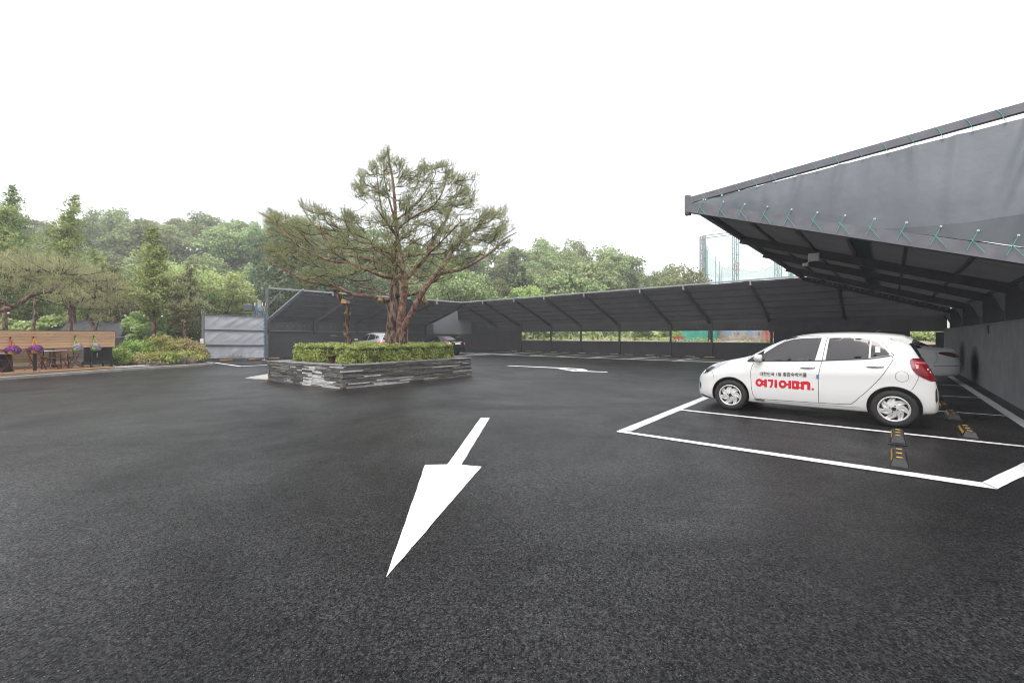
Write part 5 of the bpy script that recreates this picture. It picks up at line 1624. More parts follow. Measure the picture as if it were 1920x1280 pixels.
for p in order:
    # attach inward: prefer wood nearer the trunk
    axis = Vector((cx, TZ, p.z)); inw = (axis - p); inw.normalize()
    q = p + inw*.35 - Z3*.12
    co, i, dist = kd.find(q)
    base = nodes[i]; d = (p - base).length
    if d < .08: tips.append((p, Vector((0,0,1)))); continue
    if d > 1.5: continue
    m1 = base.lerp(p, .5) - Z3*d*.10 + Vector((trng.uniform(-.05,.05), trng.uniform(-.05,.05), 0))*d
    path = catmull([base, m1, p], 3)
    r0 = min(.020, .007 + .010*d)
    tw.tube(path, [r0 + (.0045-r0)*k/(len(path)-1) for k in range(len(path))], 4, cap=False)
    for a in path[2:]: nodes.append(a); newn.append(a)
    out = (p - base).normalized()
    for k in range(2, len(path)):
        tips.append((path[k], (path[k]-path[k-1]).normalized()))
    fresh += 1
    if fresh % 60 == 0: kd = rebuild(nodes)
tw.build('twigs', TWIG, t, True)['kind'] = 'stuff'
# shoots: a spray of candles at each tip, each candle a bottle brush of needles
N_c = []; N_d = []; N_l = []
for p, d in tips:
    for k in range(trng.choice((2,3,4))):
        dd_ = (d*.6 + Z3*.55 + Vector((trng.gauss(0,.45), trng.gauss(0,.45), trng.gauss(0,.25)))).normalized()
        N_c.append(p + Vector((trng.gauss(0,.06), trng.gauss(0,.06), trng.gauss(0,.03)))); N_d.append(dd_); N_l.append(trng.uniform(.12,.26))
C_ = np.array([tuple(p) for p in N_c]); D_ = np.array([tuple(p) for p in N_d]); L_ = np.array(N_l)
per = 11
C2 = np.repeat(C_, per, 0); D2 = np.repeat(D_, per, 0); L2 = np.repeat(L_, per)
f = nrng.random(len(C2)); base = C2 + D2*(L2*f)[:, None]
side = rand_unit(len(C2), nrng); nd_ = D2*.95 + side*.62; nd_ /= np.linalg.norm(nd_, axis=1, keepdims=True)
w = np.cross(nd_, rand_unit(len(C2), nrng)); w /= np.linalg.norm(w, axis=1, keepdims=True)+1e-9
ln = nrng.uniform(.05, .085, len(C2))[:, None]; wd_ = .0042
tri = np.stack([base - w*wd_, base + w*wd_, base + nd_*ln], axis=1).reshape(-1, 3)
print('needles', len(C2), 'tips', len(tips))
link_mesh('needles', np_mesh('needles', tri, 3), NEEDLE, t, True)
# small upright new shoots, rusty at their ends
C3 = C_[::7]; mbx = MB()
w = rand_unit(len(C3), nrng)*.006; up = D_[::7]*.3 + np.array([0,0,.8]); up /= np.linalg.norm(up, axis=1, keepdims=True)
tri = np.stack([C3 + up*.05 - w, C3 + up*.05 + w, C3 + up*.16], axis=1).reshape(-1, 3)
link_mesh('shoot_tips', np_mesh('shoot_tips', tri, 3), mat('rusty_shoot', (.25,.12,.05), .8), t, True)

# stump trunk on the left of the planter, a branch stub of its own
t = thing('tree_trunk', 'bent bare pine trunk standing left of the main trunks with a birdhouse on it', 'tree', (q6(585,1225).x, TZ - .1, PH))
def q5(x, y, dz=0): return PZ(600 + x*.1198, 520 + y*.1198, TZ - .1 + dz)
mb = MB(); P_ = catmull([q5(430,1060),(q5(450,960)),(q5(405,860)),(q5(415,760)),(q5(435,660)),(q5(440,520)),(q5(420,430)),(q5(350,390)),(q5(290,300)),(q5(255,230)),(q5(235,130))], 5)
L = len(P_); mb.tube(P_, [.105 - .055*i/(L-1) for i in range(L)], 12, jit=.06); mb.build('trunk', BARK, t, True, smooth=True)
mb = MB(); mb.tube([q5(345,385), q5(390,320), q5(330,260), q5(300,255)], [.035,.03,.025,.02], 7); mb.build('branch', BARKR, t, True, smooth=True)
mb = MB(); mb.tube([q5(415,745), q5(380,745), q5(378,725)], [.05,.035,.025], 8); mb.build('stub', BARK, t, True, smooth=True)

# birdhouses
STRAW = mat('straw', (.33,.24,.13), .9, col2=(.20,.14,.07), scale=30, bump=.6, bscale=90, bdist=.01, stretch=(1,1,.3))
DARKH = mat('dark_hole', (.006,.005,.004), 1)
def straw_nest(x, y, lab, s=1.0, dz=-.5, cord=.12):
    c = q5(x, y, dz)
    o = thing('birdhouse', lab, 'birdhouse', c, 0)
    prof = [(.0,-.11),(.05,-.10),(.085,-.06),(.10,-.01),(.09,.02),(.12,.0),(.105,.05),(.05,.14),(.025,.22),(.02,.27),(0,.28)]
    mb = MB()
    mb.lathe([(r*s, h*s) for r, h in prof], 18); mb.build('straw_body', STRAW, o, smooth=True)
    mb = MB(); mb.tube([(0.01,-.085*s,-.035*s),(.01,-.12*s,-.035*s)], .028*s, 10); mb.build('entrance_hole', DARKH, o)
    mb = MB(); mb.tube([(0,0,.27*s),(0,0,.27*s+cord)], .005, 5); mb.build('hanging_cord', STRAW, o)
    mb = MB()
    for k in range(26):
        a = srng.uniform(0, 6.28); r = .115*s
        mb.tube([(math.cos(a)*.09*s, math.sin(a)*.09*s, .03*s),(math.cos(a)*r*1.1, math.sin(a)*r*1.1, -.02*s + srng.uniform(-.012,.012))], .004, 3, cap=False)
    mb.build('straw_fringe', STRAW, o)
    return o
straw_nest(248, 205, 'cone shaped straw birdhouse hanging highest, above the bent trunk', 1.0, -.35)
straw_nest(945, 375, 'cone shaped straw birdhouse hanging just left of the main trunk', .95, -.4)
straw_nest(1637, 400, 'cone shaped straw birdhouse hanging right of the leaning trunk', .95, -.3)
straw_nest(400, 575, 'small straw nest tucked against the left side of the bent trunk', .5, -.12, .02)
straw_nest(468, 580, 'small straw nest tucked against the right side of the bent trunk', .35, -.12, .02)
c = q5(385, 375, -.2)
o = thing('birdhouse', 'yellow and white wooden birdhouse with a red base on the bent trunk', 'birdhouse', c, R(-25))
YW = mat('yellow_paint', (.68,.40,.03), .6); WW = mat('white_paint', (.6,.6,.58), .6); RW_ = mat('red_paint', (.35,.03,.02), .6)
mb = MB(); mb.add([Vector(p)*.9 for p in ((-.07,-.1,-.07),(.07,-.1,-.07),(.07,-.1,.06),(0,-.1,.13),(-.07,-.1,.06),(-.07,.1,-.07),(.07,.1,-.07),(.07,.1,.06),(0,.1,.13),(-.07,.1,.06))], [(0,1,2,3,4),(9,8,7,6,5),(0,5,6,1),(1,6,7,2),(4,9,5,0)]); mb.build('yellow_wall', YW, o)
mb = MB(); mb.box((.064,-.085,-.06),(.155,.085,.05)); mb.build('side_box', WW, o)
mb = MB(); mb.bar((-.1,0,.045),(0,0,.135),.22,.014); mb.bar((0,0,.135),(.2,0,.04),.22,.014); mb.build('roof', mat('dark_shingle', (.05,.045,.04), .8), o)
mb = MB(); mb.box((-.09,-.11,-.085),(.19,.11,-.063)); mb.build('base', RW_, o)
mb = MB(); mb.tube([(.11,-.084,0),(.11,-.09,0)], .022, 10); mb.build('entrance_hole', DARKH, o)
c = q5(645, 215, -.3)
o = thing('birdhouse', 'tiny dark and orange wooden birdhouse perched on the low left limb', 'birdhouse', c, R(15))
mb = MB(); mb.box((-.045,-.05,-.05),(.045,.05,.05)); mb.build('wall', mat('dark_shingle', (.05,.045,.04), .8), o)
mb = MB(); mb.box((-.07,-.06,-.066),(.07,.06,-.051)); mb.build('base', RW_, o)
mb = MB(); mb.bar((-.055,0,.04),(.0,0,.1),.12,.012); mb.bar((.0,0,.1),(.055,0,.04),.12,.012); mb.build('roof', WW, o)
mb = MB(); mb.box((-.03,-.056,.0),(.005,-.051,.03)); mb.build('orange_patch', mat('orange_paint', (.7,.25,.02), .6), o)
c = q5(1470, 340, .15)
o = thing('birdhouse', 'pale green wooden birdhouse hung behind the leaning trunk', 'birdhouse', c, R(10))
mb = MB(); mb.add([Vector(p) for p in ((-.08,-.06,-.06),(.08,-.06,-.06),(.08,-.06,.03),(0,-.06,.10),(-.08,-.06,.03),(-.08,.06,-.06),(.08,.06,-.06),(.08,.06,.03),(0,.06,.10),(-.08,.06,.03))], [(0,1,2,3,4),(9,8,7,6,5),(0,5,6,1),(1,6,7,2),(4,9,5,0)]); mb.build('wall', mat('pale_green_paint', (.20,.36,.15), .6), o)
mb = MB(); mb.bar((-.11,0,.015),(0,0,.11),.16,.012); mb.bar((0,0,.11),(.11,0,.015),.16,.012); mb.build('roof', mat('pale_green_paint', (.20,.36,.15), .6), o)
# ------------------------------------------------------------------ timber terrace on the left
DA = G(213.5, 693); DA.z = 0
_d = (G(0, 707) - G(213.5, 693)); _d.z = 0; DD = _d.normalized()     # towards the eye
DN = Vector((-DD.y, DD.x, 0))
if DN.x > 0: DN = -DN                                            # outward, away from the lot
DLn, DDp, DH = 9.2, 1.75, .125
def D(a, b, z=0): return DA + DD*a + DN*b + Z3*z
def pine_wood(name, c1, c2, knot=True):
    m = mat(name, c1, .7, col2=c2, scale=2.2, detail=6, stretch=(1,1,14), bump=.15, bscale=40, bdist=.004, objvar=.16, lo=.3, hi=.7)
    nt = m.node_tree; b = nt.nodes['Principled BSDF']
    if knot:
        g = nd(nt, 'ShaderNodeNewGeometry')
        v = nd(nt, 'ShaderNodeTexVoronoi', Scale=2.6); nt.links.new(g.outputs['Position'], v.inputs['Vector'])
        r = nd(nt, 'ShaderNodeValToRGB'); r.color_ramp.elements[0].position = .03; r.color_ramp.elements[0].color = (.30,.30,.30,1); r.color_ramp.elements[1].position = .10; r.color_ramp.elements[1].color = (1,1,1,1)
        nt.links.new(v.outputs['Distance'], r.inputs[0])
        old = b.inputs['Base Color'].links[0].from_socket
        x = nd(nt, 'ShaderNodeMix', data_type='RGBA', blend_type='MULTIPLY'); x.inputs[0].default_value = 1
        nt.links.new(old, x.inputs[6]); nt.links.new(r.outputs[0], x.inputs[7]); nt.links.new(x.outputs[2], b.inputs['Base Color'])
    return m
WOODP = pine_wood('pale_timber', (.54,.31,.16), (.72,.46,.27))
WOODD = pine_wood('weathered_timber', (.17,.12,.06), (.26,.19,.10))
WOODF = pine_wood('deck_timber', (.30,.15,.09), (.40,.22,.14), False)
WOODR = mat('red_brown_timber', (.13,.045,.022), .55, col2=(.20,.075,.04), scale=6, stretch=(1,1,4))
BLK = mat('black_iron', (.012,.012,.013), .45)
t = thing('timber_terrace', 'low timber terrace with a board balustrade beside the kerb', 'terrace', D(DLn/2, DDp/2))
for k in range(14):
    mb = MB(); b0 = .04 + k*.122
    mb.bar(D(0, b0+.055, DH-.015), D(DLn, b0+.055, DH-.015), .114, .03); mb.build('floor_board', WOODF, t, True)
mb = MB(); mb.bar(D(-.02, .015, .055), D(DLn, .015, .055), .035, .115); mb.build('front_fascia', WOODP, t, True)
mb = MB(); mb.bar(D(-.03, .02, DH+.004), D(DLn, .02, DH+.004), .075, .028); mb.build('edge_board', WOODP, t, True)
mb = MB(); mb.bar(D(-.01, .05, .055), D(-.01, DDp, .055), .035, .11); mb.build('side_fascia', mat('dark_timber', (.06,.035,.02), .8), t, True)
PZ0, PZ1 = .97, 1.625
nb = 6; bh = (PZ1-PZ0)/nb
for k in range(nb):
    x = 0
    for a0, a1 in ((.0, 3.9), (3.905, 7.8), (7.805, DLn)):
        mb = MB(); z = PZ0 + bh*(k+.5)
        mb.bar(D(a0, .0 + (.004 if k % 2 else 0), z), D(a1, .0 + (.004 if k % 2 else 0), z), .022, bh - .009); mb.build('plank', WOODP, t, True)
mb = MB(); mb.bar(D(-.01, .03, PZ1+.012), D(DLn, .03, PZ1+.012), .10, .024); mb.build('top_rail', mat('dark_rail', (.16,.12,.07), .8), t, True)
mb = MB(); mb.bar(D(-.014, .03, PZ0), D(-.014, .03, PZ1), .028, .085, up=DN); mb.build('end_board', WOODP, t, True)
for a in (.06, 2.45, 4.9, 7.3):
    mb = MB(); p = D(a, .075, DH); mb.bar(p, p + Z3*(PZ1-DH), .07, .07, up=DD); mb.build('post', BLK, t, True)
for a in (1.05, 3.3, 5.7, 8.0):
    mb = MB(); p = D(a, DDp-.0, DH); mb.bar(p, p + Z3*1.3, .07, .07, up=DD); mb.build('post', BLK, t, True)
t = thing('timber_fence', 'weathered board fence standing behind the chairs on the terrace', 'fence', D(4.5, DDp))
for k in range(9):
    if k in (1,): continue
    mb = MB(); z = DH + .07 + k*.128
    mb.bar(D(.42, DDp + .05, z), D(DLn, DDp + .05, z), .022, .115); mb.build('plank', WOODD, t, True)

def aw(px_, b):      # distance along the terrace of what shows at column px_, b metres back
    k = (px_-960)/FPX; p0 = D(0, b)
    return (k*p0.y - p0.x)/(DD.x - k*DD.y)
# folding chairs
def folding_chair(lab, loc, rz):
    o = thing('folding_chair', lab, 'chair', loc, rz, 'wooden folding chairs on the terrace')
    for s in (-1, 1):
        mb = MB(); mb.bar((-.20, s*.20, 0), (.16, s*.20, .86), .022, .035, up=Vector((0,1,0))); mb.build('leg', WOODR, o)
        mb = MB(); mb.bar((.22, s*.175, 0), (-.17, s*.175, .46), .022, .032, up=Vector((0,1,0))); mb.build('leg', WOODR, o)
    for k in range(6):
        mb = MB(); mb.bar((-.19 + k*.072, -.21, .455), (-.19 + k*.072, .21, .455), .055, .016); mb.build('seat_slat', WOODR, o)
    for k in range(4):
        f = .62 + k*.085; x = -.20 + .36*(f/.86)
        mb = MB(); mb.bar((x-.01, -.19, f), (x-.01, .19, f), .014, .05); mb.build('back_slat', WOODR, o)
    mb = MB(); mb.bar((-.10,-.2,.22),(-.10,.2,.22),.02,.03); mb.bar((.12,-.18,.12),(.12,.18,.12),.02,.03); mb.build('stretcher', WOODR, o)
    return o
drz = math.atan2(DD.y, DD.x)
fc = folding_chair('red brown folding chair under the second purple basket', D(aw(68, .9), .95, DH), drz + R(20))
index_kids()
for lb, x, b, r in (('red brown folding chair standing right of the middle black post', 112, .55, -150), ('red brown folding chair behind the middle black post, turned to the table', 96, 1.25, 160), ('red brown folding chair under the first lilac basket', 142, .8, 170), ('red brown folding chair at the left edge of the photo', 4, .75, 15)):
    clone(fc, D(aw(x, b), b, DH), drz + R(r), lb)
o = thing('terrace_table', 'small table with a pale top between the folding chairs', 'table', D(aw(104, .95), .95, DH), drz)
mb = MB(); mb.cbox((-.42,-.32,.70),(.42,.32,.735),.008); mb.build('table_top', mat('pale_top', (.55,.55,.55), .35), o)
for sx in (-1,1):
    for sy in (-1,1):
        mb = MB(); mb.bar((sx*.30, sy*.24, 0), (sx*.26, sy*.2, .70), .03, .03); mb.build('leg', BLK, o)
o = thing('terrace_table', 'table with a pale top cut off by the left edge of the photo', 'table', D(aw(-12, .7), .7, DH), drz)
mb = MB(); mb.cbox((-.42,-.32,.66),(.42,.32,.70),.008); mb.build('table_top', mat('pale_top', (.55,.55,.55), .35), o)
for sx in (-1,1):
    mb = MB(); mb.bar((sx*.30, 0, 0), (sx*.26, 0, .66), .03, .4); mb.build('leg', BLK, o)
# black iron stove
sx = aw(184, .8)
o = thing('iron_stove', 'black iron stove on curved feet at the right end of the terrace', 'stove', D(sx, .85, DH), drz)
mb = MB(); mb.cbox((-.34,-.26,.20),(.34,.26,.82),.02); mb.build('stove_body', BLK, o)
mb = MB(); mb.cbox((-.40,-.31,.12),(.40,.31,.20),.02); mb.cbox((-.37,-.285,.20),(.37,.285,.24),.01); mb.build('plinth', BLK, o)
mb = MB(); mb.cbox((-.38,-.30,.82),(.38,.30,.86),.012); mb.build('stove_top', BLK, o)
for a in (-1, 1):
    for b in (-1, 1):
        mb = MB(); mb.tube([(a*.34,b*.25,.13),(a*.38,b*.29,.07),(a*.35,b*.27,.0)], [.045,.03,.035], 8); mb.build('foot', BLK, o, smooth=True)
mb = MB(); mb.cbox((-.24,.262,.30),(.24,.275,.72),.006); mb.cbox((-.24,-.275,.30),(.24,-.262,.72),.006); mb.build('door', mat('stove_glass', (.02,.02,.022), .15), o)
mb = MB(); mb.tube([(.18,.30,.42),(.18,.30,.60)], .012, 6); mb.tube([(.18,-.30,.42),(.18,-.30,.60)], .012, 6); mb.build('handle', CHROME, o)

# hanging baskets
PURP = mat('purple_petals', (.30,.05,.34), .6, col2=(.42,.12,.44), scale=30, trans=.3)
LILAC = mat('lilac_petals', (.52,.36,.52), .6, col2=(.62,.50,.62), scale=30, trans=.3)
PINKD = mat('dark_lilac_petals', (.30,.12,.22), .6, trans=.3)
FOLI = leaf_mat('basket_leaves', (.05,.10,.02), (.11,.17,.04), (.2,.26,.08), scale=6, objvar=0, huevar=0)
def basket(px_, lab, petals, potc, cordc, wdt, up=.16):
    a = aw(px_, -.12); c = D(a, -.16, 0); 
    zc = {23:.99, 66:1.0, 144:1.02, 179:1.03}[px_]; wdt *= .82
    o = thing('hanging_basket', lab, 'flower basket', c + Z3*zc, 0)
    r_ = np.random.default_rng(int(px_))
    mb = MB(); mb.lathe([(0,-.20),(.10,-.20),(.135,-.10),(.14,-.06),(.12,-.06)], 16); mb.build('basket_pot', potc, o, smooth=True)
    n = 700; P_ = rand_unit(n, r_)*np.array([wdt, wdt*.8, .10])*r_.random((n,1))**.33; P_[:,2] -= .01 + .12*(np.abs(P_[:,0])/wdt)**2
    q = leaf_quads(P_, .045, P_/(np.linalg.norm(P_,axis=1,keepdims=True)+1e-9), 1.4, .6, r_)
    link_mesh('foliage', np_mesh('foliage', q, 4), FOLI, o)
    n = 330; P2 = rand_unit(n, r_)*np.array([wdt*1.05, wdt*.85, .115]); P2[:,2] -= .01 + .12*(np.abs(P2[:,0])/wdt)**2
    q = leaf_quads(P2, .062, P2/(np.linalg.norm(P2,axis=1,keepdims=True)+1e-9), 1.0, .35, r_)
    link_mesh('flowers', np_mesh('flowers', q, 4), petals, o)
    mb = MB()
    top = Vector((0,0,up + .18)) + DN*.12
    for k in range(3):
        an = k*2.1 + .4; mb.tube([Vector((math.cos(an)*.13, math.sin(an)*.13, -.05)), top], .010, 5)
    mb.build('hanger', cordc, o)
    mb = MB(); mb.bar(Vector((0,0,up+.08)) + DN*.14, Vector((0,0,up+.26)) + DN*.14, .035, .02); mb.build('bracket', BLK, o)
YPOT = mat('yellow_pot', (.70,.42,.02), .5); GPOT = mat('green_pot', (.18,.55,.06), .5)
basket(23, 'purple petunia basket with a red hanger, leftmost on the balustrade', PURP, YPOT, mat('red_hanger', (.55,.08,.03), .6), .25)
basket(66, 'purple petunia basket with an orange hanger', PURP, YPOT, mat('orange_hanger', (.75,.32,.06), .6), .25)
basket(144, 'lilac flower basket with a green pot, left one of the two', LILAC, GPOT, mat('green_hanger', (.25,.5,.1), .6), .20)
basket(179, 'lilac flower basket with a green pot in front of the stove', LILAC, GPOT, mat('green_hanger', (.25,.5,.1), .6), .19)

# ------------------------------------------------------------------ dark tunnel shed behind the terrace
SHED = mat('dark_shade_cloth', (.05,.05,.055), .7, col2=(.08,.08,.085), scale=4, stretch=(1,1,1), bump=.3, bscale=8, bdist=.03)
t = thing('tunnel_shed', 'dark cloth covered tunnel shed behind the timber terrace', 'shed', PZ(175, 632, 27))
def shedpt(s, q):       # s along, q around
    c = PZ(92, 629, 27.5).lerp(PZ(268, 629, 26), s); a = math.pi*q
    rad = .5 + 1.75*min(1, (s*3.2))**.5
    p = Vector((c.x, c.y - math.cos(a)*1.6 , 0)); h = 2.35*min(1.0, .25 + (s*2.8)**.6) if s < .36 else 2.42 - .05*(s-.36)
    return Vector((p.x, p.y, h*math.sin(a)**.55 + .012*math.sin(s*150)))
mb = MB(); mb.grid(shedpt, 90, 16); mb.build('cloth', SHED, t, True, smooth=True)
mb = MB(); e = [shedpt(1, k/16) for k in range(17)]; mb.add(e + [Vector((e[0].x, e[0].y, 0)), Vector((e[-1].x, e[-1].y, 0))], [tuple(range(17)) ]); mb.build('end_wall', SHED, t, True)
mb = MB(); mb.tube([PZ(205, 632.5, 23.6), PZ(263, 631.5, 24.4)], .03, 6); mb.build('pipe_rail', COPE, t, True)
mb = MB(); mb.bar(PZ(205, 660, 24), PZ(272, 658, 24.5), .05, 1.5); mb.build('lower_wall', SHED, t, True)

# ------------------------------------------------------------------ shrubs, stones, gravel
AZ1 = leaf_mat('azalea_leaves', (.14,.15,.04), (.42,.42,.12), (.74,.70,.30), scale=2.2, trans=.3, objvar=.12, huevar=.01)
AZ2 = leaf_mat('azalea_leaves_green', (.11,.17,.04), (.34,.45,.11), (.60,.72,.24), scale=2.2, trans=.3, objvar=.12)
AZ3 = leaf_mat('azalea_leaves_rust', (.20,.13,.07), (.47,.40,.19), (.74,.66,.34), scale=2.4, trans=.3, objvar=.12)
RUSTL = mat('rusty_leaf', (.30,.07,.03), .7, trans=.3)
def shrub(label, c, rad, h, material, n, size=.05, seed=0, name='shrub', accent=0):
    r_ = np.random.default_rng(seed)
    root = thing(name, label, 'shrub', (c.x, c.y, .06))
    k = 26; dirs = rand_unit(k, r_); dirs[:,2] = np.abs(dirs[:,2])
    cl = dirs*np.array([rad, rad, h*.62])*r_.uniform(.45,.85,(k,1)); cl[:,2] += h*.18
    idx = r_.integers(0, k, n)
    P_ = cl[idx] + rand_unit(n, r_)*(r_.random((n,1))**.4)*np.array([rad*.40, rad*.40, h*.22])
    P_[:,2] = np.maximum(P_[:,2], .02)
    nr = P_/ (np.linalg.norm(P_,axis=1,keepdims=True)+1e-9); nr[:,2] += .5; nr /= np.linalg.norm(nr,axis=1,keepdims=True)
    link_mesh('leaves', np_mesh('leaves', leaf_quads(P_, size, nr, 1.8, .55, r_), 4), material, root)
    if accent:
        P2 = P_[r_.integers(0, n, accent)]*1.03
        link_mesh('rusty_leaves', np_mesh('rusty_leaves', leaf_quads(P2, size, None, 1.5, .8, r_), 4), RUSTL, root)
    mb_ = MB()
    for j in range(10):
        d_ = cl[j]; mb_.tube([(0,0,0),(d_[0]*.5, d_[1]*.5, d_[2]*.6),(d_[0], d_[1], d_[2])], [.015,.01,.005], 4)
    mb_.build('stems', TWIG, root)
    return root
def SP(px_, py_, z): p = PZ(px_, py_, z); p.z = 0; return p
shrubs = [(222,650,19.3,.50,1.15,AZ2,'upright green shrub beside the end of the terrace',0),(232,650,19.6,.42,.85,AZ2,'small green shrub by the gravel next to the terrace',0),
 (262,650,21.2,.85,1.55,AZ2,'broad green azalea left of the rocks',0),(292,650,21.8,.9,1.75,AZ1,'tall yellow green azalea in the middle of the bed',30),(322,650,22.0,.9,1.75,AZ1,'tall yellow green azalea behind the middle rocks',30),
 (350,650,22.6,.85,1.55,AZ3,'rust tinted azalea toward the screen',60),(368,655,22.9,.7,1.25,AZ3,'low rust tinted azalea next to the screen post',60),(318,668,20.6,.5,.8,AZ2,'bright green low shrub above the dark rocks',0),
 (262,670,20.2,.6,.75,AZ3,'low brownish azalea behind the gravel',40),(285,668,20.4,.55,.8,AZ1,'low yellow green azalea behind the long rock',10),(345,666,21.6,.55,.9,AZ1,'low yellow green azalea above the upright rock',20),(366,668,21.9,.45,.75,AZ1,'low pale azalea at the kerb corner',20)]
for i, (x, y, z, rd, h, mt, lb, ac) in enumerate(shrubs):
    shrub(lb, SP(x, y, z), rd, h, mt, int(3600*rd*h), .055, 30+i, accent=ac)
ROCK = mat('dark_rock', (.055,.040,.032), .9, col2=(.13,.10,.08), scale=6, bump=1, bscale=20, bdist=.03, objvar=.2)
def rock(label, c, sx_, sy_, sz_, seed, rz=0):
    o = thing('rock', label, 'rock', (c.x, c.y, .06), rz)
    bm = bmesh.new(); bmesh.ops.create_icosphere(bm, subdivisions=3, radius=1)
    for v in bm.verts:
        n_ = noise.noise(v.co*1.3 + Vector((seed*7, 0, 0)))*.35 + noise.noise(v.co*3.5 + Vector((seed*3, 5, 0)))*.12
        v.co *= (1 + n_); v.co = Vector((v.co.x*sx_, v.co.y*sy_, max(v.co.z*sz_, -.1)))
    me = bpy.data.meshes.new('rock'); bm.to_mesh(me); bm.free(); link_mesh('stone', me, ROCK, o)
for i, (x, z, a, b, c_, lb) in enumerate(((272,19.9,.20,.16,.19,'flat dark rock at the left end of the rock row'),(289,20.0,.30,.18,.19,'longest dark rock in the row by the kerb'),(308,20.2,.16,.14,.17,'small dark rock right of the longest one'),(328,20.6,.22,.16,.26,'dark rock left of the upright one'),(343.5,20.9,.19,.17,.38,'upright dark rock, the tallest by the kerb'),(360,21.1,.24,.17,.28,'reddish dark rock nearest the kerb corner'))):
    rock(lb, SP(x, 670, z), a, b, c_, i+1, R(50))
mb = MB()
for k in range(900):
    s = srng.random(); a = SP(215, 690, 18.2).lerp(SP(282, 690, 19.6), s); p = a + Vector((-.96,.28,0))*srng.uniform(.0, 1.3*(1-s*.55))
    r = srng.uniform(.02,.05); mb.add([p + Z3*.07 + Vector(q)*r for q in ((1,0,0),(0,1,0),(-1,0,0),(0,-1,0),(0,0,.7))], [(0,1,4),(1,2,4),(2,3,4),(3,0,4)])
o = mb.build('gravel', mat('pale_gravel', (.30,.30,.30), .85, col2=(.52,.52,.52), scale=25), None); tag(o, 'pale gravel between the terrace and the rocks', 'gravel', kind='stuff')
mb = MB()
for k in range(160):
    s = srng.random(); p = SP(238, 680, 20.3).lerp(SP(264, 680, 20.6), s) + Vector((srng.gauss(0,.08), srng.gauss(0,.15), .09 + srng.random()*.05)); r = srng.uniform(.02,.04)
    mb.add([p + Vector(q)*r for q in ((1,0,0),(0,1,0),(-1,0,0),(0,-1,0),(0,0,.6))], [(0,1,4),(1,2,4),(2,3,4),(3,0,4)])
o = mb.build('red_bark_chips', mat('red_bark', (.30,.05,.05), .9), None); tag(o, 'patch of red bark chips behind the gravel', 'bark chips', kind='stuff')

# ------------------------------------------------------------------ trees
def tube_path(mb_, pts, r0, r1, n=7): mb_.tube(pts, [r0 + (r1-r0)*(i/(len(pts)-1)) for i in range(len(pts))], n)
def conifer_mesh(seed, h, rad, bare=.12, leaf=.06, layers=30, per=7, density=34, open_=.0, rag=.35):
    """(trunk MB, foliage verts): ragged spire with upswept sprays"""
    r_ = np.random.default_rng(seed); rr_ = random.Random(seed)
    tr = MB(); lean = [Vector((rr_.gauss(0,.02)*h*k/4, rr_.gauss(0,.02)*h*k/4, h*k/4)) for k in range(5)]; lean[0] = Vector((0,0,0))
    tube_path(tr, catmull(lean, 4), .028*h*.75, .008, 9)
    ctr = catmull(lean, 12)
    def axis(z): 
        f = min(max(z/h, 0), 1)*(len(ctr)-1); i = int(f); j = min(i+1, len(ctr)-1); return ctr[i].lerp(ctr[j], f-i)
    cents = []; nrm = []; 
    for L in range(layers):
        f = bare + (1-bare)*(L+rr_.random()*.6)/layers
        z = f*h
        g = (f-bare)/(1-bare)
        rr0 = rad*(min(1, g*4+.35))*(1-g)**.75*(1+rr_.uniform(-rag, rag)) + .05*h/8
        for k in range(per if g < .8 else 4):
            if rr_.random() < open_: continue
            a = rr_.uniform(0, 2*math.pi); Lb = rr0*rr_.uniform(.55, 1.1)
            d = Vector((math.cos(a), math.sin(a), 0)); c0 = axis(z)
            p1 = c0 + d*Lb*.5 + Z3*Lb*.12; p2 = c0 + d*Lb + Z3*Lb*rr_.uniform(.15,.55)
            if Lb > .25: tr.tube([c0, p1, p2], [.012+.006*Lb, .008, .004], 4, cap=False)
            m = int(density*(Lb+.25))
            for j in range(m):
                q = rr_.uniform(.15, 1.05)
                b_ = c0.lerp(p1, min(q*2, 1)) if q < .5 else p1.lerp(p2, (q-.5)*2)
                sp = .10 + .18*Lb*(1-abs(q-.6))
                cents.append((b_.x + rr_.gauss(0,sp*.6), b_.y + rr_.gauss(0,sp*.6), b_.z + rr_.gauss(0,sp*.45) + .03)); nrm.append((d.x*.4, d.y*.4, .8))
    C = np.array(cents); N = np.array(nrm); N /= np.linalg.norm(N, axis=1, keepdims=True)
    return tr, leaf_quads(C, leaf, N, 2.2, .7, r_)
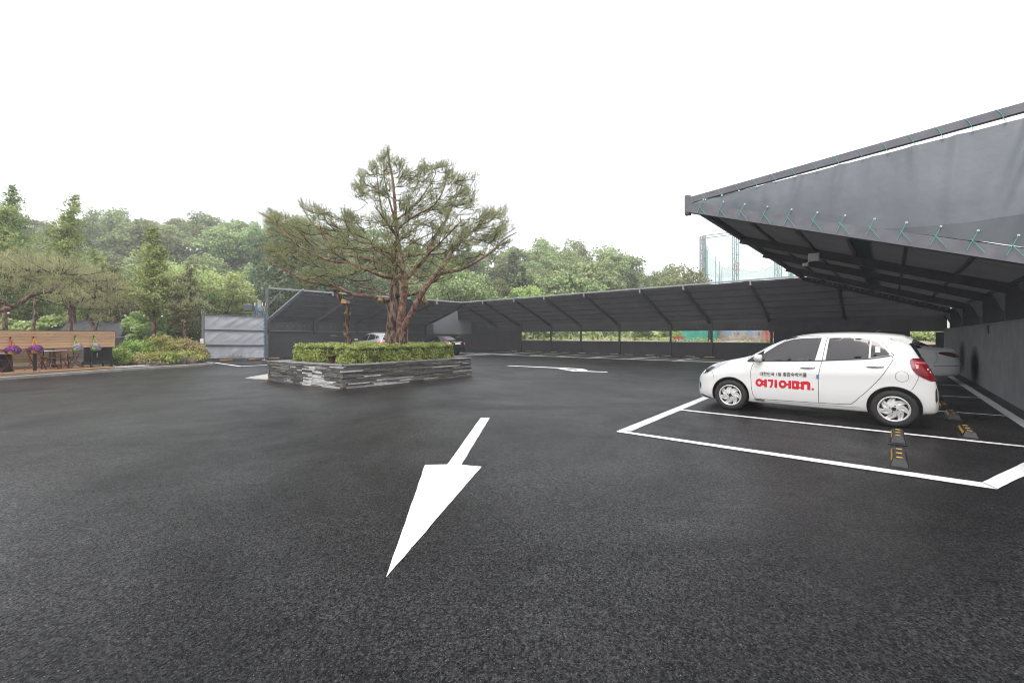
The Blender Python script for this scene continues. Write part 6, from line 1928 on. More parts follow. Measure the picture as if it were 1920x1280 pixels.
def broad_mesh(seed, h, rad, leaf=.13, n=5200, clumps=34, trunk_f=.35, flat=.8, cr=.30, n_layers=1):
    """round crown of leaf clumps on a forked trunk"""
    r_ = np.random.default_rng(seed); rr_ = random.Random(seed)
    tr = MB(); th = h*trunk_f
    tube_path(tr, catmull([(0,0,0),(rr_.gauss(0,.02)*h,rr_.gauss(0,.02)*h,th*.6),(rr_.gauss(0,.03)*h,rr_.gauss(0,.03)*h,th*1.3)],4), .030*h, .018*h, 9)
    cz = th + (h-th)*.5; hz = (h-th)*.5
    d = rand_unit(clumps, r_); R_ = r_.uniform(.45,.80,(clumps,1))
    cl = d*R_*np.array([rad, rad, hz])
    cl[:,2] += cz
    for j in range(min(14, clumps)):
        tr.tube([(0,0,th*rr_.uniform(.7,1.15)), (cl[j][0]*.45, cl[j][1]*.45, (th+cl[j][2])*.5), tuple(cl[j])], [.012*h,.008*h,.003*h], 5, cap=False)
    idx = r_.integers(0, clumps, n); sz = r_.uniform(.7,1.25,clumps)[idx][:,None]
    u_ = rand_unit(n, r_)
    u_[:,2] = np.where(u_[:,2] < -.3, -u_[:,2]*.6, u_[:,2])
    rr2 = (r_.random((n,1)))**.28
    P_ = cl[idx] + u_*rr2*sz*np.array([rad*cr, rad*cr, hz*cr*flat])
    nr = u_*.7 + np.array([0,0,.5]); nr /= np.linalg.norm(nr,axis=1,keepdims=True)
    return tr, leaf_quads(P_, leaf, nr, 1.5, .5, r_)
def tree_from(name, label, cat, loc, tr, q, tm, lm, rz=0, group=None, scale=1):
    o = thing(name, label, cat, loc, rz, group)
    tr.build('trunk', tm, o, smooth=True)
    link_mesh('crown', np_mesh('crown', q, 4), lm, o)
    if scale != 1: o.scale = (scale,)*3
    return o
JUN = leaf_mat('juniper_leaves', (.10,.14,.045), (.34,.41,.14), (.64,.70,.32), scale=1.1, trans=.3, objvar=.12)
JUNR = leaf_mat('juniper_leaves_olive', (.11,.11,.055), (.23,.225,.11), (.40,.39,.20), scale=1.1, trans=.3, objvar=.12)
LIME = leaf_mat('bright_leaves', (.18,.24,.08), (.50,.60,.25), (.78,.86,.46), scale=.8, trans=.4, objvar=.08)
def hgt(y, z): return CH - (y - HOR)/FPX*z
# tall ragged conifers
for i, (x, ytop, z, rad, bare, lb, mt, op) in enumerate((
   (14, 350, 27, 2.2, .26, 'tallest green conifer at the left edge of the photo', JUN, .05),
   (-45, 400, 28, 2.4, .1, 'green conifer just outside the left edge of the photo', JUN, .05),
   (133, 366, 26, 1.7, .30, 'sparse pointed conifer second from the left', JUN, .22),
   (289, 426, 24, 1.35, .33, 'slim olive conifer rising above the azaleas', JUN, .08),
   (350, 500, 25, 1.3, .30, 'short olive conifer beside the sheeted screen', JUNR, .05),
   (215, 500, 26, 1.7, .38, 'olive brown conifer between the two pointed ones', JUNR, .05),
   (75, 470, 29, 2.0, .32, 'dense conifer behind the long armed pine', JUN, .0),
   (178, 470, 31, 1.9, .32, 'bushy conifer behind the sparse pointed one', JUN, .0))):
    h = hgt(ytop, z)
    tr, q = conifer_mesh(100+i, h, rad, bare, .075, layers=int(h*4.2), per=8, density=34, open_=op)
    tree_from('conifer_tree', lb, 'tree', SP(x, 640, z), tr, q, BARK, mt)
# bright broadleaf trees behind
for i, (x, ytop, z, rad, lb) in enumerate((
   (335, 478, 33, 3.6, 'bright green broadleaf tree behind the slim conifer'),(412, 492, 36, 3.2, 'bright green rounded tree left of the canopy frame'),
   (60, 560, 31, 2.8, 'bright low tree seen under the left pine branches'),(262, 552, 29, 2.2, 'bright small tree right of the tunnel shed'),(-20, 570, 30, 2.4, 'bright low tree at the far left edge'),(200, 565, 33, 2.2, 'bright tree behind the tunnel shed'),(445, 545, 38, 2.2, 'small bright tree beside the utility pole'),(274, 578, 24.6, 1.05, 'small lime tree covering the right end of the tunnel shed'),(20, 590, 24, 1.3, 'low lime tree between the left pine trunks'),(95, 588, 26, 1.4, 'low lime tree left of the tunnel shed'),(130, 565, 34, 2.8, 'bright low tree behind the left end of the shed'))):
    h = hgt(ytop, z)
    tr, q = broad_mesh(200+i, h, rad, .13, int(7500 if h > 5 else 5000), 40, .22 if h > 4 else .12)
    tree_from('broadleaf_tree', lb, 'tree', SP(x, 640, z), tr, q, BARK, LIME)
# dark hedge-like trees filling under the conifers
DKG = leaf_mat('dark_leaves', (.05,.08,.03), (.12,.18,.06), (.26,.33,.12), scale=.9, trans=.25, objvar=.2)
for i, (x, ytop, z, rad, lb) in enumerate(((306,570,30,1.2,'dark green tree behind the azaleas'),(355,545,29,1.6,'dark green tree left of the screen post'),(380,530,31,1.7,'dark green tree rising behind the screen post'),(300,590,27,1.2,'low dark green tree behind the slim conifer trunk'))):
    h = hgt(ytop, z); tr, q = broad_mesh(300+i, h, rad, .10, 5200, 30, .15)
    tree_from('broadleaf_tree', lb, 'tree', SP(x, 640, z), tr, q, BARK, DKG)
# long armed pines with level foliage
PINEL = leaf_mat('garden_pine_needles', (.10,.10,.055), (.40,.41,.22), (.76,.74,.44), scale=1.6, trans=.35, objvar=0, huevar=0)
def garden_pine(lab, pts_list, zoom, pads, seed, ncan=5):
    """pts_list: limbs as photo points with distance; pads: (x, y, distance, half width m, half depth, half height, n)"""
    r_ = np.random.default_rng(seed); rr_ = random.Random(seed)
    b = PZ(*pts_list[0][0][0][:3]); o = thing('pine_tree', lab, 'tree', (b.x, b.y, .06))
    for pts_, r0, r1 in pts_list:
        P_ = catmull([PZ(*p) for p in pts_], 5); mb_ = MB(); tube_path(mb_, P_, r0, r1, 8); mb_.build('trunk' if r0 > .09 else 'limb', BARK, o, True, smooth=True)
    CC, DD_ = [], []; tm = MB()
    for (x, y, z, hw, hd, hh, n) in pads:
        c = PZ(x, y, z)
        for k in range(int(n*.72)):
            d_ = Vector((r_.normal()*.5*hw, r_.normal()*.5*hd, r_.normal()*.5*hh))
            p = c + d_
            for j in range(4):
                dd_ = Vector((d_.x*.2 + rr_.gauss(0,.4), d_.y*.2 + rr_.gauss(0,.4), 1.0)).normalized()
                CC.append(tuple(p + Vector((rr_.gauss(0,.06), rr_.gauss(0,.06), rr_.gauss(0,.04))))); DD_.append(tuple(dd_))
            if k % 5 == 0: tm.tube([c + Vector((d_.x*.3, d_.y*.3, -hh*.4)), p], [.014,.005], 4, cap=False)
    tm.build('twigs', TWIG, o, True)['kind'] = 'stuff'
    C_ = np.array(CC); D_ = np.array(DD_); per = 10
    C2 = np.repeat(C_, per, 0); D2 = np.repeat(D_, per, 0); f = r_.random(len(C2)); base = C2 + D2*(.17*f)[:,None]
    nd_ = D2*.7 + rand_unit(len(C2), r_)*.75; nd_ /= np.linalg.norm(nd_,axis=1,keepdims=True)
    w = np.cross(nd_, rand_unit(len(C2), r_)); w /= np.linalg.norm(w,axis=1,keepdims=True)+1e-9
    tri = np.stack([base - w*.006, base + w*.006, base + nd_*r_.uniform(.07,.12,len(C2))[:,None]], axis=1).reshape(-1,3)
    link_mesh('needles', np_mesh('needles', tri, 3), PINEL, o, True)
    # pale candles standing up from the top of each pad
    cd = C_[r_.random(len(C_)) < .16]; w = np.array([.013,0,0])
    tri = np.concatenate([np.stack([cd - w, cd + w, cd + np.array([0,0,.24])], axis=1), np.stack([cd - w[::-1][[1,2,0]], cd + w[::-1][[1,2,0]], cd + np.array([0,0,.24])], axis=1)]).reshape(-1,3)
    link_mesh('candles', np_mesh('candles', tri, 3), mat('pine_candle', (.60,.55,.30), .7, trans=.3), o, True)['kind'] = 'stuff'
    return o
garden_pine('pine with a long dark arm reaching over the terrace from the left edge', [([(-60,690,17.5),(-48,640,17.5),(-20,590,17.6),(25,575,17.8),(60,553,18),(95,545,18.2),(112,530,18.4)], .15, .05), ([(25,575,17.8),(-10,562,17),(-40,540,16.5)], .06, .03), ([(95,548,18.2),(60,520,18.4),(30,500,18.6)], .045, .02), ([(60,556,18),(110,572,18.5),(150,590,19),(190,612,19.5)], .03, .012)], 1,
   [(10,510,18.0,1.4,1.3,.55,190),(60,500,18.4,1.3,1.3,.5,200),(110,505,18.6,1.1,1.1,.5,170),(-30,500,17.8,1.2,1.2,.5,120),(50,535,18.4,1.2,1.0,.35,110),(105,545,18.6,.9,.9,.35,90),(-5,545,17.8,.9,.9,.35,70),(150,560,19,.7,.7,.35,60)], 61)
garden_pine('pine with a forked grey trunk standing in front of the tunnel shed', [([(181,665,21),(178,620,21),(171,600,21),(176,570,21),(180,530,21)], .10, .04), ([(178,618,21),(188,595,21),(192,570,21)], .05, .02), ([(176,560,21),(150,535,20.6),(130,520,20.4)], .03, .012)], 1,
   [(175,520,21,1.1,1.1,.5,170),(205,535,21,.8,.9,.4,110),(145,520,20.6,.9,.9,.45,120),(180,575,21,.9,.8,.35,90),(190,600,20.8,.55,.5,.22,50),(215,565,21.4,.6,.6,.3,60)], 62)
garden_pine('pine with a dark straight trunk behind the middle of the balustrade', [([(133,665,22),(132,610,22),(131,560,22),(133,520,22)], .11, .05), ([(131,575,22),(150,560,22),(165,550,21.8)], .03, .012)], 1,
   [(130,505,22,1.1,1.1,.5,130),(120,560,22,.9,.9,.35,90),(150,545,21.8,.8,.8,.35,80)], 63)
garden_pine('pine with a thin crooked trunk near the left edge', [([(60,665,22),(63,610,22),(66,580,22),(64,545,22),(66,520,22)], .08, .04), ([(66,592,22),(58,588,22)], .02, .01)], 1,
   [(70,500,22,1.0,1.0,.45,90)], 64)
garden_pine('pine whose dark trunk stands at the far left edge', [([(8,665,21),(9,610,21),(8,560,21)], .12, .07)], 1, [(5,480,21.5,1.3,1.2,.5,110)], 65)
garden_pine('olive pine with a dark side branch left of the slim conifer', [([(345,660,24.5),(346,610,24.5),(343,575,24.5),(345,540,24.5)], .10, .03), ([(288,585,24),(262,574,23.6),(240,578,23.4)], .035, .012)], 1,
   [(345,545,24.5,1.0,.9,.55,130),(365,570,24.5,.8,.8,.45,90),(235,555,23.6,.9,.8,.45,110),(330,575,24.3,.7,.7,.4,70)], 66)

# utility pole with wires
pz = 33.0
c = PZ(486.5, 629, pz); c.z = 0
t = thing('utility_pole', 'concrete utility pole with blue cable loops behind the canopy post', 'pole', c)
mb = MB(); mb.tube([c, Vector((c.x, c.y, hgt(563, pz)))], [.17,.12], 12); mb.build('pole_shaft', CONC, t, True, smooth=True)
mb = MB(); mb.bar(PZ(476, 575, pz), PZ(502, 574, pz), .08, .08); mb.bar(PZ(470, 583, pz-.1), PZ(500, 585, pz-.1), .06,.06); mb.build('cross_arm', STEELP, t, True)
mb = MB()
for x in (478, 484, 492, 498): mb.tube([PZ(x, 573, pz), PZ(x, 567, pz)], [.05,.03], 8)
mb.build('insulator', WHITEP, t, True)
mb = MB(); mb.cbox((-.35,-.2,-.25),(.35,.2,.25),.04, Matrix.Translation(PZ(467, 577, pz))); mb.build('transformer_box', mat('box_grey', (.10,.11,.12), .5), t, True)
BLUEC = mat('blue_cable', (.04,.20,.55), .5)
mb = MB(); mb.tube(catmull([PZ(478,592,pz-.2),PZ(480,582,pz-.3),PZ(487,577,pz-.3),PZ(492,583,pz-.3),PZ(496,597,pz-.2)], 6), .035, 6); mb.tube(catmull([PZ(484,571,pz-.3),PZ(478,575,pz-.3),PZ(485,580,pz-.3),PZ(480,590,pz-.3)], 6), .025, 6); mb.build('blue_cable', BLUEC, t, True)
WIRE = mat('black_wire', (.02,.02,.02), .6)
for i, (pts_, lb) in enumerate((([(-40,560,30),(130,570,31),(300,573,32),(480,572,pz)], 'upper black wire crossing behind the garden trees to the pole'), ([(-40,577,30),(90,578,31),(180,582,32)], 'lower black wire crossing behind the left pine trunks'), ([(380,586,30),(430,588,31),(480,588,pz)], 'short wire running from the screen to the utility pole'), ([(498,573,pz),(540,578,31),(600,583,33)], 'wire running from the utility pole behind the canopy frame'))):
    P_ = catmull([PZ(*p) for p in pts_], 8); mb = MB(); mb.tube(P_, .018, 5); tag(mb.build('overhead_wire', WIRE, None), lb, 'wire')
BULB = mat('white_bulb', (.75,.75,.72), .3)
t = thing('string_lights', 'string of small white globe bulbs hung between the garden trees', 'string lights', PZ(150, 610, 23))
P_ = catmull([PZ(10,598,23),PZ(45,605,23),PZ(80,586,23.2),PZ(160,590,23.5),PZ(235,592,23.5),PZ(270,592,23.5),PZ(304,592,23.5),PZ(372,588,24)], 8)
mb = MB(); mb.tube(P_, .008, 4); mb.build('cord', WIRE, t, True)
for x, y in ((16,587),(45,605),(68,587),(235,592),(270,592),(304,593)):
    bm = bmesh.new(); bmesh.ops.create_icosphere(bm, subdivisions=2, radius=.055); bmesh.ops.translate(bm, vec=PZ(x, y, 23.2), verts=bm.verts)
    me = bpy.data.meshes.new('bulb'); bm.to_mesh(me); bm.free(); link_mesh('bulb', me, BULB, t, True, smooth=True)
# ------------------------------------------------------------------ wooded hill
SKY_X = [-300, 0, 100, 150, 220, 300, 370, 420, 480, 540, 620, 720, 800, 860, 910, 960, 1000, 1070, 1120, 1180, 1230, 1270, 1300, 1360, 1500, 1700, 2100, 3000]
SKY_Y = [390, 395, 430, 424, 418, 424, 414, 418, 408, 405, 425, 450, 470, 480, 483, 474, 468, 468, 488, 492, 508, 540, 556, 580, 600, 610, 612, 615]
RD = 96.0
def ridge(pxx):
    return (hgt(float(np.interp(pxx, SKY_X, SKY_Y)), RD))
def hill_z(x, y):
    d = max(y, 5.0)
    pxx = 960 + FPX*x/d
    top = max(ridge(pxx) - 8.2, .2)
    s = min(max((d - 46)/(RD - 46), 0), 1); s = s*s*(3-2*s)
    z = top*s
    if d > RD: z = top - (d-RD)*.10
    return z + .8*noise.noise(Vector((x*.05, y*.05, 0)))*s - .02*(1-s)
FLOOR = mat('forest_floor', (.03,.04,.02), .95, col2=(.07,.09,.035), scale=.7)
mb = MB()
def hp(s, q):
    y = 40 + 130*q; x = (-1.9 + 3.6*s)*y
    return Vector((x, y, hill_z(x, y)))
mb.grid(hp, 90, 40); tag(mb.build('wooded_hill', FLOOR, None, smooth=True), kind='structure')
FA = leaf_mat('forest_leaves', (.11,.15,.06), (.32,.385,.175), (.58,.64,.35), scale=.35, trans=.3, objvar=.36, huevar=.03)
FB = leaf_mat('forest_leaves_dark', (.05,.075,.038), (.13,.17,.085), (.28,.33,.18), scale=.35, trans=.25, objvar=.25, huevar=.02)
FL = leaf_mat('forest_leaves_lime', (.16,.22,.07), (.42,.50,.18), (.68,.76,.36), scale=.5, trans=.4, objvar=.08)
protos = []
for i in range(7):
    tr, q = broad_mesh(500+i, 9.5, 3.6 + .35*(i % 3), .26, 4600, 34 + 3*i, .25, 1.0, .33)
    protos.append((tr.mesh('forest_trunk'), np_mesh('forest_crown', q, 4)))
for a, b in protos:
    a.materials.append(BARK); b.materials.append(FA)
pd = []
for i in range(3):
    tr, q = conifer_mesh(700+i, 11.0, 3.4, .12, .22, 22, 9, 16, .0, .45)
    a, b = tr.mesh('forest_trunk'), np_mesh('forest_crown', q, 4); a.materials.append(BARK); b.materials.append(FB); pd.append((a, b))
frng = random.Random(77)
def forest_tree(x, y, pr, sc, name, label, group, z=None):
    o = thing(name, label, 'tree', (x, y, (hill_z(x, y) if z is None else z) - .3), frng.uniform(0, 6.28), group)
    o.scale = (sc*frng.uniform(.9,1.15), sc*frng.uniform(.9,1.15), sc*frng.uniform(.9,1.1))
    for nm, me in (('trunk', pr[0]), ('crown', pr[1])):
        c = bpy.data.objects.new(nm, me); COL.objects.link(c); c.parent = o
    return o
LMK = [(20,'the left edge of the terrace'),(110,'the sparse pointed conifer'),(200,'the tunnel shed'),(262,'the azaleas'),(315,'the slim conifer'),(385,'the bright rounded tree'),(440,'the sheeted screen'),(500,'the canopy corner post'),(560,'the far left pine boughs'),(640,'the bent bare trunk'),(740,'the main pine trunks'),(840,'the straw birdhouse on the right'),(900,'the inner canopy corner'),(960,'the first wall slots'),(1030,'the lime green trees'),(1100,'the middle wall slots'),(1170,'the fourth back rafter'),(1235,'the green sheeting'),(1400,'the right end of the wood')]
def hill_label(kind_, pxx, y0):
    lm = min(LMK, key=lambda q: abs(q[0]-pxx))[1]
    row = {52:'at the hill foot', 59:'low on the hill', 66:'on the lower slope', 74:'on the middle slope', 82:'high on the slope', 90:'just under the ridge', 97:'on the ridge'}[y0]
    return '%s %s, above %s' % (kind_, row, lm.replace('the bright rounded tree', 'the rounded tree'))
placed = []
rows = [(52, 5.4), (59, 5.4), (66, 5.6), (74, 6.0), (82, 6.2), (90, 6.2), (97, 6.4)]
cnt = 0
for y0, sp in rows:
    x = -1.5*y0
    xmax = .46*y0
    while x < xmax:
        xx = x + frng.uniform(-1.4, 1.4); yy = y0 + frng.uniform(-2.4, 2.4)
        pxx = 960 + FPX*xx/yy
        x += sp*frng.uniform(.8, 1.15)
        if pxx < -90 or pxx > 1330: continue
        # trees wholly behind the canopies on low ground are left out
        conif = (480 < pxx < 620 and yy < 80 and frng.random() < .75) or frng.random() < .10
        sc = frng.uniform(.72, 1.12)
        if y0 > 88: sc = frng.uniform(.70, 1.05)
        if conif:
            forest_tree(xx, yy, frng.choice(pd), sc*.9, 'forest_conifer', hill_label('dark evergreen tree', pxx, y0), 'evergreens in the hillside wood')
        else:
            forest_tree(xx, yy, frng.choice(protos), sc, 'forest_tree', hill_label('rounded green tree', pxx, y0), 'broadleaf trees of the hillside wood')
        cnt += 1
_by = {}
for o in bpy.data.objects:
    if o.get('group') in ('broadleaf trees of the hillside wood', 'evergreens in the hillside wood'): _by.setdefault(o['label'], []).append(o)
for lb_, os_ in _by.items():
    if len(os_) > 1:
        os_.sort(key=lambda o: o.location.x/o.location.y)
        for k, o in enumerate(os_): o['label'] = lb_.replace('rounded green tree', 'green tree').replace('tree', 'tree (%s)' % (('left one', 'right one') if len(os_) == 2 else ('left one', 'middle one', 'right one', 'far right one', 'last right one'))[k], 1)
# trees nearer than the wood, told apart
for i, (x, ytop, z, rad, n, mt, lb) in enumerate((
    (985, 525, 47, 2.9, 6500, FL, 'bright lime green tree above the back canopy, the taller of two'),
    (1040, 545, 48, 2.0, 4500, FL, 'bright lime green tree above the back canopy, the lower of two'),
    (860, 490, 46, 4.6, 9000, FA, 'large mid green tree behind the right half of the pine'),
    (775, 520, 48, 3.6, 7000, FA, 'mid green tree seen between the trunks of the pine'),
    (925, 520, 50, 3.0, 5500, FA, 'grey green tree left of the lime green ones'),
    (690, 505, 47, 3.6, 7000, FB, 'dark tree behind the left half of the pine'),
    (600, 480, 46, 3.4, 7000, FB, 'dark tree above the left canopy roof'))):
    h = hgt(ytop, z); tr, q = broad_mesh(800+i, h, rad, .17, n, 44, .2, 1.0, .27)
    tree_from('broadleaf_tree', lb, 'tree', SP(x, 600, z), tr, q, BARK, mt)
for i, (x, ytop, z, rad, lb) in enumerate(((520, 440, 44, 2.6, 'dark layered conifer just right of the canopy corner post'), (560, 425, 48, 2.8, 'dark layered conifer behind the left edge of the pine'), (487, 455, 50, 2.6, 'dark layered conifer behind the utility pole'))):
    h = hgt(ytop, z); tr, q = conifer_mesh(900+i, h, rad, .1, .16, 24, 9, 26, .0, .4)
    tree_from('conifer_tree', lb, 'tree', SP(x, 600, z), tr, q, BARK, FB)
print('forest', cnt)
# understorey filling the foot of the wood
r_ = np.random.default_rng(3)
n = 26000
yy = r_.uniform(44, 92, n); xx = (r_.uniform(-1.25, .48, n))*yy
zz = np.array([hill_z(a, b) for a, b in zip(xx, yy)]) + r_.random(n)*2.2
P_ = np.stack([xx, yy, zz], 1)
me = np_mesh('undergrowth', leaf_quads(P_, .55, np.tile(np.array([0,-.3,.9]), (n,1)), 1.4, .6, r_), 4)
o = link_mesh('undergrowth', me, FA); tag(o, 'undergrowth at the foot of the hillside wood', 'undergrowth', kind='stuff')

# ------------------------------------------------------------------ what shows through the slots of the back wall
BANKM = mat('rubble_soil', (.22,.17,.12), .95, col2=(.40,.34,.27), scale=2.5, bump=.8, bscale=10, bdist=.08)
def bank_h(u, v):
    s = min(max((u - 31.4)/4, 0), 1)
    return 1.0*s*s*(3-2*s) + (.14*noise.noise(Vector((u*.4, v*.4, 0))) + .10*noise.noise(Vector((u*1.6, v*1.6, 3))))*s
mb = MB(); mb.grid(lambda s, q: W(31 + 22*q, -8 + 50*s, bank_h(31+22*q, -8+50*s) - .0), 110, 40); tag(mb.build('earth_bank', BANKM, None, smooth=True), kind='structure')
brng = random.Random(8)
def slotpt(pxx, u): v = vat(pxx, u); return W(u, v, bank_h(u, v))
STM = mat('rubble_stone', (.46,.36,.32), .9, col2=(.70,.62,.56), scale=3, objvar=.2)
mb = MB()
for k in range(420):
    u = brng.uniform(36, 41); p = slotpt(brng.uniform(925, 1210), u); r = brng.uniform(.05,.15)
    vs_ = [p + Vector((math.cos(a)*r*brng.uniform(.7,1.2), math.sin(a)*r*brng.uniform(.7,1.2), brng.uniform(-.3,.3)*r)) for a in (0,1.2,2.4,3.6,4.9)] + [p + Z3*r*.9, p - Z3*r*.5]
    mb.add(vs_, [(i,(i+1)%5,5) for i in range(5)] + [((i+1)%5,i,6) for i in range(5)])
tag(mb.build('rubble', STM), 'reddish rubble lying on the bank behind the slotted wall', 'rubble', kind='stuff')
# weeds
n = 9000; uu_ = r_.uniform(35, 42, n); px_ = r_.uniform(925, 1470, n); P_ = []
for a, b in zip(uu_, px_):
    p = slotpt(b, a)
    dens = noise.noise(Vector((p.x*.5, p.y*.5, 9)))
    if dens > -.05: P_.append((p.x, p.y, p.z + r_.random()*.35*(dens+.5)))
P_ = np.array(P_)
o = link_mesh('weeds', np_mesh('weeds', leaf_quads(P_, .10, np.tile(np.array([0,-.5,.6]), (len(P_),1)), 2.2, .8, r_), 4), LIME); tag(o, 'bright weeds on the bank behind the slotted wall', 'weeds', kind='stuff')
# little cone shaped conifers planted in rows
coni = None; CONE = leaf_mat('young_conifer_leaves', (.10,.14,.03), (.22,.30,.06), (.42,.50,.14), scale=3, trans=.3, objvar=.15)
tr, q = conifer_mesh(951, .85, .20, .05, .05, 14, 8, 14, .0, .15)
cm_t, cm_c = tr.mesh('trunk'), np_mesh('crown', q, 4); cm_t.materials.append(BARK); cm_c.materials.append(CONE)
ORD = 'first second third fourth fifth sixth seventh eighth ninth tenth eleventh twelfth thirteenth fourteenth fifteenth'.split()
for i, x in enumerate((950, 958, 976, 993, 1019, 1030, 1052, 1070, 1087, 1112, 1121, 1128, 1146, 1190, 1235)):
    p = slotpt(x, 35.2 + (i % 3)*.5)
    o = thing('young_conifer', 'small cone shaped conifer behind the slotted wall, %s from the left' % ORD[i], 'conifer', p, brng.uniform(0, 6), 'young conifers behind the slotted wall')
    s = brng.uniform(.5, .75); o.scale = (s, s, s)
    for nm, me in (('trunk', cm_t), ('crown', cm_c)):
        c = bpy.data.objects.new(nm, me); COL.objects.link(c); c.parent = o
# a dark bushy tree and a row of shrubs behind
for i, (x, z, h, rad, mt, lb) in enumerate(((1205, 40, 2.3, 1.0, DKG, 'dark bushy shrub showing in the slot left of the green sheeting'),(955,52,3.2,2.2,LIME,'pale shrub showing in the leftmost slot'),(1010,53,3.4,2.4,LIME,'pale shrub showing in the second slot from the left'),(1075,53,3.2,2.4,LIME,'pale shrub showing in the third slot from the left'),(1140,50,3.2,2.4,AZ2,'green shrub showing in the fourth slot'),(1250,46,2.8,1.8,AZ2,'green shrub behind the dark bushy one'),(1290,48,2.8,1.8,FL,'bright shrub behind the red boxes'),(1735,30.0,2.4,1.6,LIME,'bright shrub showing in the small opening by the white sedan'),(1700,31.5,2.4,1.6,LIME,'bright shrub left of the small opening by the white sedan'))):
    tr, q = broad_mesh(970+i, h, rad, .11, 3000, 22, .1, 1.0, .4); p = SP(x, 629, z)
    o = thing('shrub', lb, 'shrub', p); tr.build('stems', TWIG, o); link_mesh('leaves', np_mesh('leaves', q, 4), mt, o)
# green sheeting over a stack
GS = mat('green_sheeting', (.05,.33,.24), .5, col2=(.10,.45,.34), scale=1.2, bump=.5, bscale=4, bdist=.08)
A_, B_ = slotpt(1278, 37), slotpt(1345, 36)
t = thing('covered_stack', 'stack covered with bright green sheeting seen through the slot', 'covered stack', A_)
def gs(s, q):
    p = A_.lerp(B_, s); z = 1.75 + .15*noise.noise(Vector((s*4, 0, 0)))
    prof = [(0, -.2), (.05, z*.9), (.35, z), (1.2, z*1.02)]
    k = min(int(q*3), 2); f = q*3-k; a = prof[k]; b = prof[k+1]
    return p + U*(a[0] + (b[0]-a[0])*f + .05*noise.noise(Vector((s*14, q*3, 2)))) + Z3*(a[1] + (b[1]-a[1])*f)
mb = MB(); mb.grid(gs, 40, 12); mb.build('sheet', GS, t, True, smooth=True)
p = slotpt(1330, 35.6); mb = MB(); mb.bar(p, p + Z3*2.2, .5, .05, up=V); mb.build('dark_gap_board', mat('dark_green_board', (.01,.04,.03), .8), t, True)
o = thing('crate_pile', 'low pile of rusty red boxes left of the green sheeting', 'boxes', slotpt(1268, 36))
for k in range(4):
    p = slotpt(1262 + k*5, 36); mb = MB(); mb.cbox((-.22,-.2,0),(.22,.2,.26),.02, Matrix.Translation(p + Z3*(.0 + (k%2)*.2))); mb.build('box', mat('rust_red', (.28,.06,.045), .8, col2=(.36,.14,.10), scale=5), o, True)
# blue corrugated fence on a low broken masonry wall
CB = mat('blue_corrugated', (.44,.58,.72), .45, .1, col2=(.58,.70,.80), scale=1.5)
A_, B_ = slotpt(1343, 37.5), slotpt(1440, 36.5)
t = thing('corrugated_fence', 'pale blue corrugated metal fence seen through the last slots', 'fence', A_)
L = (B_-A_).length; dA = (B_-A_).normalized()
for k in range(7):
    a0, a1 = L*k/7, L*(k+1)/7
    mb = MB(); mb.grid(lambda s, q: A_ + dA*(a0 + (a1-a0)*s) + U*(.03*(1 if (int(s*16) % 2) else -1)) + Z3*(.35 + 2.0*q), 32, 1); mb.build('panel', CB, t, True)
t = thing('masonry_wall', 'low broken grey brown masonry wall in front of the blue fence', 'wall', A_)
mb = MB()
for k in range(26):
    for j in range(3):
        if j == 2 and brng.random() < .55: continue
        p = A_ + dA*(L*(k + .5*(j % 2))/26) - U*.5 + Z3*(.14 + j*.26); w = L/26*.48
        mb2 = MB(); mb2.bar(p - dA*w, p + dA*w, .24, .245); mb2.build('block', mat('grey_block', (.36,.31,.27), .95, col2=(.5,.45,.4), scale=3, objvar=.15), t, True)
t = thing('sheet_metal_panels', 'rusty red metal sheets leaning at the right end of the slots', 'metal sheets', slotpt(1440, 35.5))
for k, (x, h) in enumerate(((1436,1.3),(1441,1.2),(1446,1.7),(1452,1.6))):
    p = slotpt(x, 35.6); mb = MB(); mb.bar(p, p + Z3*h*1.4 + V*.1, .32, .03, up=U); mb.build('sheet', mat('faded_red_sheet', (.42,.13,.10), .6, col2=(.52,.26,.20), scale=3), t, True)

# ------------------------------------------------------------------ driving range nets
NZ = 85.0
NETM = bpy.data.materials.new('fine_net'); NETM.use_nodes = True
def net_mat(name, col, a):
    m = bpy.data.materials.new(name); m.use_nodes = True; b = m.node_tree.nodes['Principled BSDF']
    b.inputs['Base Color'].default_value = (*col, 1); b.inputs['Alpha'].default_value = a; b.inputs['Roughness'].default_value = .9
    return m
NETP = net_mat('pale_green_net', (.40,.62,.54), .36); NETG = net_mat('green_net_dense', (.05,.38,.25), .62); NETG2 = net_mat('green_net_half', (.10,.45,.32), .38)
TWM = mat('tower_steel', (.30,.33,.35), .5, .3); TWG = mat('tower_steel_green', (.16,.33,.32), .5)
def lattice(root, p0, p1, w, m_, step, r=.05, name='lattice'):
    p0, p1 = Vector(p0), Vector(p1); d = (p1-p0); L_ = d.length; d.normalize()
    sx = Vector((1,0,0)) if abs(d.x) < .6 else Z3
    sy = d.cross(sx).normalized(); sx = sy.cross(d).normalized()
    mb = MB(); corners = [sx*w/2 + sy*w/2, sx*w/2 - sy*w/2, -sx*w/2 - sy*w/2, -sx*w/2 + sy*w/2]
    for c in corners: mb.bar(p0 + c, p1 + c, r*2, r*2)
    mb.build('chord', m_, root, True)
    mb = MB(); n_ = int(L_/step)
    for k in range(n_):
        for j in range(4):
            a, b = (corners[j], corners[(j+1)%4]) if k % 2 else (corners[(j+1)%4], corners[j])
            mb.bar(p0 + d*(L_*k/n_) + a, p0 + d*(L_*(k+1)/n_) + b, r, r)
    mb.build('bracing', m_, root, True)
def tower(x, ytop, w, z, lab, m_=None, r=.05):
    b = PZ(x, 629, z); b.z = -.5; top = PZ(x, ytop, z)
    o = thing('net_tower', lab, 'lattice tower', b); lattice(o, b, top, w, m_ or TWM, 1.0, r)
    return top
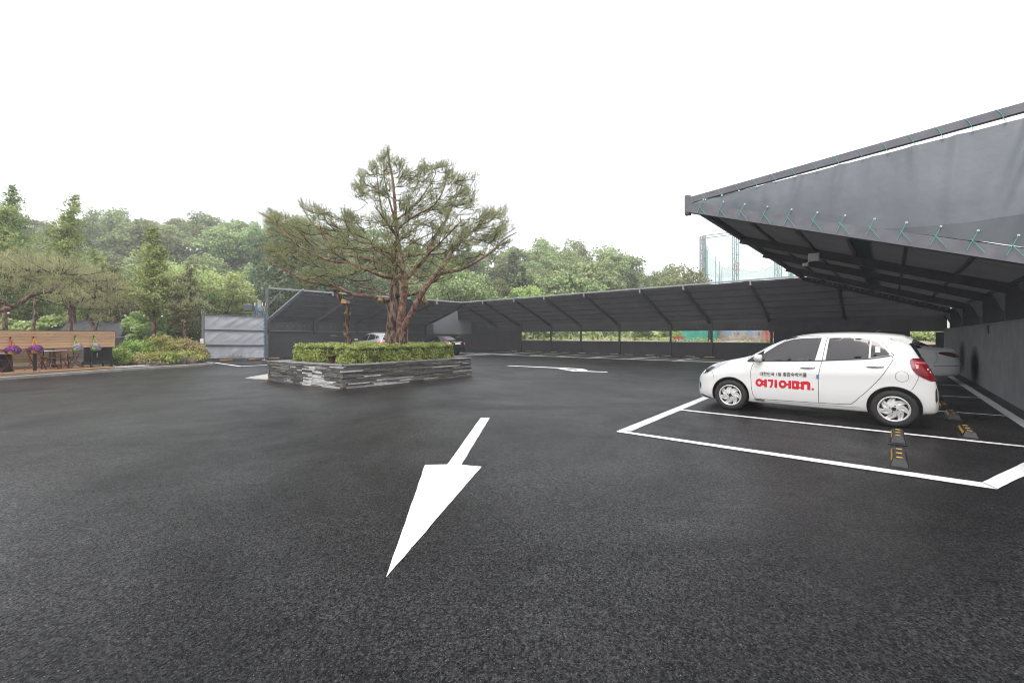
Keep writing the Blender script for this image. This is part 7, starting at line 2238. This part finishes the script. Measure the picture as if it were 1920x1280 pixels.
tower(1315, 443, .42, NZ, 'leftmost slender lattice tower of the ball nets', r=.06)
tower(1320.5, 443, .36, NZ+6, 'slender lattice tower just right of the leftmost one', r=.06)
T1 = tower(1379, 432, .75, NZ, 'lattice tower carrying the red ring sign', TWG)
tower(1459, 470, .85, NZ, 'green lattice tower right of the ring sign', TWG)
tower(1483, 500, .5, NZ, 'short lattice tower by the end of the right canopy', TWG)
o = thing('net_beam', 'light lattice beam joining the tops of the net towers', 'lattice beam', PZ(1316, 445, NZ)); lattice(o, PZ(1316, 445, NZ), PZ(1379, 437, NZ), .5, TWM, 1.4, .035)
for i, (x, y) in enumerate(((1342, 480), (1349, 490), (1353.5, 496))):
    b = PZ(x, 629, NZ+25+i*20); b.z = -.5; o = thing('net_pole', 'green pole of the far net, %s of three' % ('tallest', 'middle', 'shortest')[i], 'pole', b)
    mb = MB(); mb.tube([b, PZ(x, y, NZ+25+i*20)], .10, 6); mb.build('pole_shaft', TWG, o, True)
b = PZ(1430.5, 505, NZ+3); o = thing('net_pole', 'thin pole hanging in the pale net right of the ring sign', 'pole', b); mb = MB(); mb.tube([b, PZ(1430.5, 484, NZ+3)], .05, 5); mb.build('pole_shaft', TWG, o, True)
def net(lab, pts_, m_, name='ball_net'):
    """pts_: bottom-left, bottom-right, top-right, top-left as (px, py, z)"""
    a, b, c, d = [PZ(*p) for p in pts_]
    o = thing(name, lab, 'net', a)
    mb = MB(); mb.grid(lambda s, q: (a.lerp(b, s)).lerp(d.lerp(c, s), q) - Z3*1.4*math.sin(math.pi*s)*q*q + Vector((0,.4*math.sin(s*9),0)), 20, 8); mb.build('netting', m_, o, True, smooth=True)
    mb = MB(); mb.tube([d.lerp(c, k/16) - Z3*1.4*math.sin(math.pi*k/16) for k in range(17)], .03, 4); mb.build('edge_rope', TWG, o, True)
net('dense green net strip edge on beside the leftmost tower', [(1324,629,NZ),(1326.5,629,NZ+9),(1326.5,460,NZ+9),(1324,454,NZ)], NETG)
net('pale net sloping down from the leftmost tower', [(1326.5,629,NZ+9),(1355,629,NZ+70),(1352,500,NZ+70),(1326.5,462,NZ+9)], NETP)
net('dense green net beside the far poles', [(1344,629,NZ+60),(1355,629,NZ+64),(1354.5,502,NZ+64),(1346,513,NZ+60)], NETG2)
net('wide pale net behind the ring sign', [(1355,629,NZ+66),(1379,629,NZ+30),(1379,490,NZ+30),(1354,497,NZ+66)], NETP)
net('wide pale net right of the ring sign', [(1379,629,NZ),(1459,629,NZ),(1459,492,NZ),(1379,500,NZ)], NETP)
net('pale net beyond the right lattice tower', [(1459,629,NZ),(1490,629,NZ),(1490,500,NZ),(1459,490,NZ)], NETP)
net('upper pale net between the towers', [(1326,520,NZ+12),(1459,520,NZ+2),(1459,470,NZ+2),(1326,462,NZ+12)], net_mat('palest_net', (.45,.6,.55), .22))
REDF = mat('faded_red_sign', (.50,.20,.16), .7)
c = PZ(1381.5, 495.5, NZ-1)
o = thing('ring_sign', 'faded red double ring with mirrored letters below on the tower net', 'sign', c)
for r0, wv in ((.50, .05), (.30, .05)):
    mb = MB(); mb.tube([c + Vector((math.cos(a)*r0, 0, math.sin(a)*r0*1.12)) for a in [2*math.pi*k/28 for k in range(29)]], wv, 5); mb.build('ring', REDF, o, True)
sv, sf = None, None
cu = bpy.data.curves.new('txt', 'FONT'); cu.body = 'SNS'; cu.size = .62; cu.offset = .012
ob = bpy.data.objects.new('txt', cu); COL.objects.link(ob); bpy.context.view_layer.update()
me = bpy.data.meshes.new_from_object(ob.evaluated_get(bpy.context.evaluated_depsgraph_get())); bpy.data.objects.remove(ob)
xs = [v.co.x for v in me.vertices]; w_ = max(xs)
for v in me.vertices: v.co = Vector((-(v.co.x - w_/2)*1.0 + .05, 0, v.co.y)) + c - Z3*1.35
link_mesh('mirrored_letters', me, REDF, o, True)
# ------------------------------------------------------------------ drizzle haze
def haze(density):
    m = bpy.data.materials.new('haze'); m.use_nodes = True
    nt = m.node_tree; nt.nodes.clear()
    o = nt.nodes.new('ShaderNodeOutputMaterial'); v = nt.nodes.new('ShaderNodeVolumePrincipled')
    v.inputs['Color'].default_value = (.97, .975, .98, 1); v.inputs['Density'].default_value = density; v.inputs['Anisotropy'].default_value = 0.0
    nt.links.new(v.outputs[0], o.inputs['Volume'])
    mb = MB(); mb.box((-760, -75, -1.6), (760, 940, 46)); h = mb.build('haze', m)
    h['kind'] = 'stuff'; h['label'] = 'pale drizzle haze over the whole place'; h['category'] = 'haze'
    return h
haze(0.0019)
index_kids()
